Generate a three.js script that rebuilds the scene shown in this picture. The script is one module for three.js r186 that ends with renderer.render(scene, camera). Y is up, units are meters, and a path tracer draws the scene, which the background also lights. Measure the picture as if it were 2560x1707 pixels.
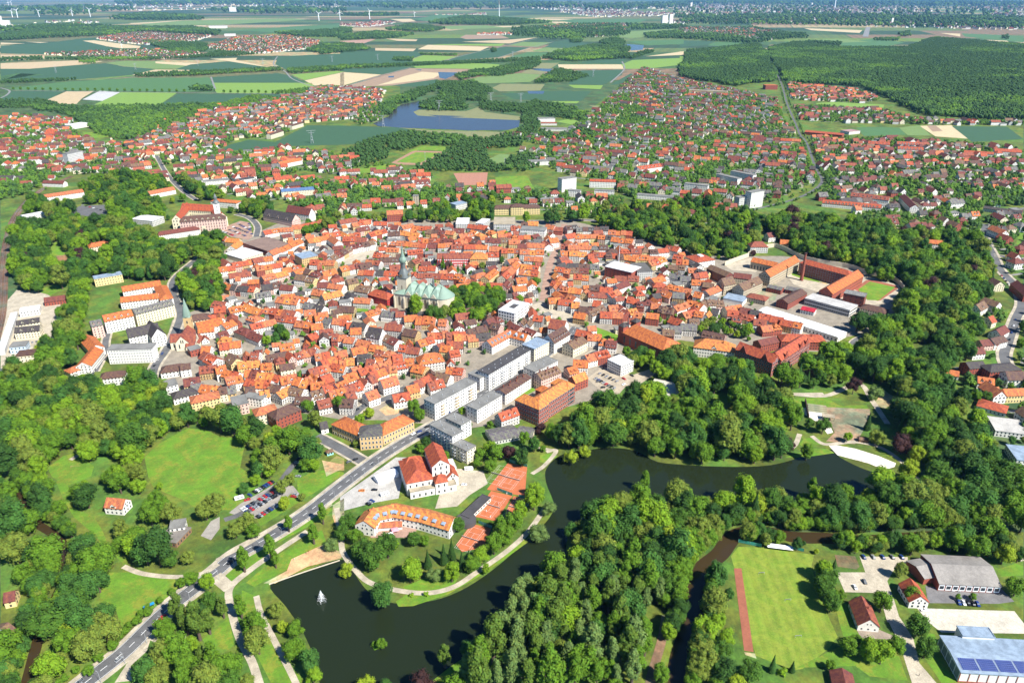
import * as THREE from 'three';
import { Sky } from 'three/addons/objects/Sky.js';
import { mergeGeometries } from 'three/addons/utils/BufferGeometryUtils.js';

// ---------------------------------------------------------------- camera, sky, sun, exposure
const PITCH = 25 * Math.PI / 180, FOCAL = 1868, EYE = 330;            // focal length in photograph pixels (2560 wide), eye height in metres
const scene = new THREE.Scene();
const camera = new THREE.PerspectiveCamera(2 * Math.atan(853.5 / FOCAL) * 180 / Math.PI, 2560 / 1707, 1, 200000);
camera.position.set(0, EYE, 0);
camera.rotation.x = -PITCH;
const renderer = new THREE.WebGLRenderer();
renderer.toneMapping = THREE.LinearToneMapping;
renderer.toneMappingExposure = 1.88;
renderer.shadowMap.enabled = true;
const SUN_EL = 47 * Math.PI / 180, SUN_AZ = 41 * Math.PI / 180;       // azimuth: from the right (+x) turned towards the camera (+z)
const sunDir = new THREE.Vector3(Math.cos(SUN_EL) * Math.cos(SUN_AZ), Math.sin(SUN_EL), Math.cos(SUN_EL) * Math.sin(SUN_AZ));
const sky = new Sky();
sky.name = 'sky'; sky.userData.kind = 'structure';
sky.scale.setScalar(150000);
sky.material.uniforms.sunPosition.value.copy(sunDir);
sky.material.uniforms.turbidity.value = 2.5;
sky.material.uniforms.rayleigh.value = 1.1;
sky.material.uniforms.mieCoefficient.value = 0.004;
sky.material.uniforms.cloudCoverage.value = 0;
scene.add(sky);
scene.environmentIntensity = 0.1;
const sun = new THREE.DirectionalLight(new THREE.Color(1, 0.96, 0.88), 5);
sun.position.copy(sunDir).multiplyScalar(3000).add(new THREE.Vector3(0, 0, -900));
sun.target.position.set(0, 0, -900);
sun.castShadow = true;
Object.assign(sun.shadow.camera, { left: -1400, right: 1400, top: 1400, bottom: -1400, near: 10, far: 7000 });
sun.shadow.mapSize.set(4096, 4096);
scene.add(sun, sun.target);
scene.fog = new THREE.FogExp2(new THREE.Color(0.24, 0.54, 1.0), 0.000017);

// ---------------------------------------------------------------- helpers
const C0 = Math.cos(PITCH), S0 = Math.sin(PITCH);
function rng(seed) { let a = seed >>> 0; return () => { a |= 0; a = a + 0x6D2B79F5 | 0; let t = Math.imul(a ^ a >>> 15, 1 | a); t = t + Math.imul(t ^ t >>> 7, 61 | t) ^ t; return ((t ^ t >>> 14) >>> 0) / 4294967296; }; }
const R = rng(20240611);
const rr = (a, b, f = R) => a + (b - a) * f();
const pick = (arr, f = R) => arr[Math.floor(f() * arr.length) % arr.length];
// photograph pixel -> point on the horizontal plane at height h
function G(x, y, h = 0) { const u = x - 1280, v = y - 853.5, d = v * C0 + FOCAL * S0, f = FOCAL * C0 - v * S0, t = (EYE - h) / d; return [u * t, -f * t]; }
const T = (ox, oy, s, pts) => pts.map(([x, y]) => [ox + x * s, oy + y * s]);      // coordinates read in an enlarged tile of the photograph
const SA = 860 / 2352, tA = p => T(0, 0, SA, p), tB = p => T(850, 0, SA, p), tC = p => T(1700, 0, SA, p), tD = p => T(0, 1270, SA, p), tE = p => T(850, 1270, SA, p), tF = p => T(1700, 1270, SA, p), tM = p => T(0, 840, SA, p), tN = p => T(850, 840, SA, p), tO = p => T(1700, 840, SA, p), tK = p => T(0, 420, SA, p), tL = p => T(1700, 420, SA, p);
const W = (pts, h = 0) => pts.map(([x, y]) => G(x, y, h));
const project = (x, y, z) => { const dy = EYE - y, zc = -z * C0 + dy * S0; return [1280 + FOCAL * x / zc, 853.5 + FOCAL * (dy * C0 + z * S0) / zc]; };
const count = {};
function numbered(n) { const k = count[n] = (count[n] ?? -1) + 1; return k ? n + '_' + String(k).padStart(3, '0') : n; }
function tag(o, label, category, group, kind) { if (label) o.userData.label = label; if (category) o.userData.category = category; if (group) o.userData.group = group; if (kind) o.userData.kind = kind; return o; }
function thing(name, label, category, x = 0, z = 0, turn = 0, group, y = 0) {
  const o = new THREE.Group(); o.name = numbered(name); o.position.set(x, y, z); o.rotation.y = turn; scene.add(o); return tag(o, label, category, group);
}
function part(parent, name, geo, mat, kind) { const m = new THREE.Mesh(geo, mat); m.name = name; m.castShadow = m.receiveShadow = true; parent.add(m); if (kind) m.userData.kind = kind; return m; }
function struct(name, geo, mat, parent = scene) { const m = new THREE.Mesh(geo, mat); m.name = parent === scene ? numbered(name) : name; m.receiveShadow = true; m.castShadow = true; if (parent === scene) m.userData.kind = 'structure'; parent.add(m); return m; }

// mesh collector: quads and triangles with flat normals and uv in metres
class MB {
  constructor() { this.p = []; this.u = []; this.c = null; }
  tri(a, b, c, ua, ub, uc) { this.p.push(...a, ...b, ...c); this.u.push(...(ua ?? [a[0] + a[2], a[1]]), ...(ub ?? [b[0] + b[2], b[1]]), ...(uc ?? [c[0] + c[2], c[1]])); return this; }
  quad(a, b, c, d, w, h) { if (w === undefined) { w = Math.hypot(b[0] - a[0], b[1] - a[1], b[2] - a[2]); h = Math.hypot(d[0] - a[0], d[1] - a[1], d[2] - a[2]); } this.tri(a, b, c, [0, 0], [w, 0], [w, h]); return this.tri(a, c, d, [0, 0], [w, h], [0, h]); }
  box(x0, x1, y0, y1, z0, z1, bottom = false) {
    this.quad([x0, y0, z1], [x1, y0, z1], [x1, y1, z1], [x0, y1, z1]); this.quad([x1, y0, z0], [x0, y0, z0], [x0, y1, z0], [x1, y1, z0]);
    this.quad([x1, y0, z1], [x1, y0, z0], [x1, y1, z0], [x1, y1, z1]); this.quad([x0, y0, z0], [x0, y0, z1], [x0, y1, z1], [x0, y1, z0]);
    this.quad([x0, y1, z1], [x1, y1, z1], [x1, y1, z0], [x0, y1, z0]); if (bottom) this.quad([x0, y0, z0], [x1, y0, z0], [x1, y0, z1], [x0, y0, z1]);
    return this;
  }
  geo() { const g = new THREE.BufferGeometry(); g.setAttribute('position', new THREE.Float32BufferAttribute(this.p, 3)); g.setAttribute('uv', new THREE.Float32BufferAttribute(this.u, 2)); if (this.c) g.setAttribute('color', new THREE.Float32BufferAttribute(this.c, 3)); g.computeVertexNormals(); return g; }
}
// flat sheet from a polygon of [x, z] points, uv in metres
function sheet(pts, y) {
  const s = new THREE.Shape(pts.map(([x, z]) => new THREE.Vector2(x, -z))), g = new THREE.ShapeGeometry(s), p = g.attributes.position, uv = g.attributes.uv;
  for (let i = 0; i < p.count; i++) { const x = p.getX(i), m = p.getY(i); uv.setXY(i, x, m); p.setXYZ(i, x, y, -m); }
  g.computeVertexNormals(); return g;
}
function smooth(pts, n = 6, closed = false) { const c = new THREE.CatmullRomCurve3(pts.map(([x, z]) => new THREE.Vector3(x, 0, z)), closed, 'centripetal'); return c.getPoints((pts.length - (closed ? 0 : 1)) * n).map(v => [v.x, v.z]); }
function along(pts) { const out = [0]; for (let i = 1; i < pts.length; i++) out.push(out[i - 1] + Math.hypot(pts[i][0] - pts[i - 1][0], pts[i][1] - pts[i - 1][1])); return out; }
function offsetLine(pts, off) { return pts.map((p, i) => { const a = pts[Math.max(0, i - 1)], b = pts[Math.min(pts.length - 1, i + 1)], dx = b[0] - a[0], dz = b[1] - a[1], l = Math.hypot(dx, dz) || 1; return [p[0] - dz / l * off, p[1] + dx / l * off]; }); }
// strip of constant width along a line, optionally with raised sides
function ribbon(pts, w, y, thick = 0, off = 0) {
  const a = offsetLine(pts, off - w / 2), b = offsetLine(pts, off + w / 2), s = along(pts), m = new MB();
  for (let i = 0; i < pts.length - 1; i++) {
    const A = [a[i][0], y, a[i][1]], B = [a[i + 1][0], y, a[i + 1][1]], C = [b[i + 1][0], y, b[i + 1][1]], D = [b[i][0], y, b[i][1]];
    m.tri(A, D, C, [s[i], 0], [s[i], w], [s[i + 1], w]).tri(A, C, B, [s[i], 0], [s[i + 1], w], [s[i + 1], 0]);
    if (thick) { const lo = q => [q[0], y - thick, q[2]]; m.quad(lo(A), A, B, lo(B)); m.quad(D, lo(D), lo(C), C); }
  }
  return m.geo();
}
function inside(pts, x, z) { let r = false; for (let i = 0, j = pts.length - 1; i < pts.length; j = i++) { const [xi, zi] = pts[i], [xj, zj] = pts[j]; if (zi > z !== zj > z && x < (xj - xi) * (z - zi) / (zj - zi) + xi) r = !r; } return r; }
function bounds(pts) { let a = 1e9, b = -1e9, c = 1e9, d = -1e9; for (const [x, z] of pts) { a = Math.min(a, x); b = Math.max(b, x); c = Math.min(c, z); d = Math.max(d, z); } return [a, b, c, d]; }
// occupancy raster (2 m cells): 1 building, 2 road or water or court, 4 open lawn
const OX = -1700, OZ = -3200, ON = 1700, OM = 1500, occ = new Uint8Array(ON * OM);
function mark(pts, bit, grow = 0) {
  const [a, b, c, d] = bounds(pts), ring = grow ? pts.map(([x, z], i) => { const cx = (a + b) / 2, cz = (c + d) / 2, l = Math.hypot(x - cx, z - cz) || 1; return [x + (x - cx) / l * grow, z + (z - cz) / l * grow]; }) : pts;
  const g = grow + 1; for (let i = Math.max(0, Math.floor((a - g - OX) / 2)); i <= Math.min(ON - 1, (b + g - OX) / 2); i++) for (let j = Math.max(0, Math.floor((c - g - OZ) / 2)); j <= Math.min(OM - 1, (d + g - OZ) / 2); j++) if (inside(ring, OX + i * 2 + 1, OZ + j * 2 + 1)) occ[i * OM + j] |= bit;
}
const at = (x, z) => { const i = Math.floor((x - OX) / 2), j = Math.floor((z - OZ) / 2); return i < 0 || j < 0 || i >= ON || j >= OM ? 0 : occ[i * OM + j]; };
function markLine(pts, w, bit) { const s = along(pts); for (let i = 0; i < pts.length - 1; i++) { const n = Math.ceil((s[i + 1] - s[i]) / 1.5); for (let k = 0; k <= n; k++) { const x = pts[i][0] + (pts[i + 1][0] - pts[i][0]) * k / n, z = pts[i][1] + (pts[i + 1][1] - pts[i][1]) * k / n; for (let dx = -w / 2; dx <= w / 2; dx += 1.5) for (let dz = -w / 2; dz <= w / 2; dz += 1.5) { const ii = Math.floor((x + dx - OX) / 2), jj = Math.floor((z + dz - OZ) / 2); if (ii >= 0 && jj >= 0 && ii < ON && jj < OM) occ[ii * OM + jj] |= bit; } } } }
// picture cells that the photograph shows open (lawns, yards, roads, fronts): where a tall tree may not stand in front
const CW = 640, clear = new Uint8Array(CW * 430);
function keepClear(px) { const [a, b, c, d] = bounds(px); for (let i = Math.max(0, Math.floor(a / 4)); i <= Math.min(CW - 1, b / 4); i++) for (let j = Math.max(0, Math.floor(c / 4)); j <= Math.min(429, d / 4); j++) if (inside(px, i * 4 + 2, j * 4 + 2)) clear[j * CW + i] = 1; }
const isClear = (x, y, z) => { const [u, v] = project(x, y, z), i = Math.floor(u / 4), j = Math.floor(v / 4); return i >= 0 && j >= 0 && i < CW && j < 430 && clear[j * CW + i]; };
function blocksView(x, z, S) { let n = 0; for (const [dx, y] of [[0, 4], [0, 8], [0, 12], [-4.4, 7], [4.4, 7], [-3, 11], [3, 11]]) if (isClear(x + dx * S, y * S, z)) n++; return n > 1; }
const rect = (cx, cz, w, d, a) => [[-1, -1], [1, -1], [1, 1], [-1, 1]].map(([i, j]) => [cx + i * w / 2 * Math.cos(a) + j * d / 2 * Math.sin(a), cz - i * w / 2 * Math.sin(a) + j * d / 2 * Math.cos(a)]);

// ---------------------------------------------------------------- procedural textures
function noiseField(n, octaves, seed) {           // tiling value noise, 0..1
  const f = rng(seed), out = new Float32Array(n * n); let amp = 1, sum = 0;
  for (const [cells, a] of octaves) {
    const g = new Float32Array(cells * cells).map(() => f()); sum += a;
    for (let y = 0; y < n; y++) { const v = y / n * cells, j = Math.floor(v), t = v - j, ts = t * t * (3 - 2 * t); for (let x = 0; x < n; x++) { const u = x / n * cells, i = Math.floor(u), s = u - i, ss = s * s * (3 - 2 * s), a0 = g[j % cells * cells + i % cells], b0 = g[j % cells * cells + (i + 1) % cells], c0 = g[(j + 1) % cells * cells + i % cells], d0 = g[(j + 1) % cells * cells + (i + 1) % cells]; out[y * n + x] += a * ((a0 + (b0 - a0) * ss) * (1 - ts) + (c0 + (d0 - c0) * ss) * ts); } }
  }
  for (let i = 0; i < out.length; i++) out[i] /= sum; return out;
}
function tex(n, metres, fn, srgb = true) {
  const d = new Uint8Array(n * n * 4); for (let y = 0; y < n; y++) for (let x = 0; x < n; x++) { const c = fn(x, y, y * n + x); for (let k = 0; k < 3; k++) d[(y * n + x) * 4 + k] = Math.max(0, Math.min(255, 255 * c[k])); d[(y * n + x) * 4 + 3] = 255; }
  const t = new THREE.DataTexture(d, n, n); t.wrapS = t.wrapT = THREE.RepeatWrapping; t.magFilter = THREE.LinearFilter; t.minFilter = THREE.LinearMipmapLinearFilter; t.generateMipmaps = true; t.repeat.set(1 / metres, 1 / metres); if (srgb) t.colorSpace = THREE.SRGBColorSpace; t.needsUpdate = true; return t;
}
const nzA = noiseField(512, [[4, 1], [11, .8], [29, .7], [71, .6], [190, .6]], 3), nzB = noiseField(512, [[6, 1], [17, .7], [53, .5]], 9), nzC = noiseField(512, [[64, 1], [160, 1], [256, .8]], 21);
const st = (v, k) => Math.max(0, Math.min(1, .5 + (v - .5) * k));
const texGrass = tex(512, 46, (x, y, i) => { const v = st(nzA[i], 2.3), w = st(nzB[i], 2.4), q = nzC[i]; const b = .76 + .18 * v + .12 * (q - .5), d = Math.max(0, w - .7) * 1.2; return [b * (.86 + .14 * w + .3 * d), b * (1 - .04 * d), b * (.8 + .14 * w + .2 * d)]; });
const texGround = tex(512, 160, (x, y, i) => { const v = st(nzA[i], 2.6), w = st(nzB[i], 2.8); const b = .62 + .3 * v; return [b * (.86 + .28 * w), b, b * .9]; });
const texField = tex(512, 60, (x, y, i) => { const tram = (x % 128) < 3 || ((x + 9) % 128) < 3 ? .86 : 1, v = st(nzA[i], 1.6), q = nzC[i]; const b = (.85 + .1 * v + .1 * (q - .5)) * tram; return [b, b, b]; });
const texTile = tex(512, 11, (x, y, i) => { const row = y % 16 < 3 ? .88 : 1, streak = .93 + .12 * nzA[(x * 3 % 512)], v = st(nzB[i], 2), q = nzC[i]; const k = st(nzA[(i * 3 + 777) % nzA.length], 2.6), b = (.6 + .24 * v + .24 * (q - .4) + .14 * k) * row * streak; return [b, b * (.9 + .12 * v), b * (.86 + .2 * (1 - v))]; });
const texPlaster = tex(256, 9, (x, y) => { const i = y * 2 * 512 + x * 2, v = st(nzA[i], 1.8); const b = .88 + .12 * v; return [b, b * .99, b * .97]; });
const texBrick = tex(256, 6, (x, y) => { const i = y * 2 * 512 + x * 2, v = st(nzA[i], 2), q = nzC[i]; const b = .66 + .2 * v + .3 * (q - .4); return [b, b * .93, b * .9]; });
const texAsphalt = tex(512, 34, (x, y, i) => { const v = st(nzA[i], 2), q = nzC[i]; const b = .74 + .2 * v + .12 * (q - .5); return [b, b, b * .99]; });
const texPaving = tex(512, 24, (x, y, i) => { const j = (x % 32 < 2 || (y + (Math.floor(x / 32) % 2) * 16) % 32 < 2) ? .9 : 1, v = st(nzA[i], 2.2), q = nzC[i]; const b = (.76 + .2 * v + .12 * (q - .5)) * j; return [b, b * .985, b * .95]; });
const texSheet = tex(512, 20, (x, y, i) => { const seam = x % 20 < 2 ? .9 : 1, v = st(nzB[i], 2.2), w = st(nzA[i], 2); const b = (.78 + .16 * v + .08 * w) * seam; return [b, b, b]; });
const texCourt = tex(256, 16, (x, y) => { const i = y * 2 * 512 + x * 2, v = st(nzA[i], 2), q = nzC[i]; const b = .82 + .14 * v + .08 * (q - .5); return [b, b * .97, b * .92]; });
const texWave = tex(512, 14, (x, y, i) => { const v = nzA[i] * .6 + nzC[i] * .4; return [v, v, v]; }, false);
const texLeafy = tex(256, 5, (x, y) => { const i = y * 2 * 512 + x * 2, q = nzC[i]; const b = .75 + .3 * (q - .3); return [b, b, b]; });

const mats = {};
const col = (r, g, b) => new THREE.Color().setRGB(r, g, b);
function mat(key, c, map, rough = .85, extra = {}) { return mats[key] ??= new THREE.MeshStandardMaterial({ name: key, color: Array.isArray(c) ? col(...c) : c, map, roughness: rough, metalness: 0, side: THREE.DoubleSide, ...extra }); }
// roofs: clay shades and slate
const ROOF = {
  orange: ['orange', [.66, .2, .055]], bright: ['bright orange', [.76, .29, .075]], salmon: ['salmon orange', [.6, .2, .085]], red: ['red', [.53, .115, .048]], brick: ['brick red', [.36, .1, .058]],
  maroon: ['dark red', [.22, .06, .045]], brown: ['brown', [.155, .082, .062]], tan: ['weathered brown', [.24, .145, .09]], slate: ['dark grey', [.085, .075, .075]], grey: ['grey', [.2, .2, .195]],
};
const roofMat = k => mat('roof_' + k, ROOF[k][1], texTile, .8);
const WALL = {
  white: ['white', [.84, .82, .78]], cream: ['cream', [.8, .72, .53]], yellow: ['yellow', [.78, .62, .3]], grey: ['pale grey', [.6, .6, .58]], pink: ['pink', [.74, .5, .43]], ochre: ['ochre', [.62, .43, .2]],
  blue: ['pale blue', [.52, .64, .78]], mint: ['mint green', [.6, .74, .6]], brickred: ['brick red', [.5, .14, .09]], stone: ['stone', [.5, .43, .31]], darkbrick: ['dark brick', [.33, .105, .075]], wood: ['wood clad', [.27, .15, .08]], redpaint: ['red painted', [.5, .035, .03]],
};
const wallMat = k => mat('wall_' + k, WALL[k][1], /brick/.test(k) ? texBrick : texPlaster, .9);
const M = {
  pane: mat('window_glass', [.035, .045, .055], null, .18), frame: mat('white_frame', [.8, .8, .78], null, .6), timber: mat('dark_timber', [.055, .035, .025], null, .85), chimney: mat('chimney_brick', [.36, .12, .075], texBrick, .9), stone: mat('pale_stone', [.62, .55, .42], texPlaster, .9),
  copper: mat('copper_green', [.26, .37, .285], texSheet, .65), lead: mat('lead_grey', [.17, .19, .18], texSheet, .5), flatgrey: mat('roof_felt', [.27, .265, .25], texAsphalt, .92), flatdark: mat('roof_felt_dark', [.085, .08, .085], texAsphalt, .92), flatwhite: mat('roof_white', [.8, .8, .78], texSheet, .7), flattan: mat('roof_gravel', [.5, .42, .3], texAsphalt, .95), flatblue: mat('roof_metal_blue', [.3, .38, .47], texSheet, .45), stained: mat('roof_stained', [.62, .6, .58], texAsphalt, .9),
  asphalt: mat('asphalt', [.16, .16, .165], texAsphalt, .92), pale: mat('pale_paving', [.58, .52, .42], texPaving, .92), sand: mat('sand', [.66, .52, .33], texGround, .97), white: mat('white_sand', [.93, .91, .86], texCourt, .97), paint: mat('road_paint', [.8, .8, .78], null, .7), cobble: mat('cobble', [.36, .32, .265], texPaving, .93), redpave: mat('red_paving', [.46, .3, .24], texPaving, .93), gravel: mat('rail_gravel', [.22, .155, .115], texGround, .97), steel: mat('steel', [.5, .5, .5], null, .4, { metalness: .8 }), clay: mat('clay_court', [.56, .17, .07], texCourt, .95), track: mat('red_track', [.36, .13, .08], texCourt, .95),
  lawn: mat('lawn', [.18, .29, .022], texGrass, .97), lawnB: mat('lawn_bright', [.2, .32, .025], texGrass, .97), lawnDry: mat('lawn_dry', [.32, .29, .1], texGrass, .97), meadow: mat('meadow', [.19, .225, .075], texGrass, .97), earth: mat('bare_earth', [.34, .22, .13], texGround, .97),
  bark: mat('bark', [.09, .065, .045], null, .95), metalgrey: mat('metal_grey', [.35, .36, .37], null, .5), plasticgreen: mat('screen_green', [.04, .26, .2], null, .7), whitepaint: mat('white_paint', [.82, .82, .8], null, .5), darkmetal: mat('dark_metal', [.05, .05, .05], null, .5),
};

// ---------------------------------------------------------------- building kit (local: x along the ridge, z across, y up)
function gableWalls(L, D, h, rh) { const a = L / 2, b = D / 2, m = new MB(); m.quad([-a, 0, b], [a, 0, b], [a, h, b], [-a, h, b]); m.quad([a, 0, -b], [-a, 0, -b], [-a, h, -b], [a, h, -b]); for (const s of [-1, 1]) { m.quad([s * a, 0, s * b], [s * a, 0, -s * b], [s * a, h, -s * b], [s * a, h, s * b]); m.tri([s * a, h, s * b], [s * a, h, -s * b], [s * a, h + rh, 0], [0, h], [D, h], [b, h + rh]); } return m.geo(); }
function boxWalls(L, D, h) { const m = new MB().box(-L / 2, L / 2, 0, h, -D / 2, D / 2); return m.geo(); }
function gableRoof(L, D, h, rh, ov = .45, t = .25) {
  const a = L / 2 + ov * .6, b = D / 2 + ov, e = h - ov * rh / (D / 2), top = h + rh + .12, m = new MB();
  for (const s of [-1, 1]) { m.quad([s * -a, e + .12, s * b], [s * a, e + .12, s * b], [s * a, top, 0], [s * -a, top, 0]); m.quad([s * a, e - t, s * b], [s * -a, e - t, s * b], [s * -a, top - t - .12, 0], [s * a, top - t - .12, 0]); m.quad([s * -a, e - t, s * b], [s * a, e - t, s * b], [s * a, e + .12, s * b], [s * -a, e + .12, s * b]); for (const q of [-1, 1]) m.quad([q * a, e - t, s * b], [q * a, e + .12, s * b], [q * a, top, 0], [q * a, top - t - .12, 0]); }
  return m.geo();
}
function hipRoof(L, D, h, rh, ov = .5, ridge = Math.max(L - D * .85, L * .12)) {
  const a = L / 2 + ov, b = D / 2 + ov, r = ridge / 2, y = h + rh, m = new MB(), e = h + .04;
  for (const s of [-1, 1]) { m.quad([s * -a, e, s * b], [s * a, e, s * b], [s * r, y, 0], [s * -r, y, 0], 2 * a, Math.hypot(b, rh)); m.tri([s * a, e, s * b], [s * a, e, -s * b], [s * r, y, 0], [0, 0], [2 * b, 0], [b, Math.hypot(a - r, rh)]); m.quad([s * -a, e - .25, s * b], [s * a, e - .25, s * b], [s * a, e, s * b], [s * -a, e, s * b]); m.quad([s * a, e - .25, s * b], [s * a, e - .25, -s * b], [s * a, e, -s * b], [s * a, e, s * b]); }
  m.quad([-a, e - .25, -b], [a, e - .25, -b], [a, e - .25, b], [-a, e - .25, b]); return m.geo();
}
function flatRoof(L, D, h, ov = .25) { const a = L / 2 + ov, b = D / 2 + ov, m = new MB(); m.box(-a, a, h - .05, h + .3, -b, b, true); m.box(-a, a, h + .31, h + .62, b - .35, b); m.box(-a, a, h + .31, h + .62, -b, -b + .35); m.box(-a, -a + .35, h + .31, h + .62, -b + .36, b - .36); m.box(a - .35, a, h + .31, h + .62, -b + .36, b - .36); return m.geo(); }
// window positions on the four faces: [x, y, z, side, w, h]
function windowSpots(L, D, h, o = {}) {
  const { sp = 2.5, storey = 2.9, w = 1.1, wh = 1.45, y0 = 1.1, gable = 0, sides = [0, 1, 2, 3] } = o, out = [], ns = Math.max(1, Math.round((h - .4) / storey)), sh = h / ns;
  for (const s of sides) { const len = s % 2 ? D : L, n = Math.max(1, Math.floor((len - .9) / sp)), off = s % 2 ? L / 2 : D / 2; for (let k = 0; k < ns; k++) for (let i = 0; i < n; i++) out.push([(i - (n - 1) / 2) * (len - .6) / n, k * sh + Math.min(y0, sh * .36) + wh / 2, off, s, w, wh]); if (s % 2 && gable > 3) { out.push([-1, h + .9, off, s, w * .8, wh * .8], [1, h + .9, off, s, w * .8, wh * .8]); } }
  return out;
}
function placeWin([x, y, off, s]) { const a = s * Math.PI / 2; return [x * Math.cos(a) + off * Math.sin(a), y, -x * Math.sin(a) + off * Math.cos(a), a]; }
function windowMesh(spots, d = .07) { const m = new MB(); for (const q of spots) { const [x, y, z, a] = placeWin(q), c = Math.cos(a), s = Math.sin(a), w = q[4] / 2, h = q[5] / 2, P = (i, j, k) => [x + i * w * c + k * s, y + j * h, z - i * w * s + k * c]; m.quad(P(-1, -1, d), P(1, -1, d), P(1, 1, d), P(-1, 1, d)); m.quad(P(-1, -1, -.02), P(1, -1, -.02), P(1, -1, d), P(-1, -1, d)); m.quad(P(-1, 1, d), P(1, 1, d), P(1, 1, -.02), P(-1, 1, -.02)); m.quad(P(-1, -1, -.02), P(-1, -1, d), P(-1, 1, d), P(-1, 1, -.02)); m.quad(P(1, -1, d), P(1, -1, -.02), P(1, 1, -.02), P(1, 1, d)); } return m.geo(); }
const winGeo = {};
function windowGeos(w, h) { return winGeo[w + '_' + h] ??= [new THREE.BoxGeometry(w + .22, h + .22, .08).translate(0, 0, .03), new THREE.BoxGeometry(w, h, .06).translate(0, 0, .065)]; }
function windowsApart(parent, spots) { for (const q of spots) { const [x, y, z, a] = placeWin(q), [f, g] = windowGeos(q[4], q[5]), o = part(parent, 'window', f, M.frame); o.position.set(x, y, z); o.rotation.y = a; part(o, 'pane', g, M.pane); } }
function beams(L, D, h, rh, f) { const m = new MB(), t = .09; for (const s of [-1, 1]) { for (let y = .1; y < h; y += 2.8) { m.box(-L / 2 - .03, L / 2 + .03, y, y + .2, s * D / 2 - t, s * D / 2 + t); m.box(s * L / 2 - t, s * L / 2 + t, y, y + .28, -D / 2, D / 2); } const n = Math.max(3, Math.round(L / 1.5)); for (let i = 0; i <= n; i++) m.box(-L / 2 + i * L / n - .1, -L / 2 + i * L / n + .1, 0, h, s * D / 2 - t + .01, s * D / 2 + t - .01); const k = Math.max(3, Math.round(D / 1.6)); for (let i = 1; i < k; i++) { const z = -D / 2 + i * D / k; m.box(s * L / 2 - t + .01, s * L / 2 + t - .01, 0, h + rh * (1 - Math.abs(z) / (D / 2)) * .92, z - .1, z + .1); } } return m.geo(); }
function dormer(parent, x, side, D, h, rh, wmat, rmat, w = 1.8, kind = 'gable', up = .38) {      // on the slope facing +z (side 1) or -z (side -1)
  const zf = (D / 2) * (1 - up) + .5, yb = h + rh * up - rh * .5 / (D / 2), H = kind === 'shed' ? 1.25 : 1.5, slope = rh / (D / 2), back = Math.min(zf - .2, (H + .8) / slope), g = new THREE.Group();
  const m = new MB(), b = zf - back, y1 = yb + H, pk = y1 + (kind === 'gable' ? w * .5 : .35);
  m.quad([-w / 2, yb - .4, zf], [w / 2, yb - .4, zf], [w / 2, y1, zf], [-w / 2, y1, zf]); if (kind === 'gable') m.tri([-w / 2, y1, zf], [w / 2, y1, zf], [0, pk, zf]);
  for (const s of [-1, 1]) m.quad([s * w / 2, yb - .4, zf], [s * w / 2, y1, zf], [s * w / 2, y1, b], [s * w / 2, yb - .4, b]);
  const d = part(parent, 'dormer', m.geo(), wmat); d.position.x = x; if (side < 0) { d.rotation.y = Math.PI; }
  const r = new MB(), o = .22; if (kind === 'gable') { for (const s of [-1, 1]) { r.quad([s * (w / 2 + o), y1 - o, zf + o], [0, pk + .06, zf + o], [0, pk + .06, b - .6], [s * (w / 2 + o), y1 - o, b - .6]); r.quad([s * (w / 2 + o), y1 - o - .15, zf + o], [0, pk - .1, zf + o], [0, pk + .06, zf + o], [s * (w / 2 + o), y1 - o, zf + o]); } } else { r.quad([-w / 2 - o, y1 + .05, zf + o], [w / 2 + o, y1 + .05, zf + o], [w / 2 + o, y1 + .75, b - .3], [-w / 2 - o, y1 + .75, b - .3]); r.quad([-w / 2 - o, y1 - .12, zf + o], [w / 2 + o, y1 - .12, zf + o], [w / 2 + o, y1 + .05, zf + o], [-w / 2 - o, y1 + .05, zf + o]); for (const s of [-1, 1]) r.tri([s * w / 2, y1, zf], [s * w / 2, y1 + .7, b], [s * w / 2, y1, b]); }
  part(d, 'dormer_roof', r.geo(), rmat);
  const p = new MB(); p.box(-w * .3, w * .3, yb + .25, y1 - .15, zf, zf + .06); part(d, 'pane', p.geo(), M.pane);
  return d;
}
const chimGeo = new MB().box(-.4, .4, 0, 2.2, -.35, .35).box(-.5, .5, 2.2, 2.4, -.45, .45).geo();
const skyGeo = new THREE.BoxGeometry(.8, .08, 1.2);

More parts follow.
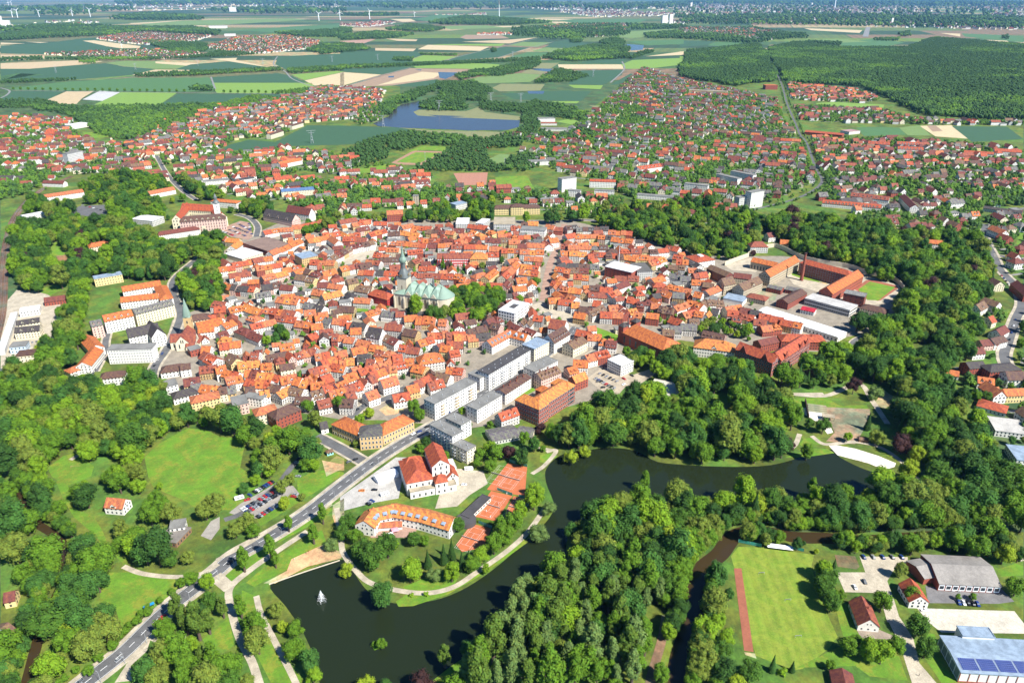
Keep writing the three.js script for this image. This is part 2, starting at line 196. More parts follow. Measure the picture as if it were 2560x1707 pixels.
// named places, for labels
const PLACES = [];
const place = (x, y, name) => { const [a, b] = G(x, y); PLACES.push([a, b, name]); };
[[1050, 770, 'the green-roofed church'], [520, 560, 'the castle'], [890, 640, 'the market square'], [1620, 860, 'the brick hall church'], [1930, 900, 'the gabled brick school'], [1370, 1010, 'the red brick school'], [1070, 1200, 'the theatre'], [1010, 1300, 'the lakeside hotel'], [2000, 690, 'the prison chimney'], [1900, 740, 'the prison gatehouse'], [2000, 820, 'the long white hall'], [930, 1080, 'the sandstone court building'], [1380, 660, 'the pedestrian street'], [1600, 720, 'the shopping street'], [1290, 780, 'the white courtyard building'], [450, 860, 'the small spired church'], [340, 890, 'the white office slab'], [320, 790, 'the striped row building'], [720, 540, 'the pink armoury'], [1140, 650, 'the red painted building'], [1560, 680, 'the white department store'], [760, 640, 'the metal roofed hall'], [1260, 920, 'the long white block'], [1120, 1000, 'the white corner block'], [640, 620, 'the parking deck'], [840, 880, 'the narrow tiled lanes'], [680, 930, 'the white lane houses'], [1060, 860, 'the timber corner house'], [1740, 800, 'the walled garden'], [1760, 660, 'the ring shaped red roof'], [960, 800, 'the church lane'], [1450, 580, 'the grey roofed terrace'], [780, 760, 'the tall red barn roof'], [1180, 580, 'the red gabled hall'], [1650, 620, 'the ornate corner house'], [560, 690, 'the castle park edge'],
  [450, 1150, 'the big meadow'], [640, 1260, 'the car park'], [700, 1400, 'the sandy beach'], [900, 1600, 'the duck hut island'], [1200, 1440, 'the lakeside path'], [1250, 1250, 'the tennis courts'], [1500, 1400, 'the lake bend'], [1600, 1640, 'the woodland track'], [1960, 1480, 'the football pitch'], [2150, 1520, 'the red roofed clubhouse'], [2400, 1440, 'the brick factory hall'], [2450, 1640, 'the solar hall'], [2160, 1130, 'the white beach'], [2040, 1040, 'the open air stage'], [1700, 1050, 'the north lake bank'], [2350, 1150, 'the eastern river bank'], [2300, 900, 'the millpond'], [2250, 720, 'the prison wall'], [2500, 700, 'the main road out of town'], [330, 1480, 'the avenue meadow'], [100, 1500, 'the brown stream'], [200, 1250, 'the old rampart lawn'], [300, 620, 'the orange villa'], [150, 640, 'the railway line'], [60, 830, 'the station'], [1880, 500, 'the white tower block'], [1560, 470, 'the white apartment blocks'], [1290, 520, 'the yellow school'], [1620, 570, 'the copper beech grove'], [2100, 500, 'the red terrace rows'], [2450, 530, 'the grey terrace rows'], [2060, 400, 'the straight avenue'], [1700, 330, 'the villa suburb'], [2300, 380, 'the white gabled estate'], [1500, 300, 'the farm track suburb'], [700, 330, 'the cream apartment slabs'], [180, 400, 'the grey tower block'], [520, 400, 'the old suburb street'], [320, 480, 'the orange courtyard block'], [880, 480, 'the hillside villas'], [1110, 450, 'the red cinder pitch'], [1030, 390, 'the stadium oval'], [60, 350, 'the railway suburb'], [2080, 300, 'the orange factory roof'],
].forEach(a => place(...a));
const used = new Set(), nw = s => s.split(' ').length;
function single(base, x, z) {           // a label that names the nearest places, longer where the short form is taken
  const d = PLACES.map(p => [(p[0] - x) ** 2 + (p[1] - z) ** 2, p[2]]).sort((a, b) => a[0] - b[0]).slice(0, 4).map(p => p[1]), c = [`${base} near ${d[0]}`, `${base} between ${d[0]} and ${d[1]}`, `${base} between ${d[0]} and ${d[2]}`, `${base} between ${d[1]} and ${d[2]}`, `${base} between ${d[0]} and ${d[3]}`];
  for (const l of c) if (nw(l) <= 16 && !used.has(l)) { used.add(l); return l; }
  return nw(c[0]) <= 16 ? c[0] : nw(base) <= 16 ? base : base.split(' ').slice(1).join(' ');
}
function near(x, z) { let b = 1e18, n = ''; for (const p of PLACES) { const d = (p[0] - x) ** 2 + (p[1] - z) ** 2; if (d < b) { b = d; n = p[2]; } } return n; }

// a pitched-roof or flat building from the two ends of its ridge line as seen in the photograph
function frame2(x1, y1, x2, y2, hr) { const [ax, az] = G(x1, y1, hr), [bx, bz] = G(x2, y2, hr); const dx = bx - ax, dz = bz - az, L = Math.hypot(dx, dz); return { cx: (ax + bx) / 2, cz: (az + bz) / 2, L, a: Math.atan2(-dz, dx), ax, az, bx, bz }; }
function block(parent, x, z, a, o) {                // o: L D h rh type wall roof, adds wall/roof/window parts under parent at x,z (local to parent) turned by a
  const g = parent, { L, D, h, rh = 0, type = 'gable' } = o, wm = o.wallMat ?? wallMat(o.wall ?? 'white'), rm = o.roofMat ?? (type === 'flat' ? M.flatgrey : roofMat(o.roof ?? 'orange'));
  const put = m => { m.position.set(x, o.y ?? 0, z); m.rotation.y = a; return m; };
  const w = put(part(g, 'wall', type === 'gable' ? gableWalls(L, D, h, rh) : boxWalls(L, D, h), wm));
  const r = put(part(g, 'roof', type === 'gable' ? gableRoof(L, D, h, rh, o.ov ?? .45) : type === 'hip' ? hipRoof(L, D, h, rh, o.ov ?? .5, o.ridge) : flatRoof(L, D, h), rm));
  if (o.win !== false) { const spots = windowSpots(L, D, h, { gable: type === 'gable' ? rh : 0, ...(o.win ?? {}) }); if (o.apart) windowsApart(w, spots); else { const ws = part(w, 'windows', windowMesh(spots), M.pane, 'stuff'); } }
  if (o.beams) part(w, 'timber_frame', beams(L, D, h, type === 'gable' ? rh : 0, R), M.timber, 'stuff');
  return [w, r];
}
function building(name, label, category, x1, y1, x2, y2, o, group) {
  const hr = o.h + (o.rh ?? .3), f = frame2(x1, y1, x2, y2, hr); let L = f.L + (o.type === 'hip' ? o.D * .8 : 0) + (o.ext ?? 0);
  const t = thing(name, label, category, f.cx, f.cz, f.a, group);
  block(t, 0, 0, 0, { ...o, L }); mark(rect(f.cx, f.cz, L + 1, o.D + 1, f.a), 1); { const b = bounds(rect(f.cx, f.cz, L, o.D, f.a).flatMap(([x, z]) => [project(x, o.h + (o.rh ?? 0) * .6, z), project(x, o.h * .45, z)])); keepClear([[b[0], b[2]], [b[1], b[2]], [b[1], b[3]], [b[0], b[3]]]); }
  const n = o.chimneys ?? 0; for (let i = 0; i < n; i++) { const c = part(t, 'chimney', chimGeo, M.chimney); c.position.set((i + .5 - n / 2) * L / n * .8, o.h + (o.rh ?? 0) * .72, (i % 2 ? 1 : -1) * o.D * .12); }
  const d = o.dormers ?? 0; for (let i = 0; i < d; i++) for (const s of o.dsides ?? [1]) dormer(t, (i + .5 - d / 2) * L / d * .92, s, o.D, o.h, o.rh, o.dwall ?? wallMat(o.wall ?? 'white'), o.droof ?? roofMat(o.roof ?? 'orange'), o.dw ?? 1.9, o.dkind ?? 'gable', o.dup ?? .3);
  t.userData.dims = undefined; delete t.userData.dims; t._f = { ...f, L, D: o.D };
  if (o.units) { const u = o.units; for (let i = 0; i < u; i++) { const b = part(t, 'roof_vent', chimVent, M.metalgrey); b.position.set((i + .5 - u / 2) * L / u, o.h + .35, ((i * 7) % 5 - 2) * o.D * .12); } }
  return t;
}
const chimVent = new THREE.CylinderGeometry(.35, .4, .9, 8).translate(0, .4, 0);

// ---------------------------------------------------------------- ground, water, fields, lawns, roads
{
  const g = new THREE.PlaneGeometry(300000, 200000, 1, 1).rotateX(-Math.PI / 2).translate(0, 0, -95000), p = g.attributes.position, uv = g.attributes.uv;
  for (let i = 0; i < p.count; i++) uv.setXY(i, p.getX(i), p.getZ(i));
  struct('ground', g, mat('farmland', [.085, .17, .06], texGround, .98));
}
const pxSheet = (name, px, m, y, bit = 0, sm = 0) => { let w = W(px); if (sm) w = smooth(w, sm, true); if (bit) { mark(w, bit); if (!/field|lake|pond/.test(name)) keepClear(px); } return struct(name, sheet(w, y), m); };
// paved ground of the old town and garden ground of the suburbs
pxSheet('town_paving', [[500, 770], [540, 640], [600, 600], [690, 560], [850, 545], [1000, 545], [1200, 550], [1420, 550], [1600, 590], [1700, 610], [1780, 640], [1960, 640], [2120, 660], [2230, 720], [2240, 790], [2180, 830], [2080, 850], [2060, 880], [1840, 870], [1700, 850], [1560, 880], [1580, 960], [1480, 1000], [1300, 1050], [1180, 1070], [960, 1050], [860, 1050], [740, 1030], [600, 1020], [460, 980], [390, 930], [430, 800]], M.cobble, .04);
pxSheet('station_yard', [[0, 770], [40, 725], [110, 730], [150, 760], [145, 830], [110, 900], [40, 960], [0, 980]], M.pale, .04);
const gardenMat = mat('garden_ground', [.145, .235, .03], texGround, .98);
pxSheet('garden_ground', [[0, 290], [180, 290], [540, 262], [850, 208], [1000, 215], [1000, 300], [1250, 330], [1480, 270], [1620, 160], [1800, 200], [1960, 190], [2200, 240], [2560, 290], [2560, 980], [2300, 1180], [1900, 1330], [2560, 1330], [2560, 1720], [0, 1720], [0, 980], [100, 700], [0, 600]], gardenMat, .02);

// fields
const nz = (x, z, s) => nzB[(((Math.floor(z / s) % 512) + 512) % 512) * 512 + ((Math.floor(x / s) % 512) + 512) % 512];
{ // patchwork of strips out to the horizon, joined by crop
  const f = rng(64), by = {}; for (let z = -3300; z > -42000;) { const dz = rr(160, 420, f) * (1 + -z / 9000), half = -z * .72; for (let x = -half; x < half;) { const dx = rr(220, 900, f) * (1 + -z / 12000), k = pick(['dark', 'dark', 'green', 'green', 'dark', 'light', 'light', 'bright', 'straw', 'tan', 'brown', 'olive'], f), s = rr(-.12, .12, f); (by[k] ??= new MB()).quad([x, .03, z], [x + dx, .03, z + s * 60], [x + dx + dz * .3, .03, z - dz], [x + dz * .3, .03, z - dz]); x += dx + 12; } z -= dz + 8; }
  for (const k in by) struct('field_patchwork', by[k].geo(), mat('patch_' + k, { dark: [.045, .12, .055], green: [.08, .18, .06], light: [.16, .25, .08], bright: [.19, .31, .06], straw: [.55, .46, .28], tan: [.48, .38, .24], brown: [.3, .22, .15], olive: [.2, .22, .1] }[k], texGround, .98)); }
const FC = { tan: [.56, .43, .25], straw: [.62, .5, .29], brown: [.36, .25, .16], pink: [.45, .27, .19], bright: [.2, .34, .05], green: [.075, .185, .055], dark: [.04, .115, .05], light: [.17, .27, .075], olive: [.23, .24, .1], grey: [.55, .55, .53] };
const fieldMat = (k, t) => { const key = 'field_' + k + t; if (mats[key]) return mats[key]; const m = mat(key, FC[k], texField.clone(), .98); m.map.rotation = t * .5; m.map.needsUpdate = true; return m; };
let fi = 0; const field = (k, px, y) => pxSheet('field', px, fieldMat(k, fi++ % 5), y ?? .06 + (fi % 3) * .012, 4);
for (const [k, p] of [
  ['dark', [[0, 312], [330, 292], [560, 262], [750, 250], [650, 290], [760, 330], [740, 372], [300, 372], [0, 365]]], ['straw', [[560, 278], [640, 275], [960, 315], [950, 328], [820, 330], [740, 318]]], ['tan', [[0, 315], [215, 352], [180, 358], [0, 362]]], ['tan', [[0, 375], [300, 380], [300, 400], [0, 415]]], ['tan', [[0, 432], [600, 410], [700, 420], [560, 440], [200, 470], [0, 470]]], ['straw', [[0, 290], [170, 297], [0, 303]]], ['straw', [[170, 285], [330, 288], [270, 293]]],
  ['dark', [[0, 472], [210, 472], [570, 442], [720, 432], [840, 453], [1060, 472], [890, 514], [560, 540], [0, 556]]], ['light', [[720, 430], [850, 415], [1060, 418], [1290, 430], [1250, 465], [1050, 470], [840, 452]]], ['straw', [[1060, 420], [1360, 432], [1290, 450], [1060, 432]]], ['dark', [[1300, 440], [1560, 418], [1800, 455], [1870, 470], [1480, 490], [1300, 478], [1200, 472]]], ['straw', [[1430, 402], [1620, 395], [1610, 410], [1810, 452], [1700, 450], [1550, 415]]], ['tan', [[900, 512], [1060, 475], [1300, 478], [1460, 490], [1240, 495], [1000, 518]]], ['green', [[0, 520], [120, 500], [300, 510], [0, 545]]],
  ['dark', [[1900, 385], [2352, 365], [2352, 455], [1960, 478], [1880, 440]]], ['green', [[60, 605], [400, 562], [900, 532], [1430, 530], [1470, 612], [1300, 627], [80, 615]]], ['dark', [[60, 622], [440, 622], [300, 690], [240, 700], [0, 680]]], ['tan', [[300, 690], [450, 625], [640, 622], [560, 670], [520, 710], [420, 712]]], ['grey', [[560, 680], [680, 620], [820, 630], [700, 690]]], ['bright', [[640, 715], [830, 628], [1210, 632], [1080, 722]]], ['bright', [[1440, 566], [2130, 566], [2150, 600], [2080, 640], [1480, 636]]], ['dark', [[1450, 527], [1900, 500], [2000, 520], [2080, 564], [1440, 564]]], ['dark', [[1212, 641], [2060, 645], [1960, 660], [1790, 700], [1700, 720], [1090, 722]]], ['straw', [[2080, 550], [2352, 492], [2352, 600], [2240, 578], [2150, 585]]], ['bright', [[1990, 510], [2300, 485], [2352, 490], [2080, 548]]],
  ['light', [[950, 165], [1250, 140], [2000, 125], [2100, 135], [1500, 170], [1060, 180]]], ['straw', [[880, 158], [1250, 140], [1240, 150], [900, 163]]], ['green', [[1500, 215], [2000, 180], [2352, 165], [2352, 200], [1900, 225], [1700, 210]]], ['straw', [[1100, 180], [1420, 168], [1400, 178], [1130, 188]]],
]) field(k, tA(p));
for (const [k, p] of [
  ['straw', [[0, 492], [280, 510], [100, 562], [0, 590]]], ['dark', [[0, 488], [280, 508], [480, 462], [420, 455], [0, 470]]], ['brown', [[0, 600], [480, 466], [880, 474], [800, 500], [670, 540], [350, 585], [200, 590]]], ['dark', [[350, 586], [500, 539], [670, 541], [640, 580], [500, 592]]], ['bright', [[500, 452], [900, 430], [1090, 440], [1080, 475], [860, 470], [520, 464]]], ['pink', [[0, 280], [250, 265], [160, 297], [0, 290]]], ['tan', [[300, 262], [530, 270], [520, 281], [400, 280]]], ['tan', [[240, 328], [520, 332], [500, 350], [240, 345]]], ['straw', [[530, 337], [600, 306], [1020, 320], [960, 347]]], ['brown', [[820, 255], [860, 237], [1100, 240], [1160, 262], [860, 268]]], ['tan', [[830, 285], [1150, 271], [1350, 255], [1160, 297]]], ['bright', [[620, 302], [1130, 298], [1100, 315], [700, 307]]], ['bright', [[500, 402], [570, 376], [800, 385], [700, 415], [500, 420]]],
  ['dark', [[0, 350], [520, 352], [570, 374], [490, 402], [490, 430], [0, 448]]], ['dark', [[800, 385], [960, 350], [1130, 318], [1300, 325], [1080, 392], [720, 418]]], ['light', [[1150, 310], [1250, 286], [1450, 290], [1350, 320]]], ['light', [[1300, 352], [1400, 325], [1530, 330], [1480, 355]]], ['green', [[1130, 395], [1290, 356], [1440, 360], [1370, 390]]], ['dark', [[1400, 322], [1470, 285], [1560, 270], [1700, 300], [1550, 330]]], ['straw', [[1490, 440], [1930, 440], [1940, 470], [1500, 470]]], ['bright', [[1922, 442], [2000, 410], [2352, 395], [2352, 440], [2100, 470], [1955, 470]]], ['straw', [[2090, 385], [2352, 350], [2352, 375]]], ['dark', [[1640, 430], [1760, 400], [1960, 405], [1918, 436]]], ['dark', [[1620, 482], [1940, 475], [1930, 510], [1800, 580], [1560, 575]]], ['dark', [[1850, 580], [1990, 500], [2010, 520], [1960, 570]]], ['dark', [[1100, 640], [1500, 620], [1720, 625], [1650, 690], [1200, 680]]], ['bright', [[1300, 692], [1640, 692], [1620, 706], [1400, 706]]], ['light', [[820, 555], [1000, 515], [1240, 500], [1380, 510], [1300, 560], [1000, 570], [900, 572]]], ['olive', [[1240, 498], [1370, 430], [1500, 430], [1380, 508]]], ['olive', [[1040, 600], [1100, 572], [1400, 576], [1370, 618], [1090, 625]]], ['bright', [[1560, 580], [1800, 583], [1780, 610], [1600, 600]]], ['light', [[1620, 215], [1980, 215], [2352, 190], [2352, 220], [2000, 260], [1900, 250]]], ['green', [[1960, 280], [2352, 270], [2352, 300], [2100, 310]]], ['green', [[500, 130], [700, 95], [1400, 120], [1100, 130], [860, 112], [620, 150]]], ['straw', [[340, 130], [480, 128], [520, 145], [430, 150]]], ['straw', [[1120, 122], [1600, 130], [1500, 138], [1180, 132]]], ['straw', [[1440, 150], [1680, 150], [1620, 162], [1470, 160]]], ['light', [[640, 178], [1000, 172], [1150, 190], [760, 200]]], ['green', [[1480, 135], [2100, 130], [2050, 155], [1600, 160]]], ['straw', [[990, 178], [1240, 176], [1380, 182], [1100, 186]]],
]) field(k, tB(p));
for (const [k, p] of [['straw', [[850, 192], [1250, 206], [1230, 225], [900, 206]]], ['light', [[860, 272], [1100, 266], [1300, 285], [1080, 292], [870, 290]]], ['green', [[1090, 296], [1330, 262], [1540, 290], [1400, 322], [1110, 322]]], ['straw', [[1780, 225], [1920, 230], [1920, 250]]], ['straw', [[2100, 272], [2240, 278], [2280, 310], [2180, 306]]], ['green', [[1930, 228], [2352, 245], [2352, 290], [2200, 275], [1950, 250]]], ['bright', [[2270, 400], [2352, 386], [2352, 415]]], ['bright', [[930, 705], [1050, 696], [1400, 716], [1390, 745], [960, 736]]], ['bright', [[970, 790], [1200, 780], [1100, 815], [1040, 838]]], ['green', [[1210, 872], [1330, 866], [1500, 872], [1550, 920], [1260, 930]]], ['light', [[1500, 872], [1640, 856], [1720, 925], [1560, 925]]], ['straw', [[1640, 860], [1860, 856], [2000, 950], [1750, 932]]], ['brown', [[1690, 858], [1750, 856], [1800, 895], [1730, 900]], .12], ['dark', [[1862, 862], [2240, 866], [2352, 950], [2000, 970]]], ['straw', [[530, 865], [690, 860], [680, 885], [560, 885]]], ['dark', [[0, 275], [240, 280], [180, 310], [0, 320]]], ['green', [[250, 285], [480, 280], [500, 295], [330, 320], [190, 310]]], ['bright', [[0, 385], [80, 380], [0, 430]]], ['straw', [[0, 350], [50, 370], [0, 375]]]]) field(k, tC(p));
field('dark', [[549, 377], [571, 362], [622, 349], [687, 355], [768, 313], [860, 314], [1000, 319], [1060, 330], [1000, 336], [945, 356], [850, 362], [700, 366], [600, 375]]);
field('straw', tB([[440, 520], [560, 490], [700, 500], [640, 535], [350, 573], [250, 583], [330, 560]]), .13);
field('olive', tB([[400, 872], [640, 892], [900, 896], [1180, 904], [1060, 938], [900, 948], [640, 908]]), .1);
field('olive', tB([[400, 800], [520, 750], [860, 760], [950, 730], [990, 765], [1230, 795], [1235, 830], [860, 815], [500, 800]]), .07);
field('bright', tB([[1480, 830], [1560, 815], [1650, 825], [1580, 850]]), .07); field('light', tB([[1020, 1085], [1100, 1050], [1300, 1075], [1150, 1160], [1090, 1130]]), .07);
field('olive', tB([[1700, 720], [2050, 735], [2060, 760], [1800, 755]]), .07); field('straw', tB([[1790, 765], [2080, 762], [2090, 790], [1800, 800]]), .08); field('bright', tB([[1880, 810], [2160, 815], [2140, 860], [1900, 860]]), .07);

// water
const water = (n, c, r, b) => new THREE.MeshPhysicalMaterial({ name: n, color: col(...c), roughness: r, ior: 1.33, bumpMap: texWave, bumpScale: b, side: THREE.DoubleSide });
const lakeMat = water('lake_water', [.014, .021, .009], .06, .012), riverMat = water('river_water', [.042, .028, .012], .09, .012), floodMat = water('flood_water', [.05, .05, .06], .2, .03);
const LAKE = [[675, 1459], [760, 1428], [849, 1399], [871, 1404], [890, 1440], [925, 1482], [985, 1508], [1045, 1507], [1099, 1497], [1154, 1475], [1208, 1442], [1263, 1399], [1312, 1355], [1350, 1322], [1385, 1270], [1365, 1205], [1366, 1172], [1404, 1137], [1458, 1127], [1524, 1119], [1589, 1127], [1643, 1154], [1698, 1161], [1829, 1167], [1916, 1164], [1959, 1156], [2014, 1139], [2079, 1123], [2101, 1143], [2177, 1178], [2226, 1183], [2228, 1215], [2150, 1242], [2070, 1262], [1990, 1264], [1900, 1257], [1840, 1267], [1740, 1260], [1640, 1267], [1565, 1262], [1500, 1287], [1432, 1312], [1415, 1372], [1412, 1442], [1360, 1460], [1310, 1485], [1270, 1530], [1240, 1580], [1215, 1625], [1165, 1655], [1120, 1690], [1080, 1760], [830, 1760], [784, 1640], [751, 1570], [713, 1515]];
pxSheet('lake', LAKE, lakeMat, .05, 2, 4);
for (const p of [[[1300, 962], [1425, 935], [1455, 1000], [1420, 1050], [1340, 1068], [1300, 1040]], [[1850, 850], [1935, 880], [2010, 835], [2070, 840], [2060, 870], [1935, 925], [1855, 890]], [[1575, 810], [1690, 850], [1690, 885], [1570, 860]], [[1735, 840], [1850, 850], [1840, 880], [1790, 900], [1735, 870]], [[840, 1030], [1020, 1020], [1030, 1080], [930, 1120], [840, 1100]], [[905, 1250], [1130, 1280], [1120, 1350], [1000, 1360], [905, 1320]], [[1000, 1150], [1140, 1150], [1150, 1240], [1000, 1250]], [[400, 500], [570, 510], [570, 575], [440, 560]], [[230, 690], [420, 700], [430, 800], [230, 850], [200, 800]], [[1715, 1440], [1760, 1400], [1810, 1372], [1840, 1335], [1875, 1328], [1860, 1352], [1800, 1402], [1770, 1440], [1765, 1510], [1718, 1510]], [[1975, 1320], [2078, 1330], [2085, 1354], [1980, 1350]], [[235, 1212], [345, 1218], [350, 1310], [235, 1310]], [[395, 1285], [475, 1285], [490, 1350], [390, 1350]], [[1832, 1418], [1858, 1418], [1890, 1635], [1858, 1630]], [[1680, 1590], [1735, 1580], [1725, 1640], [1690, 1707], [1665, 1707]], [[60, 1285], [150, 1338], [162, 1362], [120, 1352], [66, 1310]], [[92, 1525], [128, 1528], [112, 1612], [85, 1700], [55, 1700], [80, 1600]]]) keepClear(p);
const riverLine = smooth(W([[2500, 1335], [2400, 1338], [2280, 1345], [2160, 1352], [2060, 1345], [1990, 1343], [1900, 1328], [1840, 1338], [1800, 1385], [1755, 1425], [1742, 1480], [1738, 1535], [1718, 1595], [1702, 1645], [1690, 1730]]), 8); struct('river', ribbon(riverLine, 11.5, .05), riverMat); markLine(riverLine, 9, 2);
const streamLine = smooth(W([[20, 1215], [48, 1248], [80, 1300], [150, 1352], [165, 1420], [140, 1490], [110, 1550], [92, 1606], [70, 1690], [55, 1750]]), 8); struct('stream', ribbon(streamLine, 6, .05), riverMat); markLine(streamLine, 5, 2);
pxSheet('millpond', tO([[1530, 130], [1600, 90], [1690, 100], [1700, 160], [1620, 180], [1540, 165]]), riverMat, .06, 2);
pxSheet('flood_lake', tB([[225, 845], [300, 808], [335, 795], [350, 750], [420, 715], [540, 690], [580, 690], [650, 680], [672, 688], [640, 700], [575, 702], [562, 740], [500, 765], [530, 790], [700, 800], [860, 806], [1230, 822], [1222, 868], [1150, 888], [880, 892], [400, 872], [260, 862]]), floodMat, .14, 2);
for (const p of [[[670, 492], [800, 495], [790, 510], [720, 540], [680, 532]], [[330, 520], [370, 518], [365, 530], [330, 530]], [[510, 475], [560, 475], [550, 482]], [[1270, 465], [1450, 470], [1440, 492], [1340, 480]], [[1280, 622], [1400, 622], [1390, 642], [1290, 640]], [[1960, 300], [2080, 310], [2070, 340], [1990, 345]], [[1140, 990], [1135, 975], [1150, 940], [1160, 945]], [[600, 785], [860, 795], [700, 805]]]) pxSheet('pond', tB(p), floodMat, .16, 2);

// lawns and open grass
for (const [n, m, p] of [
  ['lawn', M.lawn, tM([[985, 830], [1080, 740], [1180, 680], [1280, 630], [1400, 640], [1500, 690], [1680, 700], [1640, 900], [1740, 960], [1740, 1050], [1640, 1080], [1600, 1190], [1360, 1190], [1250, 1120], [1050, 1040], [1010, 960]])],
  ['lawn', M.lawn, tM([[320, 900], [430, 820], [500, 800], [640, 890], [620, 960], [440, 1030], [350, 960]])], ['lawn', M.lawn, tD([[380, -180], [450, -200], [500, 0], [640, 60], [700, 160], [740, 260], [880, 340], [860, 400], [700, 250], [640, 180], [500, 60], [430, -60]])],
  ['lawn', M.lawn, tD([[740, 440], [870, 440], [1190, 478], [1215, 545], [1100, 650], [830, 820], [790, 700], [690, 690], [680, 590]])], ['lawn', M.lawn, tD([[1380, 900], [1560, 750], [1600, 930], [1560, 970], [1420, 950]])], ['lawn', M.lawn, tD([[1540, 440], [1650, 350], [1830, 260], [1900, 300], [1680, 440], [1570, 515]])], ['lawn', M.lawn, tD([[1680, 510], [1900, 320], [2200, 150], [2230, 240], [1990, 360], [1960, 420], [1800, 500], [1740, 540]])], ['lawn', M.lawn, tD([[1900, 100], [2160, 0], [2300, 0], [2100, 130], [1900, 240]])], ['lawn', M.lawn, tD([[1650, 560], [1740, 600], [1850, 830], [2000, 1100], [2100, 1195], [1850, 1195], [1760, 1020], [1660, 800]])],
  ['lawn', M.lawn, T(560, 1120, 300 / 2352, [[1430, 640], [1700, 470], [2000, 430], [2352, 480], [2352, 520], [1580, 990], [1440, 850]])], ['lawn', M.lawn, T(560, 1120, 300 / 2352, [[1000, 1200], [1330, 960], [1560, 1010], [700, 1540], [640, 1400]])], ['lawn', M.lawnDry, T(560, 1120, 300 / 2352, [[1950, 360], [2200, 150], [2352, 200], [2352, 440], [2000, 440]])],
  ['lawn', M.lawnB, tE([[380, 640], [500, 560], [760, 540], [960, 420], [1240, 200], [1290, 230], [1000, 440], [740, 590], [500, 670], [400, 675]])], ['lawn', M.lawn, tE([[430, 540], [600, 470], [820, 450], [780, 530], [600, 565], [440, 560]])], ['lawn', M.lawn, tE([[620, 1190], [760, 1080], [880, 1000], [900, 1030], [760, 1140], [700, 1195]])],
  ['football_pitch', mat('mown_pitch', [.25, .3, .045], null, .97), tF([[350, 330], [400, 265], [560, 270], [920, 320], [900, 400], [980, 660], [1080, 880], [1020, 960], [840, 1100], [780, 1110], [520, 1010], [490, 900], [430, 500], [370, 400]])], ['lawn', M.lawn, tF([[800, 1090], [1090, 950], [1300, 1020], [1500, 1010], [1560, 1180], [1300, 1150], [1200, 1080], [880, 1090]])], ['lawn', M.lawn, tF([[1060, 640], [1150, 660], [1200, 820], [1230, 870], [1120, 880], [1090, 780]])], ['lawn', M.lawn, tF([[1680, 860], [1740, 860], [1850, 1080], [1960, 1195], [1790, 1195], [1660, 1000]])], ['lawn', M.lawn, tF([[2170, 420], [2300, 380], [2352, 400], [2352, 460], [2200, 470]])],
  ['lawn', M.lawn, tO([[780, 430], [1000, 420], [1100, 480], [1280, 470], [1290, 500], [960, 490], [800, 490]])], ['lawn', M.lawn, tO([[240, 390], [360, 390], [320, 480], [240, 500]])], ['lawn', M.lawn, tO([[820, 740], [850, 700], [960, 690], [970, 740], [840, 760]])], ['lawn', M.lawn, tO([[720, 830], [900, 770], [1010, 770], [1060, 800], [920, 820], [800, 830]])], ['lawn', M.lawn, tO([[1340, 770], [1500, 810], [1560, 860], [1480, 850], [1380, 800]])],
  ['lawn', M.lawnB, tK([[370, 510], [420, 510], [460, 580], [420, 600], [270, 600], [330, 560]])], ['lawn', M.lawn, tK([[230, 840], [360, 800], [470, 760], [480, 800], [340, 870]])], ['lawn', M.lawnB, tN([[1370, 810], [1480, 800], [1480, 830], [1400, 870], [1365, 860]])], ['lawn', M.lawnB, tN([[240, 790], [530, 620], [530, 640], [270, 800]])], ['lawn', M.lawnB, tN([[1190, 400], [1300, 340], [1340, 370], [1210, 440]])], ['lawn', M.lawnB, T(1280, 540, 400 / 2352, [[1000, 340], [1300, 340], [1500, 400], [1500, 460], [1100, 420], [960, 390]])],
  ['lawn', M.lawnB, T(850, 420, SA, [[1730, 1110], [1760, 1090], [1930, 1150], [1900, 1176], [1800, 1170]])], ['lawn', M.lawnB, T(850, 420, SA, [[105, 950], [200, 935], [190, 985], [105, 985]])], ['lawn', M.lawn, T(1660, 580, 400 / 2352, [[700, 290], [760, 200], [860, 260], [950, 310], [850, 340]])], ['lawn', M.lawnB, tL([[770, 710], [850, 700], [1010, 760], [980, 790], [800, 740]])], ['lawn', M.lawn, tL([[2330, 420], [2352, 420], [2352, 540], [2300, 520]])],
  ['lawn', M.lawnB, tB([[130, 1150], [280, 1118], [400, 1140], [270, 1185], [130, 1180]])], ['lawn', M.lawnB, tB([[460, 1035], [560, 995], [830, 1010], [740, 1033], [600, 1025]])], ['lawn', M.lawnB, tA([[560, 900], [700, 905], [750, 935], [650, 945], [590, 950]])],
]) pxSheet(n, p, m, .075 + (count[n] ?? 0) * .0006, 4, 0);
{ // mown stripes of the football pitch are turf of its own, laid in bands along its length
  const a = G(1835, 1440), b = G(1890, 1636), dx = b[0] - a[0], dz = b[1] - a[1], l = Math.hypot(dx, dz), n = [-dz / l, dx / l], pitch = W(tF([[350, 330], [400, 265], [560, 270], [920, 320], [900, 400], [980, 660], [1080, 880], [1020, 960], [840, 1100], [780, 1110], [520, 1010], [490, 900], [430, 500], [370, 400]]));
  scene.children.find(o => o.name === 'football_pitch').material = mat('mown_turf', [.9, .9, .9], (() => { const t = tex(1024, 30, (x, y) => { const s = .5 + .5 * Math.max(-1, Math.min(1, 2.2 * Math.sin(x / 1024 * 6.2832 * 5))), i = (y >> 1) * 512 + (x >> 1), v = st(nzA[i], 2.4), w = st(nzB[i], 2.6), k = nzC[i], q = .8 + .16 * v + .16 * (k - .5); return [(.47 + .035 * s + .07 * w) * q, (.585 + .03 * s + .02 * w) * q, (.15 + .03 * s + .03 * w) * q]; }); t.rotation = Math.atan2(dx, dz); return t; })(), .97);
}
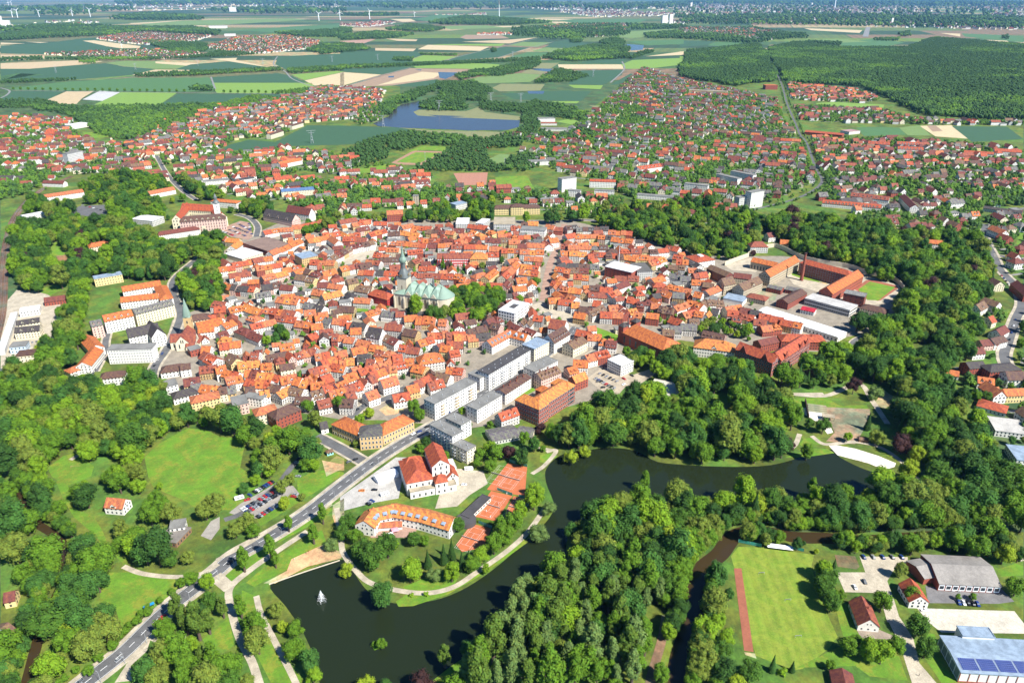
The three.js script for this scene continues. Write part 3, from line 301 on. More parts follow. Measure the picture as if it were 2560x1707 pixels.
pxSheet('running_lane', tF([[370, 412], [422, 412], [505, 985], [440, 975]]), M.track, .1, 2);
pxSheet('jumping_sand', tF([[440, 985], [515, 995], [525, 1030], [450, 1005]]), M.sand, .1, 2);
pxSheet('beach', tD([[1800, 515], [1960, 430], [1990, 350], [2230, 240], [2300, 290], [2352, 300], [2330, 345], [2100, 400], [1880, 515]]), M.sand, .1, 2);
pxSheet('white_beach', tO([[1020, 750], [1060, 745], [1200, 770], [1360, 820], [1480, 870], [1470, 895], [1400, 915], [1290, 870], [1080, 815]]), M.white, .1, 2);
pxSheet('white_terrace', tO([[810, 490], [970, 490], [1050, 660], [1010, 670], [960, 600], [860, 540]]), M.white, .1, 2);
pxSheet('stage_yard', tO([[980, 485], [1300, 500], [1310, 560], [1260, 640], [1200, 740], [1000, 720], [1060, 660]]), mat('dry_earth', [.44, .37, .28], texGround, .97), .1, 2);

// prison ground, pitches
pxSheet('prison_yard', T(1960, 630, 300 / 2352, [[0, 380], [300, 330], [1000, 480], [1560, 430], [2250, 640], [2300, 760], [2050, 1000], [1500, 1060], [600, 760], [200, 640]]), M.pale, .06);
pxSheet('prison_pitch_border', T(1960, 630, 300 / 2352, [[1620, 550], [1740, 545], [2220, 660], [2250, 710], [1900, 950], [1840, 960], [1380, 730]]), M.track, .09, 2); pxSheet('prison_pitch', T(1960, 630, 300 / 2352, [[1690, 580], [2190, 690], [1860, 950], [1640, 940], [1460, 735]]), M.lawnB, .12, 2);
pxSheet('prison_lawn', T(1960, 630, 300 / 2352, [[150, 430], [250, 385], [340, 400], [790, 520], [690, 590], [400, 540], [160, 450]]), M.lawnB, .09, 4); pxSheet('sand_court', T(1960, 630, 300 / 2352, [[680, 590], [790, 515], [950, 560], [830, 640]]), M.sand, .12, 2);
pxSheet('cinder_pitch', T(850, 420, SA, [[775, 35], [1010, 30], [1000, 115], [820, 118]]), mat('cinder', [.46, .23, .17], texCourt, .97), .1, 2); pxSheet('grass_pitch', T(850, 420, SA, [[1060, 62], [1280, 52], [1330, 145], [1075, 150]]), M.lawnB, .1, 2);
pxSheet('stadium_track', tB([[350, 1112], [500, 1030], [720, 1036], [735, 1048], [560, 1128], [400, 1125]]), mat('stadium_track', [.4, .25, .17], texCourt, .97), .09, 2); pxSheet('stadium_lawn', tB([[385, 1108], [515, 1040], [700, 1046], [540, 1116]]), M.lawnB, .12, 2);
for (let i = 0; i < 5; i++) pxSheet('distant_tennis_court', tB([[725 + i * 50, 1100 - i * 19], [790 + i * 50, 1072 - i * 19], [850 + i * 50, 1078 - i * 19], [770 + i * 50, 1106 - i * 19]]), M.clay, .1, 2);

// roads and paths (centre lines in photograph pixels, widths in metres)
const avenues = [];
function road(name, px, w, m, y, o = {}) { const l = smooth(W(px), o.n ?? 8); if (o.hidden) avenues.push(l); const r = struct(name, ribbon(l, w, y), m); markLine(l, w, 2); if (!o.hidden) for (let i = 0; i < l.length - 1; i++) for (let k = 0; k < 4; k++) { const [u, v] = project(l[i][0] + (l[i + 1][0] - l[i][0]) * k / 4, 0, l[i][1] + (l[i + 1][1] - l[i][1]) * k / 4); keepClear([[u - 5, v - 4], [u + 5, v - 4], [u + 5, v + 4], [u - 5, v + 4]]); } if (o.walk) for (const s of [-1, 1]) struct('pavement', ribbon(l, o.walk, y + .11, .2, s * (w / 2 + o.walk / 2)), o.walkMat ?? M.pale); if (o.dash) { const s = along(l), m2 = new MB(); dashes(m2, l, 0, .28, y + .014, 4, 5); for (const q of [-1, 1]) dashes(m2, l, q * (w / 2 - .5), .2, y + .014, 40, 0.4); struct('road_markings', m2.geo(), M.paint); } return l; }
function dashes(m, l, off, w, y, on, gap) { const c = offsetLine(l, off), s = along(c), tot = s[s.length - 1]; const P = d => { let i = 0; while (i < s.length - 2 && s[i + 1] < d) i++; const t = (d - s[i]) / (s[i + 1] - s[i] || 1), dx = c[i + 1][0] - c[i][0], dz = c[i + 1][1] - c[i][1], q = Math.hypot(dx, dz) || 1; return [c[i][0] + dx * t, c[i][1] + dz * t, dx / q, dz / q]; }; for (let d = 0; d < tot; d += on + gap) { const steps = Math.max(1, Math.ceil(on / 6)); for (let k = 0; k < steps; k++) { const a = P(Math.min(tot, d + on * k / steps)), b = P(Math.min(tot, d + on * (k + 1) / steps)), h = w / 2; m.quad([a[0] - a[3] * h, y, a[1] + a[2] * h], [b[0] - b[3] * h, y, b[1] + b[2] * h], [b[0] + b[3] * h, y, b[1] - b[2] * h], [a[0] + a[3] * h, y, a[1] - a[2] * h]); } } }
const mainRoad = road('road', [[170, 1740], [219, 1701], [311, 1628], [380, 1559], [428, 1515], [537, 1431], [585, 1391], [651, 1354], [753, 1292], [850, 1217], [898, 1180], [960, 1136], [1025, 1096], [1077, 1067], [1168, 1012], [1216, 979], [1289, 939], [1369, 884], [1420, 844], [1440, 818]], 10.5, M.asphalt, .12, { walk: 2.6, dash: true });
for (const [px, w, walk] of [[[[790, 1090], [850, 1121], [908, 1154]], 9, 2], [[[560, 1300], [600, 1285], [690, 1215], [735, 1160], [790, 1110]], 5, 0], [[[850, 1060], [879, 1040], [918, 1010], [960, 998], [1015, 967]], 7, 1.5], [[[500, 640], [435, 698], [431, 731], [450, 778], [448, 800], [414, 875], [388, 913], [376, 950]], 8, 2.4], [[[590, 535], [621, 544], [643, 566], [640, 592]], 8, 2], [[[1850, 90], [1900, 130], [1949, 197], [1970, 263], [1992, 314], [2003, 340], [2014, 351], [2040, 420], [2055, 456], [2000, 493], [1905, 519], [1820, 540], [1762, 581]], 5.5, 0], [[[1280, 553], [1416, 553], [1443, 550], [1500, 552]], 8, 2], [[[2464, 560], [2464, 595], [2486, 639], [2504, 676], [2540, 715], [2556, 760], [2540, 800], [2523, 850], [2512, 895], [2540, 940], [2580, 960]], 9, 3], [[[2486, 638], [2580, 650]], 8, 2], [[[1455, 809], [1506, 766], [1590, 705], [1671, 650], [1700, 620]], 6, 2], [[[1019, 681], [1067, 625], [1080, 608]], 5, 1.5], [[[1266, 735], [1291, 673], [1310, 640]], 5, 1.5], [[[1560, 930], [1470, 895], [1540, 860]], 6, 1.5], [[[235, 930], [260, 880], [265, 845], [290, 800], [420, 770]], 6, 2], [[[390, 390], [420, 440], [460, 480], [490, 500]], 7, 2], [[[2120, 880], [2140, 850], [2200, 830]], 5, 1.5]]) road('road', px, w, M.asphalt, .11 + (count.road ?? 0) * .003, { walk, n: 8, hidden: w === 5.5 });
road('pedestrian_street', [[1358, 752], [1375, 662], [1392, 620], [1402, 588], [1411, 560]], 9, M.redpave, .12); pxSheet('market_square', [[846, 655], [880, 628], [940, 618], [935, 640], [905, 652], [870, 668]], M.pale, .1, 2); pxSheet('corn_market', [[1320, 770], [1345, 755], [1380, 765], [1450, 790], [1470, 800], [1430, 815], [1380, 792]], M.pale, .1, 2);
pxSheet('castle_square', [[548, 572], [600, 552], [622, 556], [632, 590], [620, 600], [575, 592]], M.redpave, .1, 2);
for (const [px, w, m] of [[[[307, 1416], [355, 1434], [453, 1442], [512, 1431], [545, 1410]], 3.6, 0], [[[768, 1328], [695, 1376], [622, 1427], [574, 1471], [578, 1526], [600, 1599], [629, 1654], [651, 1720]], 4.5, 0], [[[574, 1471], [537, 1440]], 8, 0], [[[640, 1490], [650, 1530], [684, 1599], [724, 1676], [745, 1720]], 3.5, 0], [[[841, 1270], [852, 1343], [857, 1380], [890, 1427], [923, 1456], [1004, 1478], [1077, 1482], [1135, 1467], [1197, 1427], [1270, 1376], [1318, 1332], [1370, 1260]], 3.8, 0], [[[1665, 1540], [1655, 1600], [1629, 1690], [1620, 1740]], 5, 1], [[[1366, 1130], [1390, 1125], [1360, 1165], [1330, 1185]], 3.5, 0], [[[1395, 1128], [1340, 1118]], 3, 0], [[[2000, 1085], [1990, 1110], [1980, 1120]], 4, 0], [[[2030, 1090], [2060, 1110], [2140, 1105], [2200, 1118], [2250, 1150], [2290, 1190], [2310, 1210]], 4, 0], [[[2060, 985], [1980, 985], [1960, 982]], 5, 0], [[[1950, 982], [2060, 990], [2150, 960], [2180, 1000], [2220, 1060]], 5, 0], [[[240, 1120], [200, 1135], [175, 1150]], 4, 0], [[[785, 1250], [620, 1360], [540, 1400]], 2.6, 0], [[[370, 1590], [405, 1605], [440, 1590], [480, 1600]], 3, 0]]) road('path', px, w, m ? mat('track_earth', [.33, .25, .18], texGround, .97) : M.pale, .145 + (count.path ?? 0) * .003);
struct('railway', ribbon(smooth(W([[-30, 900], [0, 786], [8, 676], [15, 610], [30, 555], [47, 526], [70, 500], [110, 470], [180, 440]]), 8), 11, .1), M.gravel); markLine(smooth(W([[-30, 900], [0, 786], [8, 676], [15, 610], [30, 555], [47, 526], [70, 500], [110, 470], [180, 440]]), 8), 12, 2);
for (const o of [-3, -1.56, 1.56, 3]) struct('rail', ribbon(smooth(W([[-30, 900], [0, 786], [8, 676], [15, 610], [30, 555], [47, 526], [70, 500], [110, 470]]), 8), .16, .3, .18, o), M.steel);
for (const p of [[[540, 545], [700, 538], [920, 528]], [[1895, 385], [1870, 440], [1950, 490], [2000, 540], [2160, 600]], [[1440, 525], [1470, 610]], [[0, 600], [60, 620], [40, 650], [0, 670]], [[80, 617], [700, 628], [1470, 636], [2060, 642]]]) road('country_road', tA(p), 7, mat('country_asphalt', [.3, .3, .29], texAsphalt, .95), .2); for (const p of [[[490, 440], [560, 438]], [[700, 415], [960, 350], [1350, 262]], [[1080, 395], [1300, 325], [1460, 285]], [[1930, 420], [1945, 470], [1850, 565]], [[0, 600], [300, 510], [480, 462]]]) road('country_road', tB(p), 7, mats.country_asphalt, .2); road('country_road', tC([[1290, 185], [1270, 250]]), 45, mats.country_asphalt, .3);

// yards, plazas, car parks
for (const [n, px, m] of [
  ['car_park', T(560, 1120, 300 / 2352, [[90, 1270], [330, 1080], [690, 880], [960, 720], [1350, 740], [1560, 1000], [1500, 1000], [1300, 900], [1000, 1200], [640, 1380], [300, 1340]]), mat('car_park', [.4, .365, .32], texAsphalt, .95)], ['theatre_plaza', tN([[380, 830], [520, 830], [450, 900], [420, 1000], [400, 1110], [230, 1140], [0, 1200], [0, 1100], [200, 960]]), mat('plaza', [.56, .55, .54], texPaving, .9)], ['theatre_yard', tN([[740, 900], [980, 925], [1010, 1010], [890, 1085], [800, 1165], [650, 1180], [700, 1020]]), M.pale], ['gravel_yard', tM([[2200, 850], [2352, 880], [2352, 900], [2230, 960]]), M.sand], ['car_park', tN([[1690, 290], [1830, 190], [1990, 270], [2050, 290], [1950, 350], [1880, 430], [1790, 380]]), mat('gravel_lot', [.52, .45, .35], texPaving, .95)], ['yard_drive', tN([[1990, 270], [2170, 210], [2160, 260], [2050, 330], [1970, 340]]), mats.gravel_lot], ['paved_yard', tF([[1070, 440], [1270, 440], [1230, 330], [1560, 335], [1560, 380], [1480, 400], [1420, 500], [1470, 640], [1500, 740], [1540, 800], [1420, 780], [1380, 640], [1330, 580], [1130, 575]]), M.pale], ['white_yard', tF([[1625, 685], [1800, 690], [2290, 705], [2352, 785], [2420, 860], [1790, 850], [1700, 780]]), mat('concrete', [.7, .66, .58], texPaving, .92)], ['factory_yard', tF([[1680, 530], [1770, 545], [2180, 530], [2290, 640], [2180, 655], [1700, 650]]), mat('factory_yard', [.24, .23, .23], texAsphalt, .92)], ['farm_lane', tF([[1420, 760], [1500, 740], [1600, 900], [1640, 1060], [1760, 1200], [1590, 1200], [1530, 1010], [1480, 880]]), M.pale], ['clubhouse_path', tF([[1210, 830], [1360, 830], [1500, 890], [1440, 900], [1240, 890]]), mat('clubhouse_path', [.4, .33, .27], texPaving, .95)], ['lay_by', tD([[1010, 870], [1030, 890], [1000, 980], [890, 1080], [900, 1180], [780, 1195], [860, 1070], [950, 960]]), M.pale], ['lay_by', T(560, 1120, 300 / 2352, [[1400, 1450], [1700, 1250], [2050, 1050], [2130, 1120], [1750, 1360], [1450, 1568]]), M.sand], ['roadside_sand', T(560, 1120, 300 / 2352, [[2130, 1120], [2352, 980], [2352, 1568], [2200, 1560], [2120, 1330]]), M.sand], ['school_yard', T(760, 780, 400 / 2352, [[1100, 1440], [1250, 1340], [1440, 1410], [1480, 1450], [1350, 1500], [1200, 1520]]), M.sand], ['playground', tO([[1330, 460], [1400, 370], [1440, 400], [1500, 430], [1400, 500]]), M.sand], ['pavilion_drive', tD([[1370, 190], [1440, 90], [1500, 60], [1500, 140], [1440, 220]]), mats.car_park], ['car_park', tK([[460, 310], [540, 260], [720, 250], [760, 320], [600, 330]]), M.asphalt], ['fallow_lot', tM([[960, 900], [600, 900], [480, 1000], [500, 850]].map(([x, y]) => [x * .2 + 380, y * .1 + 800])), M.lawnDry], ['school_lot', tK([[380, 600], [480, 590], [490, 640], [400, 640]]), M.earth], ['station_square', tK([[260, 940], [340, 935], [410, 1000], [390, 1100], [250, 1110]]), M.pale], ['prison_drive', T(1660, 580, 400 / 2352, [[1200, 870], [1500, 700], [1700, 800], [1640, 1000], [1480, 1020], [1300, 1060]]), mats.dry_earth], ['dust_yard', T(1660, 580, 400 / 2352, [[900, 490], [1280, 380], [1400, 540], [1350, 590], [1000, 560]]), M.pale], ['garden_plot', tF([[1060, 320], [1200, 330], [1230, 400], [1210, 420], [1080, 400]]), M.earth],
]) pxSheet(n, px, m, .09 + (count[n] ?? 0) * .001 + n.length * .0007, 2);

// ---------------------------------------------------------------- landmark buildings
const B = building;
{ // the green-roofed church with its tower
  const A = G(987, 768), Bq = G(1096, 783), L = Math.hypot(Bq[0] - A[0], Bq[1] - A[1]), a = Math.atan2(-(Bq[1] - A[1]), Bq[0] - A[0]), D = 27;
  const t = thing('church', 'pale stone town church with green copper gabled roofs and a domed clock tower', 'church', A[0], A[1], a); mark(rect(A[0] + Math.cos(a) * L / 2 + Math.sin(a) * -D / 2, A[1] - Math.sin(a) * L / 2 - Math.cos(a) * D / 2, L + 8, D + 4, a), 1);
  const h = 17, w = part(t, 'wall', new MB().box(0, L, 0, h, -D, 0).geo(), M.stone);                       // x along the front, z < 0 away from the camera
  const n = 4, x0 = 13, bw = (L - x0) / n;
  const tall = (x, y, z, hh, ww, ry) => { const s = new THREE.Shape(); s.moveTo(-ww / 2, 0); s.lineTo(ww / 2, 0); s.lineTo(ww / 2, hh - ww * .6); s.quadraticCurveTo(ww / 2, hh - .2, 0, hh); s.quadraticCurveTo(-ww / 2, hh - .2, -ww / 2, hh - ww * .6); const g = new THREE.ExtrudeGeometry(s, { depth: .12, bevelEnabled: false }); const o = part(w, 'window', g, mat('church_glass', [.12, .09, .065], null, .5)); o.position.set(x, y, z); o.rotation.y = ry; };
  for (let i = 0; i < n; i++) {
    const cx = x0 + (i + .5) * bw, m = new MB(), e = h + .4, pk = h + 11.5, r = 5;                               // one hipped cross roof to each bay
    const F = [cx - bw / 2, e, .6], Fr = [cx + bw / 2, e, .6], Bk = [cx - bw / 2, e, -D - .6], Br = [cx + bw / 2, e, -D - .6], p1 = [cx, pk, -D / 2 + r], p2 = [cx, pk, -D / 2 - r], v1 = [cx - bw / 2, h + 8, -D / 2], v2 = [cx + bw / 2, h + 8, -D / 2];
    m.tri(F, Fr, p1).tri(Br, Bk, p2).tri(F, p1, v1).tri(p1, p2, v1).tri(v1, p2, Bk).tri(Fr, v2, p1).tri(p1, v2, p2).tri(v2, Br, p2); part(t, 'roof', m.geo(), M.copper);
    tall(cx, 3.5, .02, 11, 2.6, 0); tall(cx, 3.5, -D - .14, 11, 2.6, 0);
    const g = new THREE.Shape(); g.moveTo(-3.4, 0); g.lineTo(3.4, 0); g.lineTo(2.9, 1.4); g.lineTo(2, 1.6); g.lineTo(1.7, 3.2); g.lineTo(.8, 3.5); g.lineTo(0, 5); g.lineTo(-.8, 3.5); g.lineTo(-1.7, 3.2); g.lineTo(-2, 1.6); g.lineTo(-2.9, 1.4); if (i < 4 || true) { const q = part(t, 'gable', new THREE.ExtrudeGeometry(g, { depth: .8, bevelEnabled: false }), M.stone); q.position.set(cx, h + .3, .1); }
  }
  tall(6.5, 3.5, .02, 11, 2.6, 0); part(t, 'aisle_roof', new MB().tri([-.5, h + .3, .6], [13, h + .3, .6], [9, h + 3.5, -9]).tri([-.5, h + .3, .6], [9, h + 3.5, -9], [-.5, h + .3, -D]).tri([13, h + .3, .6], [13, h + .3, -D], [9, h + 3.5, -9]).geo(), M.copper);
  for (let i = -1; i <= n; i++) { const b = part(t, 'buttress', new MB().box(-.7, .7, 0, 13, -.1, 1.7).quad([-.7, 13, 1.7], [.7, 13, 1.7], [.7, 16, 0], [-.7, 16, 0]).geo(), M.stone); b.position.set(i < 0 ? .7 : x0 + i * bw, 0, 0); }
  part(t, 'cornice', new MB().box(-.4, L + .4, h - .5, h + .2, -.02, .7, true).geo(), mat('stone_dark', [.3, .27, .22], texPlaster, .9));
  { const s = new THREE.CylinderGeometry(D / 2, D / 2, h, 8, 1, false, 0, Math.PI).translate(0, h / 2, 0), o = part(t, 'apse', s, M.stone); o.position.set(L, 0, -D / 2); const c = part(t, 'apse_roof', new THREE.ConeGeometry(D / 2 + .6, 12, 8, 1, false, 0, Math.PI).translate(0, h + 6, 0), M.copper); c.position.set(L, 0, -D / 2); for (let k = 0; k < 4; k++) { const q = (k + .5) * Math.PI / 4; tall(L + Math.sin(q) * (D / 2 * Math.cos(Math.PI / 8) + .02), 3, -D / 2 + Math.cos(q) * (D / 2 * Math.cos(Math.PI / 8) + .02), 11, 2, q); } }
  { // roof turret
    const r = part(t, 'roof_turret', new THREE.CylinderGeometry(1.2, 1.5, 6, 8).translate(0, 3, 0), M.lead); r.position.set(L * .8, h + 9.5, -D / 2); part(r, 'turret_cap', new THREE.ConeGeometry(1.5, 7, 8).translate(0, 9.5, 0), M.lead); }
  const tw = part(t, 'tower', new MB().box(-6, 6, 0, 33, -6, 6).geo(), M.stone); tw.position.set(6, 0, -15);
  for (const s of [0, 1, 2, 3]) { const o = part(tw, 'window', new THREE.BoxGeometry(1, 5, .2), mats.church_glass); const q = s * Math.PI / 2; o.position.set(Math.sin(q) * 6.02, 22, Math.cos(q) * 6.02); o.rotation.y = q; }
  part(tw, 'tower_cornice', new MB().box(-6.5, 6.5, 33, 33.8, -6.5, 6.5, true).geo(), M.lead);
  const lathe = pts => new THREE.LatheGeometry(pts.map(p => new THREE.Vector2(p[0], p[1] + 2.7)), 8);
  part(tw, 'dome', lathe([[6.9, 30.8], [6.4, 33], [5.6, 36], [3.9, 39.2], [3, 41.2]]), M.lead); part(tw, 'lantern', lathe([[3.1, 41], [2.9, 47.5], [3.8, 48]]), M.lead); part(tw, 'bulb', lathe([[3.8, 48], [4.6, 50], [4.3, 52.5], [2.7, 54.4], [2.3, 55.6]]), M.copper); part(tw, 'spire', lathe([[2.6, 55.4], [1.5, 59], [.6, 65], [.12, 70.5]]), M.copper);
  for (let k = 0; k < 4; k++) { const q = k * Math.PI / 2, c = part(tw, 'clock_face', new THREE.CylinderGeometry(1.5, 1.5, .4, 16).rotateX(Math.PI / 2), M.darkmetal); c.position.set(Math.sin(q) * 6.5, 36.4, Math.cos(q) * 6.5); c.rotation.y = q; const ring = part(c, 'clock_ring', new THREE.TorusGeometry(1.35, .1, 6, 16).translate(0, 0, .22), mat('gilt', [.6, .42, .12], null, .4)); }
}
{ // the small spired church
  const f = frame2(452, 842, 468, 815, 15), t = thing('small_church', 'small sandstone church with red roofs and green copper spire', 'church', f.cx, f.cz, f.a); mark(rect(f.cx, f.cz, 40, 26, f.a), 1);
  block(t, 0, 0, 0, { L: 30, D: 13, h: 9, rh: 7, wall: 'cream', roof: 'brick', win: { sp: 5, storey: 9, w: 1.3, wh: 4.5, y0: 2.5 } }); block(t, -6, 0, Math.PI / 2, { L: 25, D: 11, h: 9, rh: 6.5, wall: 'cream', roof: 'brick', win: { sp: 5, storey: 9, w: 1.3, wh: 4.5, y0: 2.5 } }); block(t, -14, 8, Math.PI / 2, { L: 9, D: 7, h: 5.5, rh: 3.5, wall: 'cream', roof: 'brick', win: false }); block(t, 0, 10.5, 0, { L: 18, D: 8, h: 4.5, rh: 3, wall: 'cream', roof: 'brick', win: false });
  const w = part(t, 'tower', new MB().box(-3.6, 3.6, 0, 24, -3.6, 3.6).geo(), wallMat('ochre')); w.position.set(18, 0, 0); part(w, 'spire', new THREE.ConeGeometry(4.6, 20, 8).translate(0, 35, 0), M.copper); part(w, 'spire_skirt', new THREE.CylinderGeometry(4.1, 5.4, 2, 4).rotateY(Math.PI / 4).translate(0, 25, 0), M.copper); for (let k = 0; k < 4; k++) { const q = k * Math.PI / 2, o = part(w, 'window', new THREE.BoxGeometry(1.2, 3, .2), M.pane); o.position.set(Math.sin(q) * 3.62, 19, Math.cos(q) * 3.62); o.rotation.y = q; }
}
{ // castle
  const f = frame2(452, 541, 556, 533, 24), t = thing('castle', 'cream and pink baroque castle with brown front roof, red rear roofs and white tower', 'castle', f.cx, f.cz, f.a); mark(rect(f.cx, f.cz - 30, f.L + 16, 100, f.a), 1);
  block(t, 0, 0, 0, { L: f.L + 6, D: 15, h: 17, rh: 7, wall: 'pink', roof: 'brown', type: 'hip', win: { sp: 3.6, storey: 4.6, w: 1.5, wh: 2.5 } });
  const loc = (x, y, h) => { const [px, pz] = G(x, y, h), dx = px - f.cx, dz = pz - f.cz, c = Math.cos(f.a), s = Math.sin(f.a); return [dx * c - dz * s, dx * s + dz * c]; };
  const wing = (x1, y1, x2, y2, D, h, rh, roof) => { const p = loc(x1, y1, h + rh), q = loc(x2, y2, h + rh); block(t, (p[0] + q[0]) / 2, (p[1] + q[1]) / 2, Math.atan2(-(q[1] - p[1]), q[0] - p[0]), { L: Math.hypot(q[0] - p[0], q[1] - p[1]) + 10, D, h, rh, wall: 'cream', roof, win: { sp: 3.6, storey: 4.6, w: 1.5, wh: 2.5 } }); };
  wing(462, 508, 532, 512, 16, 16, 8, 'red'); wing(440, 535, 464, 507, 14, 15.5, 7, 'red'); wing(530, 512, 552, 530, 13, 15, 7, 'red');
  for (let i = 0; i < 7; i++) dormer(t, (i - 3) * f.L / 7.4, 1, 15, 17, 7, wallMat('cream'), roofMat('brown'), 3, 'gable', .22);
  const p = loc(541, 519, 30), w = part(t, 'tower', new MB().box(-4.2, 4.2, 0, 37, -4.2, 4.2).geo(), wallMat('white')); w.position.set(p[0], 0, p[1]); part(w, 'tower_roof', new THREE.LatheGeometry([[5.4, 37], [5, 39], [3, 41.5], [2.4, 42], [2.4, 45.5], [2.9, 46], [1.8, 48.5], [.2, 52]].map(q => new THREE.Vector2(...q)), 8), M.lead); for (let k = 0; k < 4; k++) for (const y of [20, 26, 32]) { const q = k * Math.PI / 2, o = part(w, 'window', new THREE.BoxGeometry(1.2, 2, .2), M.pane); o.position.set(Math.sin(q) * 4.22, y, Math.cos(q) * 4.22); o.rotation.y = q; }
  const gate = part(t, 'gateway', new MB().box(-3, 3, 0, 8, 7.4, 8.6).geo(), M.stone); part(gate, 'door', new MB().box(-1.4, 1.4, 0, 4.6, 8.6, 8.75).geo(), M.darkmetal);
}
B('armoury', 'long pink armoury with tall gables and a steep slate roof', 'museum', 665, 521, 738, 536, { D: 17, h: 9, rh: 9, wall: 'pink', roof: 'slate', dormers: 3, dw: 5, dup: .08, chimneys: 0 }); B('granary', 'white gabled granary with steep dark red roof behind the pink armoury', 'museum', 720, 512, 778, 521, { D: 15, h: 11, rh: 9, wall: 'white', roof: 'maroon', win: { sp: 3.4 } });
{ // sandstone court building: two wings and a middle block
  const f = frame2(912, 1068, 940, 1066, 12), t = thing('court_building', 'sandstone court building with orange wings and grey roofed middle block', 'court', f.cx, f.cz, f.a);
  const loc = (x, y, h) => { const [px, pz] = G(x, y, h), dx = px - f.cx, dz = pz - f.cz, c = Math.cos(f.a), s = Math.sin(f.a); return [dx * c - dz * s, dx * s + dz * c]; };
  const seg = (x1, y1, x2, y2, o) => { const p = loc(x1, y1, o.h + o.rh), q = loc(x2, y2, o.h + o.rh), A = G(x1, y1, o.h + o.rh), C = G(x2, y2, o.h + o.rh), an = Math.atan2(-(q[1] - p[1]), q[0] - p[0]), L = Math.hypot(q[0] - p[0], q[1] - p[1]) + (o.ext ?? 8); block(t, (p[0] + q[0]) / 2, (p[1] + q[1]) / 2, an, { L, ...o }); mark(rect((A[0] + C[0]) / 2, (A[1] + C[1]) / 2, L, o.D, an + f.a), 1); return [(p[0] + q[0]) / 2, (p[1] + q[1]) / 2, an]; };
  const win = { sp: 2.7, storey: 4.2, w: 1.2, wh: 2.1 };
  seg(852, 1040, 905, 1062, { D: 15, h: 9.5, rh: 5.5, wall: 'ochre', roof: 'orange', type: 'hip', ridge: 12, apart: true, win }); seg(952, 1060, 1010, 1034, { D: 15, h: 9.5, rh: 5.5, wall: 'ochre', roof: 'orange', type: 'hip', ridge: 16, apart: true, win });
  seg(914, 1070, 938, 1068, { D: 17, h: 12.5, rh: 2.6, ext: 10, wall: 'ochre', roofMat: mat('roof_grey_tile', [.14, .14, .135], texTile, .8), type: 'hip', apart: true, win }); part(t, 'attic_band', new MB().box(-9.4, 9.4, 11.4, 12.6, 8.52, 8.9, true).geo(), M.frame); part(t, 'door', new MB().box(-1, 1, 0, 3, 8.52, 8.75).geo(), M.timber);
}
// slab blocks along the main road
const slab = (label, x1, y1, x2, y2, o) => B('apartment_block', label, 'apartments', x1, y1, x2, y2, { type: 'flat', wall: 'white', apart: true, win: { sp: 2.9, storey: 2.85, w: 1.25, wh: 1.3 }, units: 5, ext: 2, ...o }, 'apartment blocks along the main road');
const bl = [slab('white six storey block with felt roof opposite the sandstone court building', 1090, 1056, 1142, 1083, { D: 11.5, h: 18 }), slab('white four storey block joined to the rear of the six storey block', 1128, 1039, 1163, 1055, { D: 12, h: 14 }), slab('cream four storey block with balconies behind the theatre', 1138, 1102, 1176, 1120, { D: 10, h: 12, wall: 'cream' }), slab('white corner block with balconies across from the timber corner houses', 1075, 1003, 1176, 950, { D: 13, h: 16 }), slab('white block with pale grey roof beside the red brick school', 1181, 1018, 1240, 983, { D: 12, h: 13 }), slab('longest white block with balcony strips and brown felt roof', 1210, 930, 1311, 871, { D: 13, h: 17, units: 12 }), slab('white end block at right angles to the longest white block', 1182, 929, 1208, 940, { D: 11, h: 13, units: 2 }), slab('cream block with blue grey metal roof above ground floor shops', 1322, 866, 1356, 849, { D: 16, h: 14, roofMat: M.flatblue, wall: 'cream' }), slab('low grey roofed commercial block with white walls', 1325, 923, 1378, 896, { D: 15, h: 9 })];
bl[5].children.find(c => c.name === 'roof').material = M.flatdark;
B('apartment_block', 'white block with low dark brown pitched roof beside the lawn', 'apartments', 1250, 975, 1315, 934, { D: 12, h: 11, rh: 2.2, wall: 'white', roof: 'brown', apart: true, chimneys: 6, win: { sp: 2.6, w: 1.1, wh: 1.4 } }, 'apartment blocks along the main road');
for (const [i, n, y] of [[0, 4, 5], [3, 3, 4], [5, 5, 4], [2, 2, 3]]) { const t = bl[i], f = t._f; for (let k = 0; k < n; k++) for (let s = 1; s <= y; s++) { const b = part(t, 'balcony', new MB().box(-1.6, 1.6, 0, .15, 0, 1.4, true).box(-1.6, 1.6, .15, 1.05, 1.3, 1.4).box(-1.6, -1.5, .15, 1.05, 0, 1.29).box(1.5, 1.6, .15, 1.05, 0, 1.29).geo(), i === 3 ? mat('balcony_ochre', [.45, .33, .18], null, .8) : M.metalgrey); b.position.set((k + .5 - n / 2) * f.L / n, s * 2.85 - .1, f.D / 2 + .02); } }
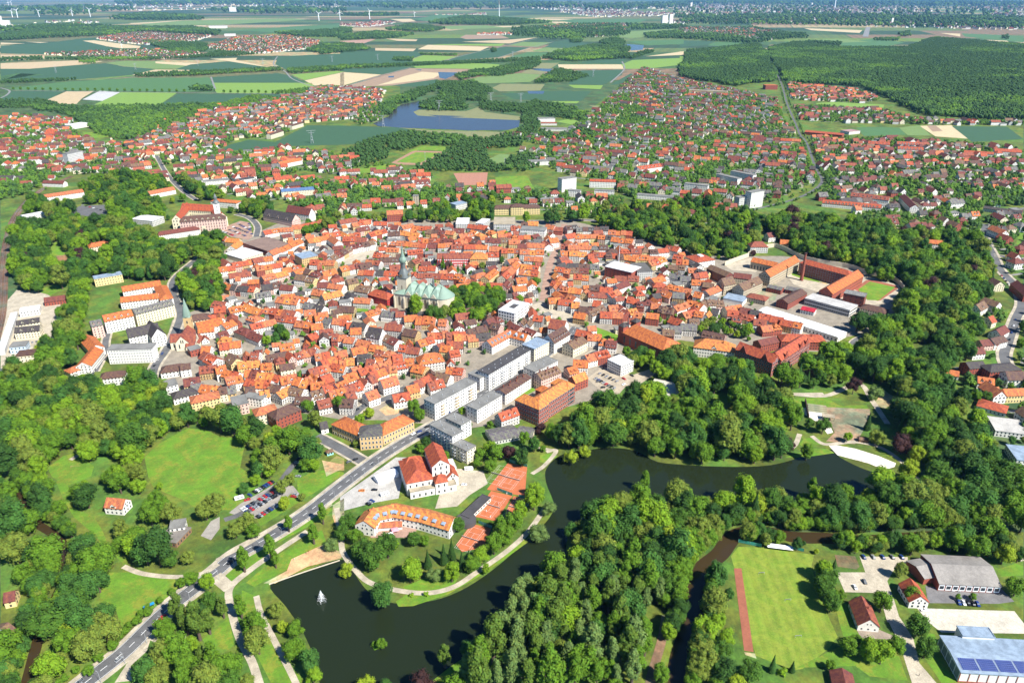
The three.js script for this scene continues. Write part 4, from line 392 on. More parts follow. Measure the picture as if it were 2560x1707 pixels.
{ // red brick school with orange roof
  const f = frame2(1348, 988, 1409, 951, 22), t = thing('brick_school', 'red brick school with white window rows and orange hipped roofs', 'school', f.cx, f.cz, f.a); const loc = (x, y, h) => { const [px, pz] = G(x, y, h), dx = px - f.cx, dz = pz - f.cz, c = Math.cos(f.a), s = Math.sin(f.a); return [dx * c - dz * s, dx * s + dz * c]; };
  const win = { sp: 2.3, storey: 4.1, w: 1.3, wh: 2.2 }; mark(rect(f.cx, f.cz, f.L + 18, 22, f.a), 1); mark(rect(f.cx + Math.sin(f.a) * 20, f.cz + Math.cos(f.a) * 20, f.L + 26, 25, f.a), 2);
  block(t, 0, 0, 0, { L: f.L + 12, D: 15, h: 16.5, rh: 5.5, wall: 'brickred', roof: 'bright', apart: true, win, type: 'hip' }); const p = loc(1325, 995, 21); block(t, -f.L / 2 - 5, -4, Math.PI / 2, { L: 26, D: 13, h: 16.5, rh: 5, wall: 'brickred', roof: 'bright', type: 'hip', apart: true, win }); block(t, f.L / 2 + 2, -2, Math.PI / 2, { L: 19, D: 11, h: 17, rh: 4.4, wall: 'brickred', roof: 'bright', type: 'hip', apart: true, win }); block(t, 8, -13, Math.PI / 2, { L: 14, D: 10, h: 12, rh: 3.5, wall: 'brickred', roof: 'orange', type: 'hip', win: false });
}
B('school_annex', 'orange roofed annex on the street corner beyond the red brick school', 'house', 1430, 940, 1462, 928, { D: 10, h: 9, rh: 5, wall: 'brickred', roof: 'bright' }); B('gable_house', 'pink and cream mansard house behind the red brick school', 'house', 1342, 933, 1392, 914, { D: 13, h: 12, rh: 4, wall: 'pink', roof: 'tan', dormers: 5, chimneys: 4 });
B('red_house', 'red gabled house with timber framed rear by the red brick school', 'house', 1245, 1033, 1290, 1017, { D: 10, h: 9, rh: 5, wall: 'white', roof: 'red', dormers: 3, chimneys: 2, beams: true });
B('low_hall', 'low grey roofed hall behind the red gabled house', 'hall', 1222, 1084, 1290, 1070, { D: 18, h: 4, rh: 2, wall: 'grey', roof: 'grey' }, 'low grey halls'); B('low_hall', 'low grey roofed hall beside a copper beech at the lake wood', 'hall', 1295, 1070, 1335, 1076, { D: 14, h: 4, rh: 2, wall: 'cream', roof: 'grey' }, 'low grey halls');
{ // theatre
  const c = G(1072, 1205), t = thing('theatre', 'white plastered theatre with red hipped roofs and tall stage house', 'theatre', c[0], c[1], .32); mark(rect(c[0], c[1], 46, 40, .32), 1); const red = { wall: 'white', roof: 'red', win: { sp: 4, storey: 4.5, w: 1.2, wh: 2.2 } };
  block(t, -9, -3, Math.PI / 2, { ...red, L: 30, D: 19, h: 11, rh: 5.5, type: 'hip' }); block(t, -9, -13, 0, { ...red, L: 13, D: 9, h: 12.5, rh: 4, type: 'hip' }); block(t, 8, -5, Math.PI / 2, { ...red, L: 25, D: 13, h: 18, rh: 5, type: 'gable' }); block(t, 6, 13, 0, { ...red, L: 9, D: 8, h: 10, rh: 4.5, type: 'hip' }); block(t, 16, 4, Math.PI / 2, { ...red, L: 13, D: 8, h: 8, rh: 4 }); block(t, -8, 13.5, 0, { ...red, L: 18, D: 6, h: 6, type: 'flat', roofMat: M.flattan }); block(t, 13, 13, 0, { ...red, L: 8, D: 7, h: 5.5, type: 'flat', roofMat: M.flattan }); block(t, 18, -9, 0, { ...red, L: 8, D: 12, h: 6, type: 'flat', roofMat: M.flatwhite });
}
{ const c = G(965, 1195), t = thing('event_tent', 'long white event tent pitched on the theatre plaza', 'tent', c[0], c[1], .62); part(t, 'canopy', gableRoof(17, 8, 3.2, 1.6, .2), mat('tent_white', [.9, .9, .9], null, .8)); part(t, 'side_sheet', gableWalls(17, 8, 3.2, 1.6), mats.tent_white); }
{ // lakeside hotel, roof bent round its terrace
  const c = G(1010, 1300), t = thing('hotel', 'bent white lakeside hotel with orange tiled roof and metal dormers', 'hotel', c[0], c[1], 0); const pts = [[912, 1297], [930, 1272], [985, 1260], [1060, 1274], [1128, 1294]];
  for (let i = 0; i < 4; i++) { const h = 7.5, rh = 4.8, p = G(...pts[i], h + rh), q = G(...pts[i + 1], h + rh), dx = q[0] - p[0], dz = q[1] - p[1], L = Math.hypot(dx, dz) + 3.5, a = Math.atan2(-dz, dx), x = (p[0] + q[0]) / 2 - c[0], z = (p[1] + q[1]) / 2 - c[1]; block(t, x, z, a, { L, D: 14, h: h + i * .02, rh, wall: 'white', roof: 'bright', apart: true, win: { sp: 2.8 } }); mark(rect(x + c[0], z + c[1], L, 15, a), 1); const n = [1, 3, 4, 3][i], g = new THREE.Group(); g.name = 'roof_dormers'; for (let k = 0; k < n; k++) { const d = dormer(t, 0, 1, 14, h, rh, M.metalgrey, M.flatblue, 2.6, 'shed', .25); const u = (k + .5 - n / 2) * L / n * .85; d.position.set(x + u * Math.cos(a), 0, z - u * Math.sin(a)); d.rotation.y = a; } }
  const d = G(985, 1330); part(t, 'terrace', new MB().box(-15, 15, 0, .4, -6, 6).geo(), M.redpave).position.set(d[0] - c[0], 0, d[1] - c[1]); const e = G(975, 1308, 4); block(t, e[0] - c[0], e[1] - c[1], .1, { L: 16, D: 6, h: 3.4, rh: 1.6, wall: 'white', roof: 'salmon', win: false });
}
for (const [x, y, k, l] of [[975, 1345, 'tent_white', 'white square parasol on the hotel terrace'], [988, 1332, 'parasol_pink', 'pink square parasol on the hotel terrace'], [965, 1322, 'parasol_red', 'dark red square parasol beside the hotel wall']]) { const p = G(x, y), t = thing('parasol', l, 'parasol', p[0], p[1], .4, 'parasols on the hotel terrace', .4); part(t, 'pole', new THREE.CylinderGeometry(.05, .05, 2.6, 6).translate(0, 1.3, 0), M.darkmetal); part(t, 'canopy', new THREE.ConeGeometry(3.4, 1, 4).rotateY(Math.PI / 4).translate(0, 3, 0), mats[k] ?? mat(k, k === 'parasol_pink' ? [.72, .3, .34] : [.4, .06, .06], null, .8)); }
{ // tennis clubhouse
  const p = G(1190, 1275), t = thing('tennis_clubhouse', 'long low clubhouse with dark grey flat roof beside the tennis courts', 'clubhouse', p[0], p[1], 1.02); mark(rect(p[0], p[1], 26, 9, 1.02), 1); block(t, 0, 0, 0, { L: 27, D: 7, h: 3.3, type: 'flat', roofMat: M.flatdark, wall: 'white', win: { sp: 3.2, storey: 3, w: 2, wh: 1.2 } }); const q = part(t, 'round_end', new THREE.CylinderGeometry(7, 7, 3.4, 16).translate(0, 1.7, 0), M.flatdark); q.position.set(-15, 0, 2); }
// hall church, brick school
{ const f = frame2(1590, 812, 1668, 845, 20), t = thing('hall_church', 'brick hall church with one huge orange roof and two small corner towers', 'church', f.cx, f.cz, f.a); mark(rect(f.cx, f.cz, f.L + 18, 28, f.a), 1); block(t, 0, 0, 0, { L: f.L + 14, D: 26, h: 13, rh: 7.5, wall: 'brickred', roof: 'orange', type: 'hip', ridge: f.L + 2, win: { sp: 7, storey: 13, w: 2.2, wh: 7, y0: 2.6 } }); for (const s of [-1, 1]) { const w = part(t, 'tower', boxWalls(7, 7, 19), wallMat('brickred')); w.position.set(-f.L / 2 - 8.5, 0, s * 9.5); part(w, 'tower_roof', hipRoof(7, 7, 19, 3.5, .5, .1), roofMat('slate')); } const w = part(t, 'apse_roof', hipRoof(7, 7, 9, 3, .5, .1), roofMat('slate')); w.position.set(f.L / 2 + 10, 0, 3); const w2 = part(t, 'apse', boxWalls(7, 7, 9), wallMat('brickred')); w2.position.copy(w.position); }
B('villa', 'white villa with orange hipped roof and gable in the wood by the brick schools', 'villa', 1757, 845, 1822, 853, { D: 18, h: 10, rh: 7, wall: 'white', roof: 'bright', type: 'hip', ridge: 20, dormers: 1, dw: 5, dup: .05, chimneys: 2 });
{ const f = frame2(1860, 857, 1935, 884, 21), t = thing('gabled_school', 'large red brick school with stepped gables and red roofs', 'school', f.cx, f.cz, f.a); const win = { sp: 2.6, storey: 4, w: 1.3, wh: 2.3 }; mark(rect(f.cx, f.cz, f.L + 10, 18, f.a), 1); block(t, 0, 0, 0, { L: f.L + 8, D: 14, h: 15, rh: 6, wall: 'brickred', roof: 'red', apart: true, win }); const g = frame2(1944, 878, 2008, 838, 21), dx = g.cx - f.cx, dz = g.cz - f.cz, c = Math.cos(f.a), s = Math.sin(f.a); mark(rect(g.cx, g.cz, g.L + 10, 18, g.a), 1); mark(rect(g.cx + Math.sin(g.a) * 14, g.cz + Math.cos(g.a) * 14, g.L + 8, 13, g.a), 2); block(t, dx * c - dz * s, dx * s + dz * c, g.a - f.a, { L: g.L + 8, D: 14, h: 15, rh: 6, wall: 'brickred', roof: 'red', apart: true, win });
  const sg = new THREE.Shape(); sg.moveTo(-3.6, 0); for (let k = 0; k < 4; k++) { sg.lineTo(-3.6 + k * .9, 2 + k * 1.8); sg.lineTo(-2.7 + k * .9, 2 + k * 1.8); } for (let k = 3; k >= 0; k--) { sg.lineTo(2.7 - k * .9, 2 + k * 1.8); sg.lineTo(3.6 - k * .9, 2 + k * 1.8); } sg.lineTo(3.6, 0); const eg = new THREE.ExtrudeGeometry(sg, { depth: .7, bevelEnabled: false }); for (const x of [-.36, .36]) { const q = part(t, 'stepped_gable', eg, wallMat('brickred')); q.position.set(x * f.L, 14.2, 6.8); } for (const x of [-.38, .2, .42]) { const q = part(t, 'stepped_gable', eg, wallMat('brickred')), u = x * g.L, ga = g.a - f.a; q.position.set(dx * c - dz * s + u * Math.cos(ga) + 6.8 * Math.sin(ga), 14.2, dx * s + dz * c - u * Math.sin(ga) + 6.8 * Math.cos(ga)); q.rotation.y = ga; } }
B('school_wing', 'red roofed rear wing behind the gabled brick school', 'school', 1968, 834, 2046, 836, { D: 17, h: 9, rh: 5, wall: 'brickred', roof: 'red', type: 'hip', chimneys: 2 }, 'wings of the gabled brick school'); B('school_wing', 'brown roofed inner wing of the gabled brick school', 'school', 1895, 850, 1940, 840, { D: 12, h: 9, rh: 4, wall: 'brickred', roof: 'maroon' }, 'wings of the gabled brick school');
// modern flats and halls in town
const sq = (name, label, cat, px, h, o = {}) => { const w = px.map(p => G(p[0], p[1], h)), cx = w.reduce((s, p) => s + p[0], 0) / 4, cz = w.reduce((s, p) => s + p[1], 0) / 4, dx = (w[3][0] + w[2][0] - w[0][0] - w[1][0]) / 2, dz = (w[3][1] + w[2][1] - w[0][1] - w[1][1]) / 2, L = Math.hypot(dx, dz), ex = (w[0][0] + w[3][0] - w[1][0] - w[2][0]) / 2, ez = (w[0][1] + w[3][1] - w[1][1] - w[2][1]) / 2, D = Math.abs(ex * dz - ez * dx) / L, a = Math.atan2(-dz, dx), t = thing(name, label, cat, cx, cz, a, o.group); block(t, 0, 0, 0, { type: 'flat', h, L, D, ...o }); mark(rect(cx, cz, L + 1, D + 1, a), 1); if (o.units) for (let i = 0; i < o.units; i++) part(t, 'roof_vent', chimVent, M.metalgrey).position.set((i + .5 - o.units / 2) * L / o.units, h + .3, ((i * 3) % 5 - 2) * D * .13); t._f = { L, D, cx, cz, a }; return t; };
{ const t = sq('courtyard_building', 'white cube building with flat white roof and courtyard beside the corn market', 'office', [[1249, 775], [1279, 751], [1321, 757], [1288, 786]], 14, { roofMat: M.flatwhite, win: { sp: 3, storey: 3.5, w: 1.6, wh: 1.8 } }), f = t._f; part(t, 'courtyard_rim', new MB().box(-f.L * .22, f.L * .22, 14.31, 15.2, -f.D * .2, -f.D * .2 + .5).box(-f.L * .22, f.L * .22, 14.31, 15.2, f.D * .2 - .5, f.D * .2).box(-f.L * .22, -f.L * .22 + .5, 14.31, 15.2, -f.D * .2 + .51, f.D * .2 - .51).box(f.L * .22 - .5, f.L * .22, 14.31, 15.2, -f.D * .2 + .51, f.D * .2 - .51).geo(), M.flatwhite); part(t, 'courtyard_glass', new MB().box(-f.L * .2, f.L * .2, 14.31, 14.5, -f.D * .18, f.D * .18).geo(), M.flatdark); }
sq('sports_hall', 'large pale flat roofed sports hall between car park and lake wood', 'hall', [[1595, 982], [1660, 947], [1722, 969], [1678, 987]], 7.5, { roofMat: mat('roof_cream', [.68, .64, .53], texAsphalt, .9), wall: 'grey', units: 4, win: false }); sq('office_cube', 'white four storey office by the gravel car park', 'office', [[1523, 900], [1548, 886], [1581, 900], [1557, 918]], 11, { roofMat: M.flatwhite, apart: true, win: { sp: 2.2, storey: 2.7, w: 1.5, wh: 1.2 } });
sq('parking_deck', 'brown open parking deck with a red brick front by the castle square', 'parking deck', [[612, 611], [661, 589], [722, 611], [672, 628]], 8, { roofMat: mat('deck_brown', [.3, .2, .16], texAsphalt, .9), wall: 'brickred', win: { sp: 4, storey: 4, w: 2.6, wh: 1.2 } }); sq('supermarket', 'low white flat roofed store beside the parking deck', 'store', [[567, 636], [605, 618], [651, 630], [610, 650]], 6, { roofMat: M.flatwhite, wall: 'cream', units: 6 }); sq('metal_hall', 'ochre hall with ribbed blue metal roof in the old town', 'hall', [[742, 640], [768, 624], [786, 634], [762, 652]], 12, { roofMat: M.flatblue, wall: 'ochre' });
sq('department_store', 'white roofed department store behind the shopping street', 'store', [[1515, 668], [1535, 652], [1598, 668], [1585, 682]], 13, { roofMat: M.flatwhite, wall: 'brickred', units: 5, win: { sp: 5 } }); sq('stepped_store', 'dark grey stepped store roof at the shopping street', 'store', [[1580, 664], [1610, 652], [1622, 668], [1604, 690]], 12, { roofMat: mat('roof_anthracite', [.16, .15, .14], texAsphalt, .9), wall: 'grey' }); sq('white_offices', 'long white three storey office row near the ring street', 'office', [[1302, 573], [1306, 565], [1366, 568], [1364, 578]], 10, { roofMat: M.flatgrey, wall: 'white' });
for (const [l, p, h, k] of [['flat white roofed store with grey walls near the red gabled hall', [[1132, 560], [1150, 545], [1180, 545], [1165, 560]], 8, 'flatwhite'], ['smaller flat white roofed store beside the red gabled hall', [[1190, 558], [1205, 546], [1222, 548], [1212, 560]], 8, 'flatwhite'], ['grey walled store with gravel roof near the yellow school', [[1228, 562], [1242, 542], [1292, 544], [1284, 560]], 10, 'flattan']]) sq('flat_store', l, 'store', p, h, { roofMat: M[k], wall: 'grey', units: 3 });
B('red_hall', 'long red painted building with maroon roof and white windows by the conifers', 'hall', 1093, 633, 1176, 632, { D: 16, h: 11, rh: 5, wall: 'redpaint', roof: 'brick', dormers: 0, chimneys: 2, win: { sp: 2.6, storey: 3.4, w: 1.5, wh: 1.7 } }).children[0].children[0].material = M.frame;
B('corner_house', 'orange hipped house beside the red painted building', 'house', 1188, 630, 1206, 630, { D: 17, h: 11, rh: 7, wall: 'ochre', roof: 'bright', type: 'hip' }); B('red_villa', 'red painted villa with red hipped roof beside the church', 'villa', 938, 722, 968, 730, { D: 15, h: 9, rh: 6, wall: 'redpaint', roof: 'red', type: 'hip', dormers: 1 });
// prison and halls to the east
const P = 'buildings of the walled prison'; const pb = (l, a, o) => B('prison_building', l, 'prison', ...a, o, P);
pb('dark brown roofed long cell house at the garden wall of the prison', [1778, 661, 1826, 681], { D: 13, h: 11, rh: 4, wall: 'darkbrick', roof: 'tan', win: { sp: 2.4 } }); pb('brown roofed prison workshop joined to the cell house', [1836, 681, 1880, 686], { D: 15, h: 9, rh: 4, wall: 'stone', roof: 'maroon' }); pb('long stone prison house with brown roof and white gable', [1848, 710, 1896, 690], { D: 15, h: 12, rh: 6, wall: 'stone', roof: 'tan', dormers: 1, dw: 6, dup: .05, win: { sp: 2.6 } }); pb('tall narrow brown gabled house at the prison gate', [1804, 696, 1832, 690], { D: 13, h: 13, rh: 7, wall: 'stone', roof: 'tan' }); pb('stone prison hall with plain orange roof and tall windows', [1884, 643, 1945, 656], { D: 14, h: 10, rh: 4, wall: 'stone', roof: 'orange', win: { sp: 4, storey: 10, w: 1.6, wh: 5 } }); pb('long stone prison wing with orange ridge roof', [1914, 677, 1988, 638], { D: 15, h: 13, rh: 6, wall: 'stone', roof: 'orange', win: { sp: 2.6 } }); pb('five storey dark brick cell block with red roof behind the chimney', [2018, 648, 2122, 675], { D: 14, h: 16, rh: 4.5, wall: 'darkbrick', roof: 'red', type: 'hip', apart: true, win: { sp: 3, storey: 3.2, w: 1.3, wh: 1.5 } }); pb('brick prison hall with orange roof and a row of ridge lights', [2068, 718, 2146, 674], { D: 16, h: 13, rh: 6, wall: 'brickred', roof: 'orange', win: { sp: 3.4, storey: 4 } });
pb('flat roofed dark red block beside the prison pitch', [2114, 728, 2166, 738], { type: 'flat', D: 14, h: 13, wall: 'darkbrick', units: 8, win: { sp: 5, storey: 4 } }); pb('stain roofed concrete workshop with ribbon windows', [2024, 739, 2136, 769], { type: 'flat', D: 22, h: 8, wall: 'grey', roofMat: M.stained, win: { sp: 2.4, storey: 4, w: 2.1, wh: 1.6 } }); pb('brown hipped building south of the prison pitch', [2172, 760, 2206, 768], { type: 'hip', D: 15, h: 6, rh: 4, wall: 'cream', roof: 'brown' }); pb('brick workshop with two part grey roof in the prison yard', [1922, 711, 1958, 719], { D: 11, h: 6, rh: 1.6, wall: 'brickred', roof: 'grey' }); pb('grey roofed sheds beneath the prison chimney', [1968, 716, 2000, 722], { D: 13, h: 5, rh: 1.6, wall: 'brickred', roof: 'grey' }); pb('red hipped stone gatehouse of the prison', [1884, 733, 1908, 738], { type: 'hip', D: 14, h: 6, rh: 3.6, wall: 'stone', roof: 'brick' }); pb('brick workshop with dark roof and pale roof bands', [1958, 748, 2006, 722], { D: 14, h: 8, rh: 3.4, wall: 'brickred', roof: 'brown' });
{ const p = G(2004, 701), t = thing('brick_chimney', 'tall slim brick chimney standing in the prison yard', 'chimney', ...p); part(t, 'shaft', new THREE.CylinderGeometry(1.3, 2.3, 35, 14).translate(0, 17.5, 0), M.chimney); part(t, 'cap', new THREE.CylinderGeometry(1.6, 1.4, 1.4, 14).translate(0, 35.6, 0), mat('soot_brick', [.12, .07, .06], texBrick, .95)); }
B('long_hall', 'very long low hall with white metal roof below the prison', 'hall', 1908, 769, 2108, 833, { D: 19, h: 6, rh: 1.6, wall: 'white', roofMat: M.flatwhite, win: { sp: 4, storey: 6, w: 1.4, wh: 2.2 } }); B('loading_hall', 'small red roofed loading hall with white roof light', 'hall', 2006, 767, 2040, 774, { D: 12, h: 5, rh: 1, wall: 'white', roofMat: mat('roof_crimson', [.48, .02, .035], texSheet, .6) }); sq('garage_roof', 'grey flat roofed garage row outside the prison gate', 'garages', [[1812, 746], [1818, 732], [1868, 742], [1860, 756]], 5, { roofMat: M.flatblue, wall: 'white', win: false });
for (const [l, px, h] of [['prison perimeter wall along the wooded moat', [[1870, 640], [1935, 618], [1960, 626], [2018, 652], [2130, 672], [2165, 685], [2225, 698], [2256, 720], [2260, 742]], 6], ['prison perimeter wall along the villa gardens', [[1812, 664], [1872, 642]], 6]]) { const w = smooth(W(px), 4), t = tag(struct('prison_wall', ribbon(w, .6, h, h), M.stone), l, 'wall', 'prison perimeter walls'); delete t.userData.kind; markLine(w, 2, 1); }
{ const t = sq('ring_house', 'square red roofed building round a small courtyard in the old town', 'house', [[1722, 645], [1748, 630], [1780, 645], [1752, 660]], 9, { roofMat: roofMat('red'), wall: 'white' }); t.children.find(c => c.name === 'roof').geometry = hipRoof(t._f.L, t._f.D, 9, 4, .5); part(t, 'roof_light', new MB().box(-4, 4, 11.4, 13.2, -3, 3).geo(), M.flatwhite); }
// north and west
{ const t = B('yellow_school', 'pale yellow school with brown roof and a taller middle block', 'school', 1242, 512, 1340, 510, { D: 15, h: 11, rh: 4.5, wall: 'yellow', roof: 'brown', type: 'hip', win: { sp: 2.7, storey: 3.8, w: 1.3, wh: 2 } }); block(t, 0, 1.5, 0, { L: 20, D: 19, h: 14, rh: 3.6, type: 'hip', wall: 'yellow', roof: 'brown', win: { sp: 2.7, storey: 3.8, w: 1.3, wh: 2 } }); }
const big = (l, a, o, cat = 'house', name = 'town_building') => B(name, l, cat, ...a, { win: { sp: 2.8 }, ...o }, 'larger buildings of the town');
big('white slab with eight storeys on the main road out of town', [1877, 479, 1900, 475], { type: 'flat', D: 13, h: 27, wall: 'white', ext: 8 }, 'tower block', 'tower_block'); big('stepped white part of the tall slab on the main road', [1846, 492, 1874, 488], { type: 'flat', D: 12, h: 18, wall: 'grey', ext: 4 }, 'tower block', 'tower_block'); big('white tower block with red stripe among apartment rows', [1400, 446, 1436, 441], { type: 'flat', D: 14, h: 24, wall: 'white' }, 'tower block', 'tower_block'); big('grey tower block with tall white ribs in the railway suburb', [160, 384, 198, 376], { type: 'flat', D: 14, h: 24, wall: 'grey' }, 'tower block', 'tower_block');
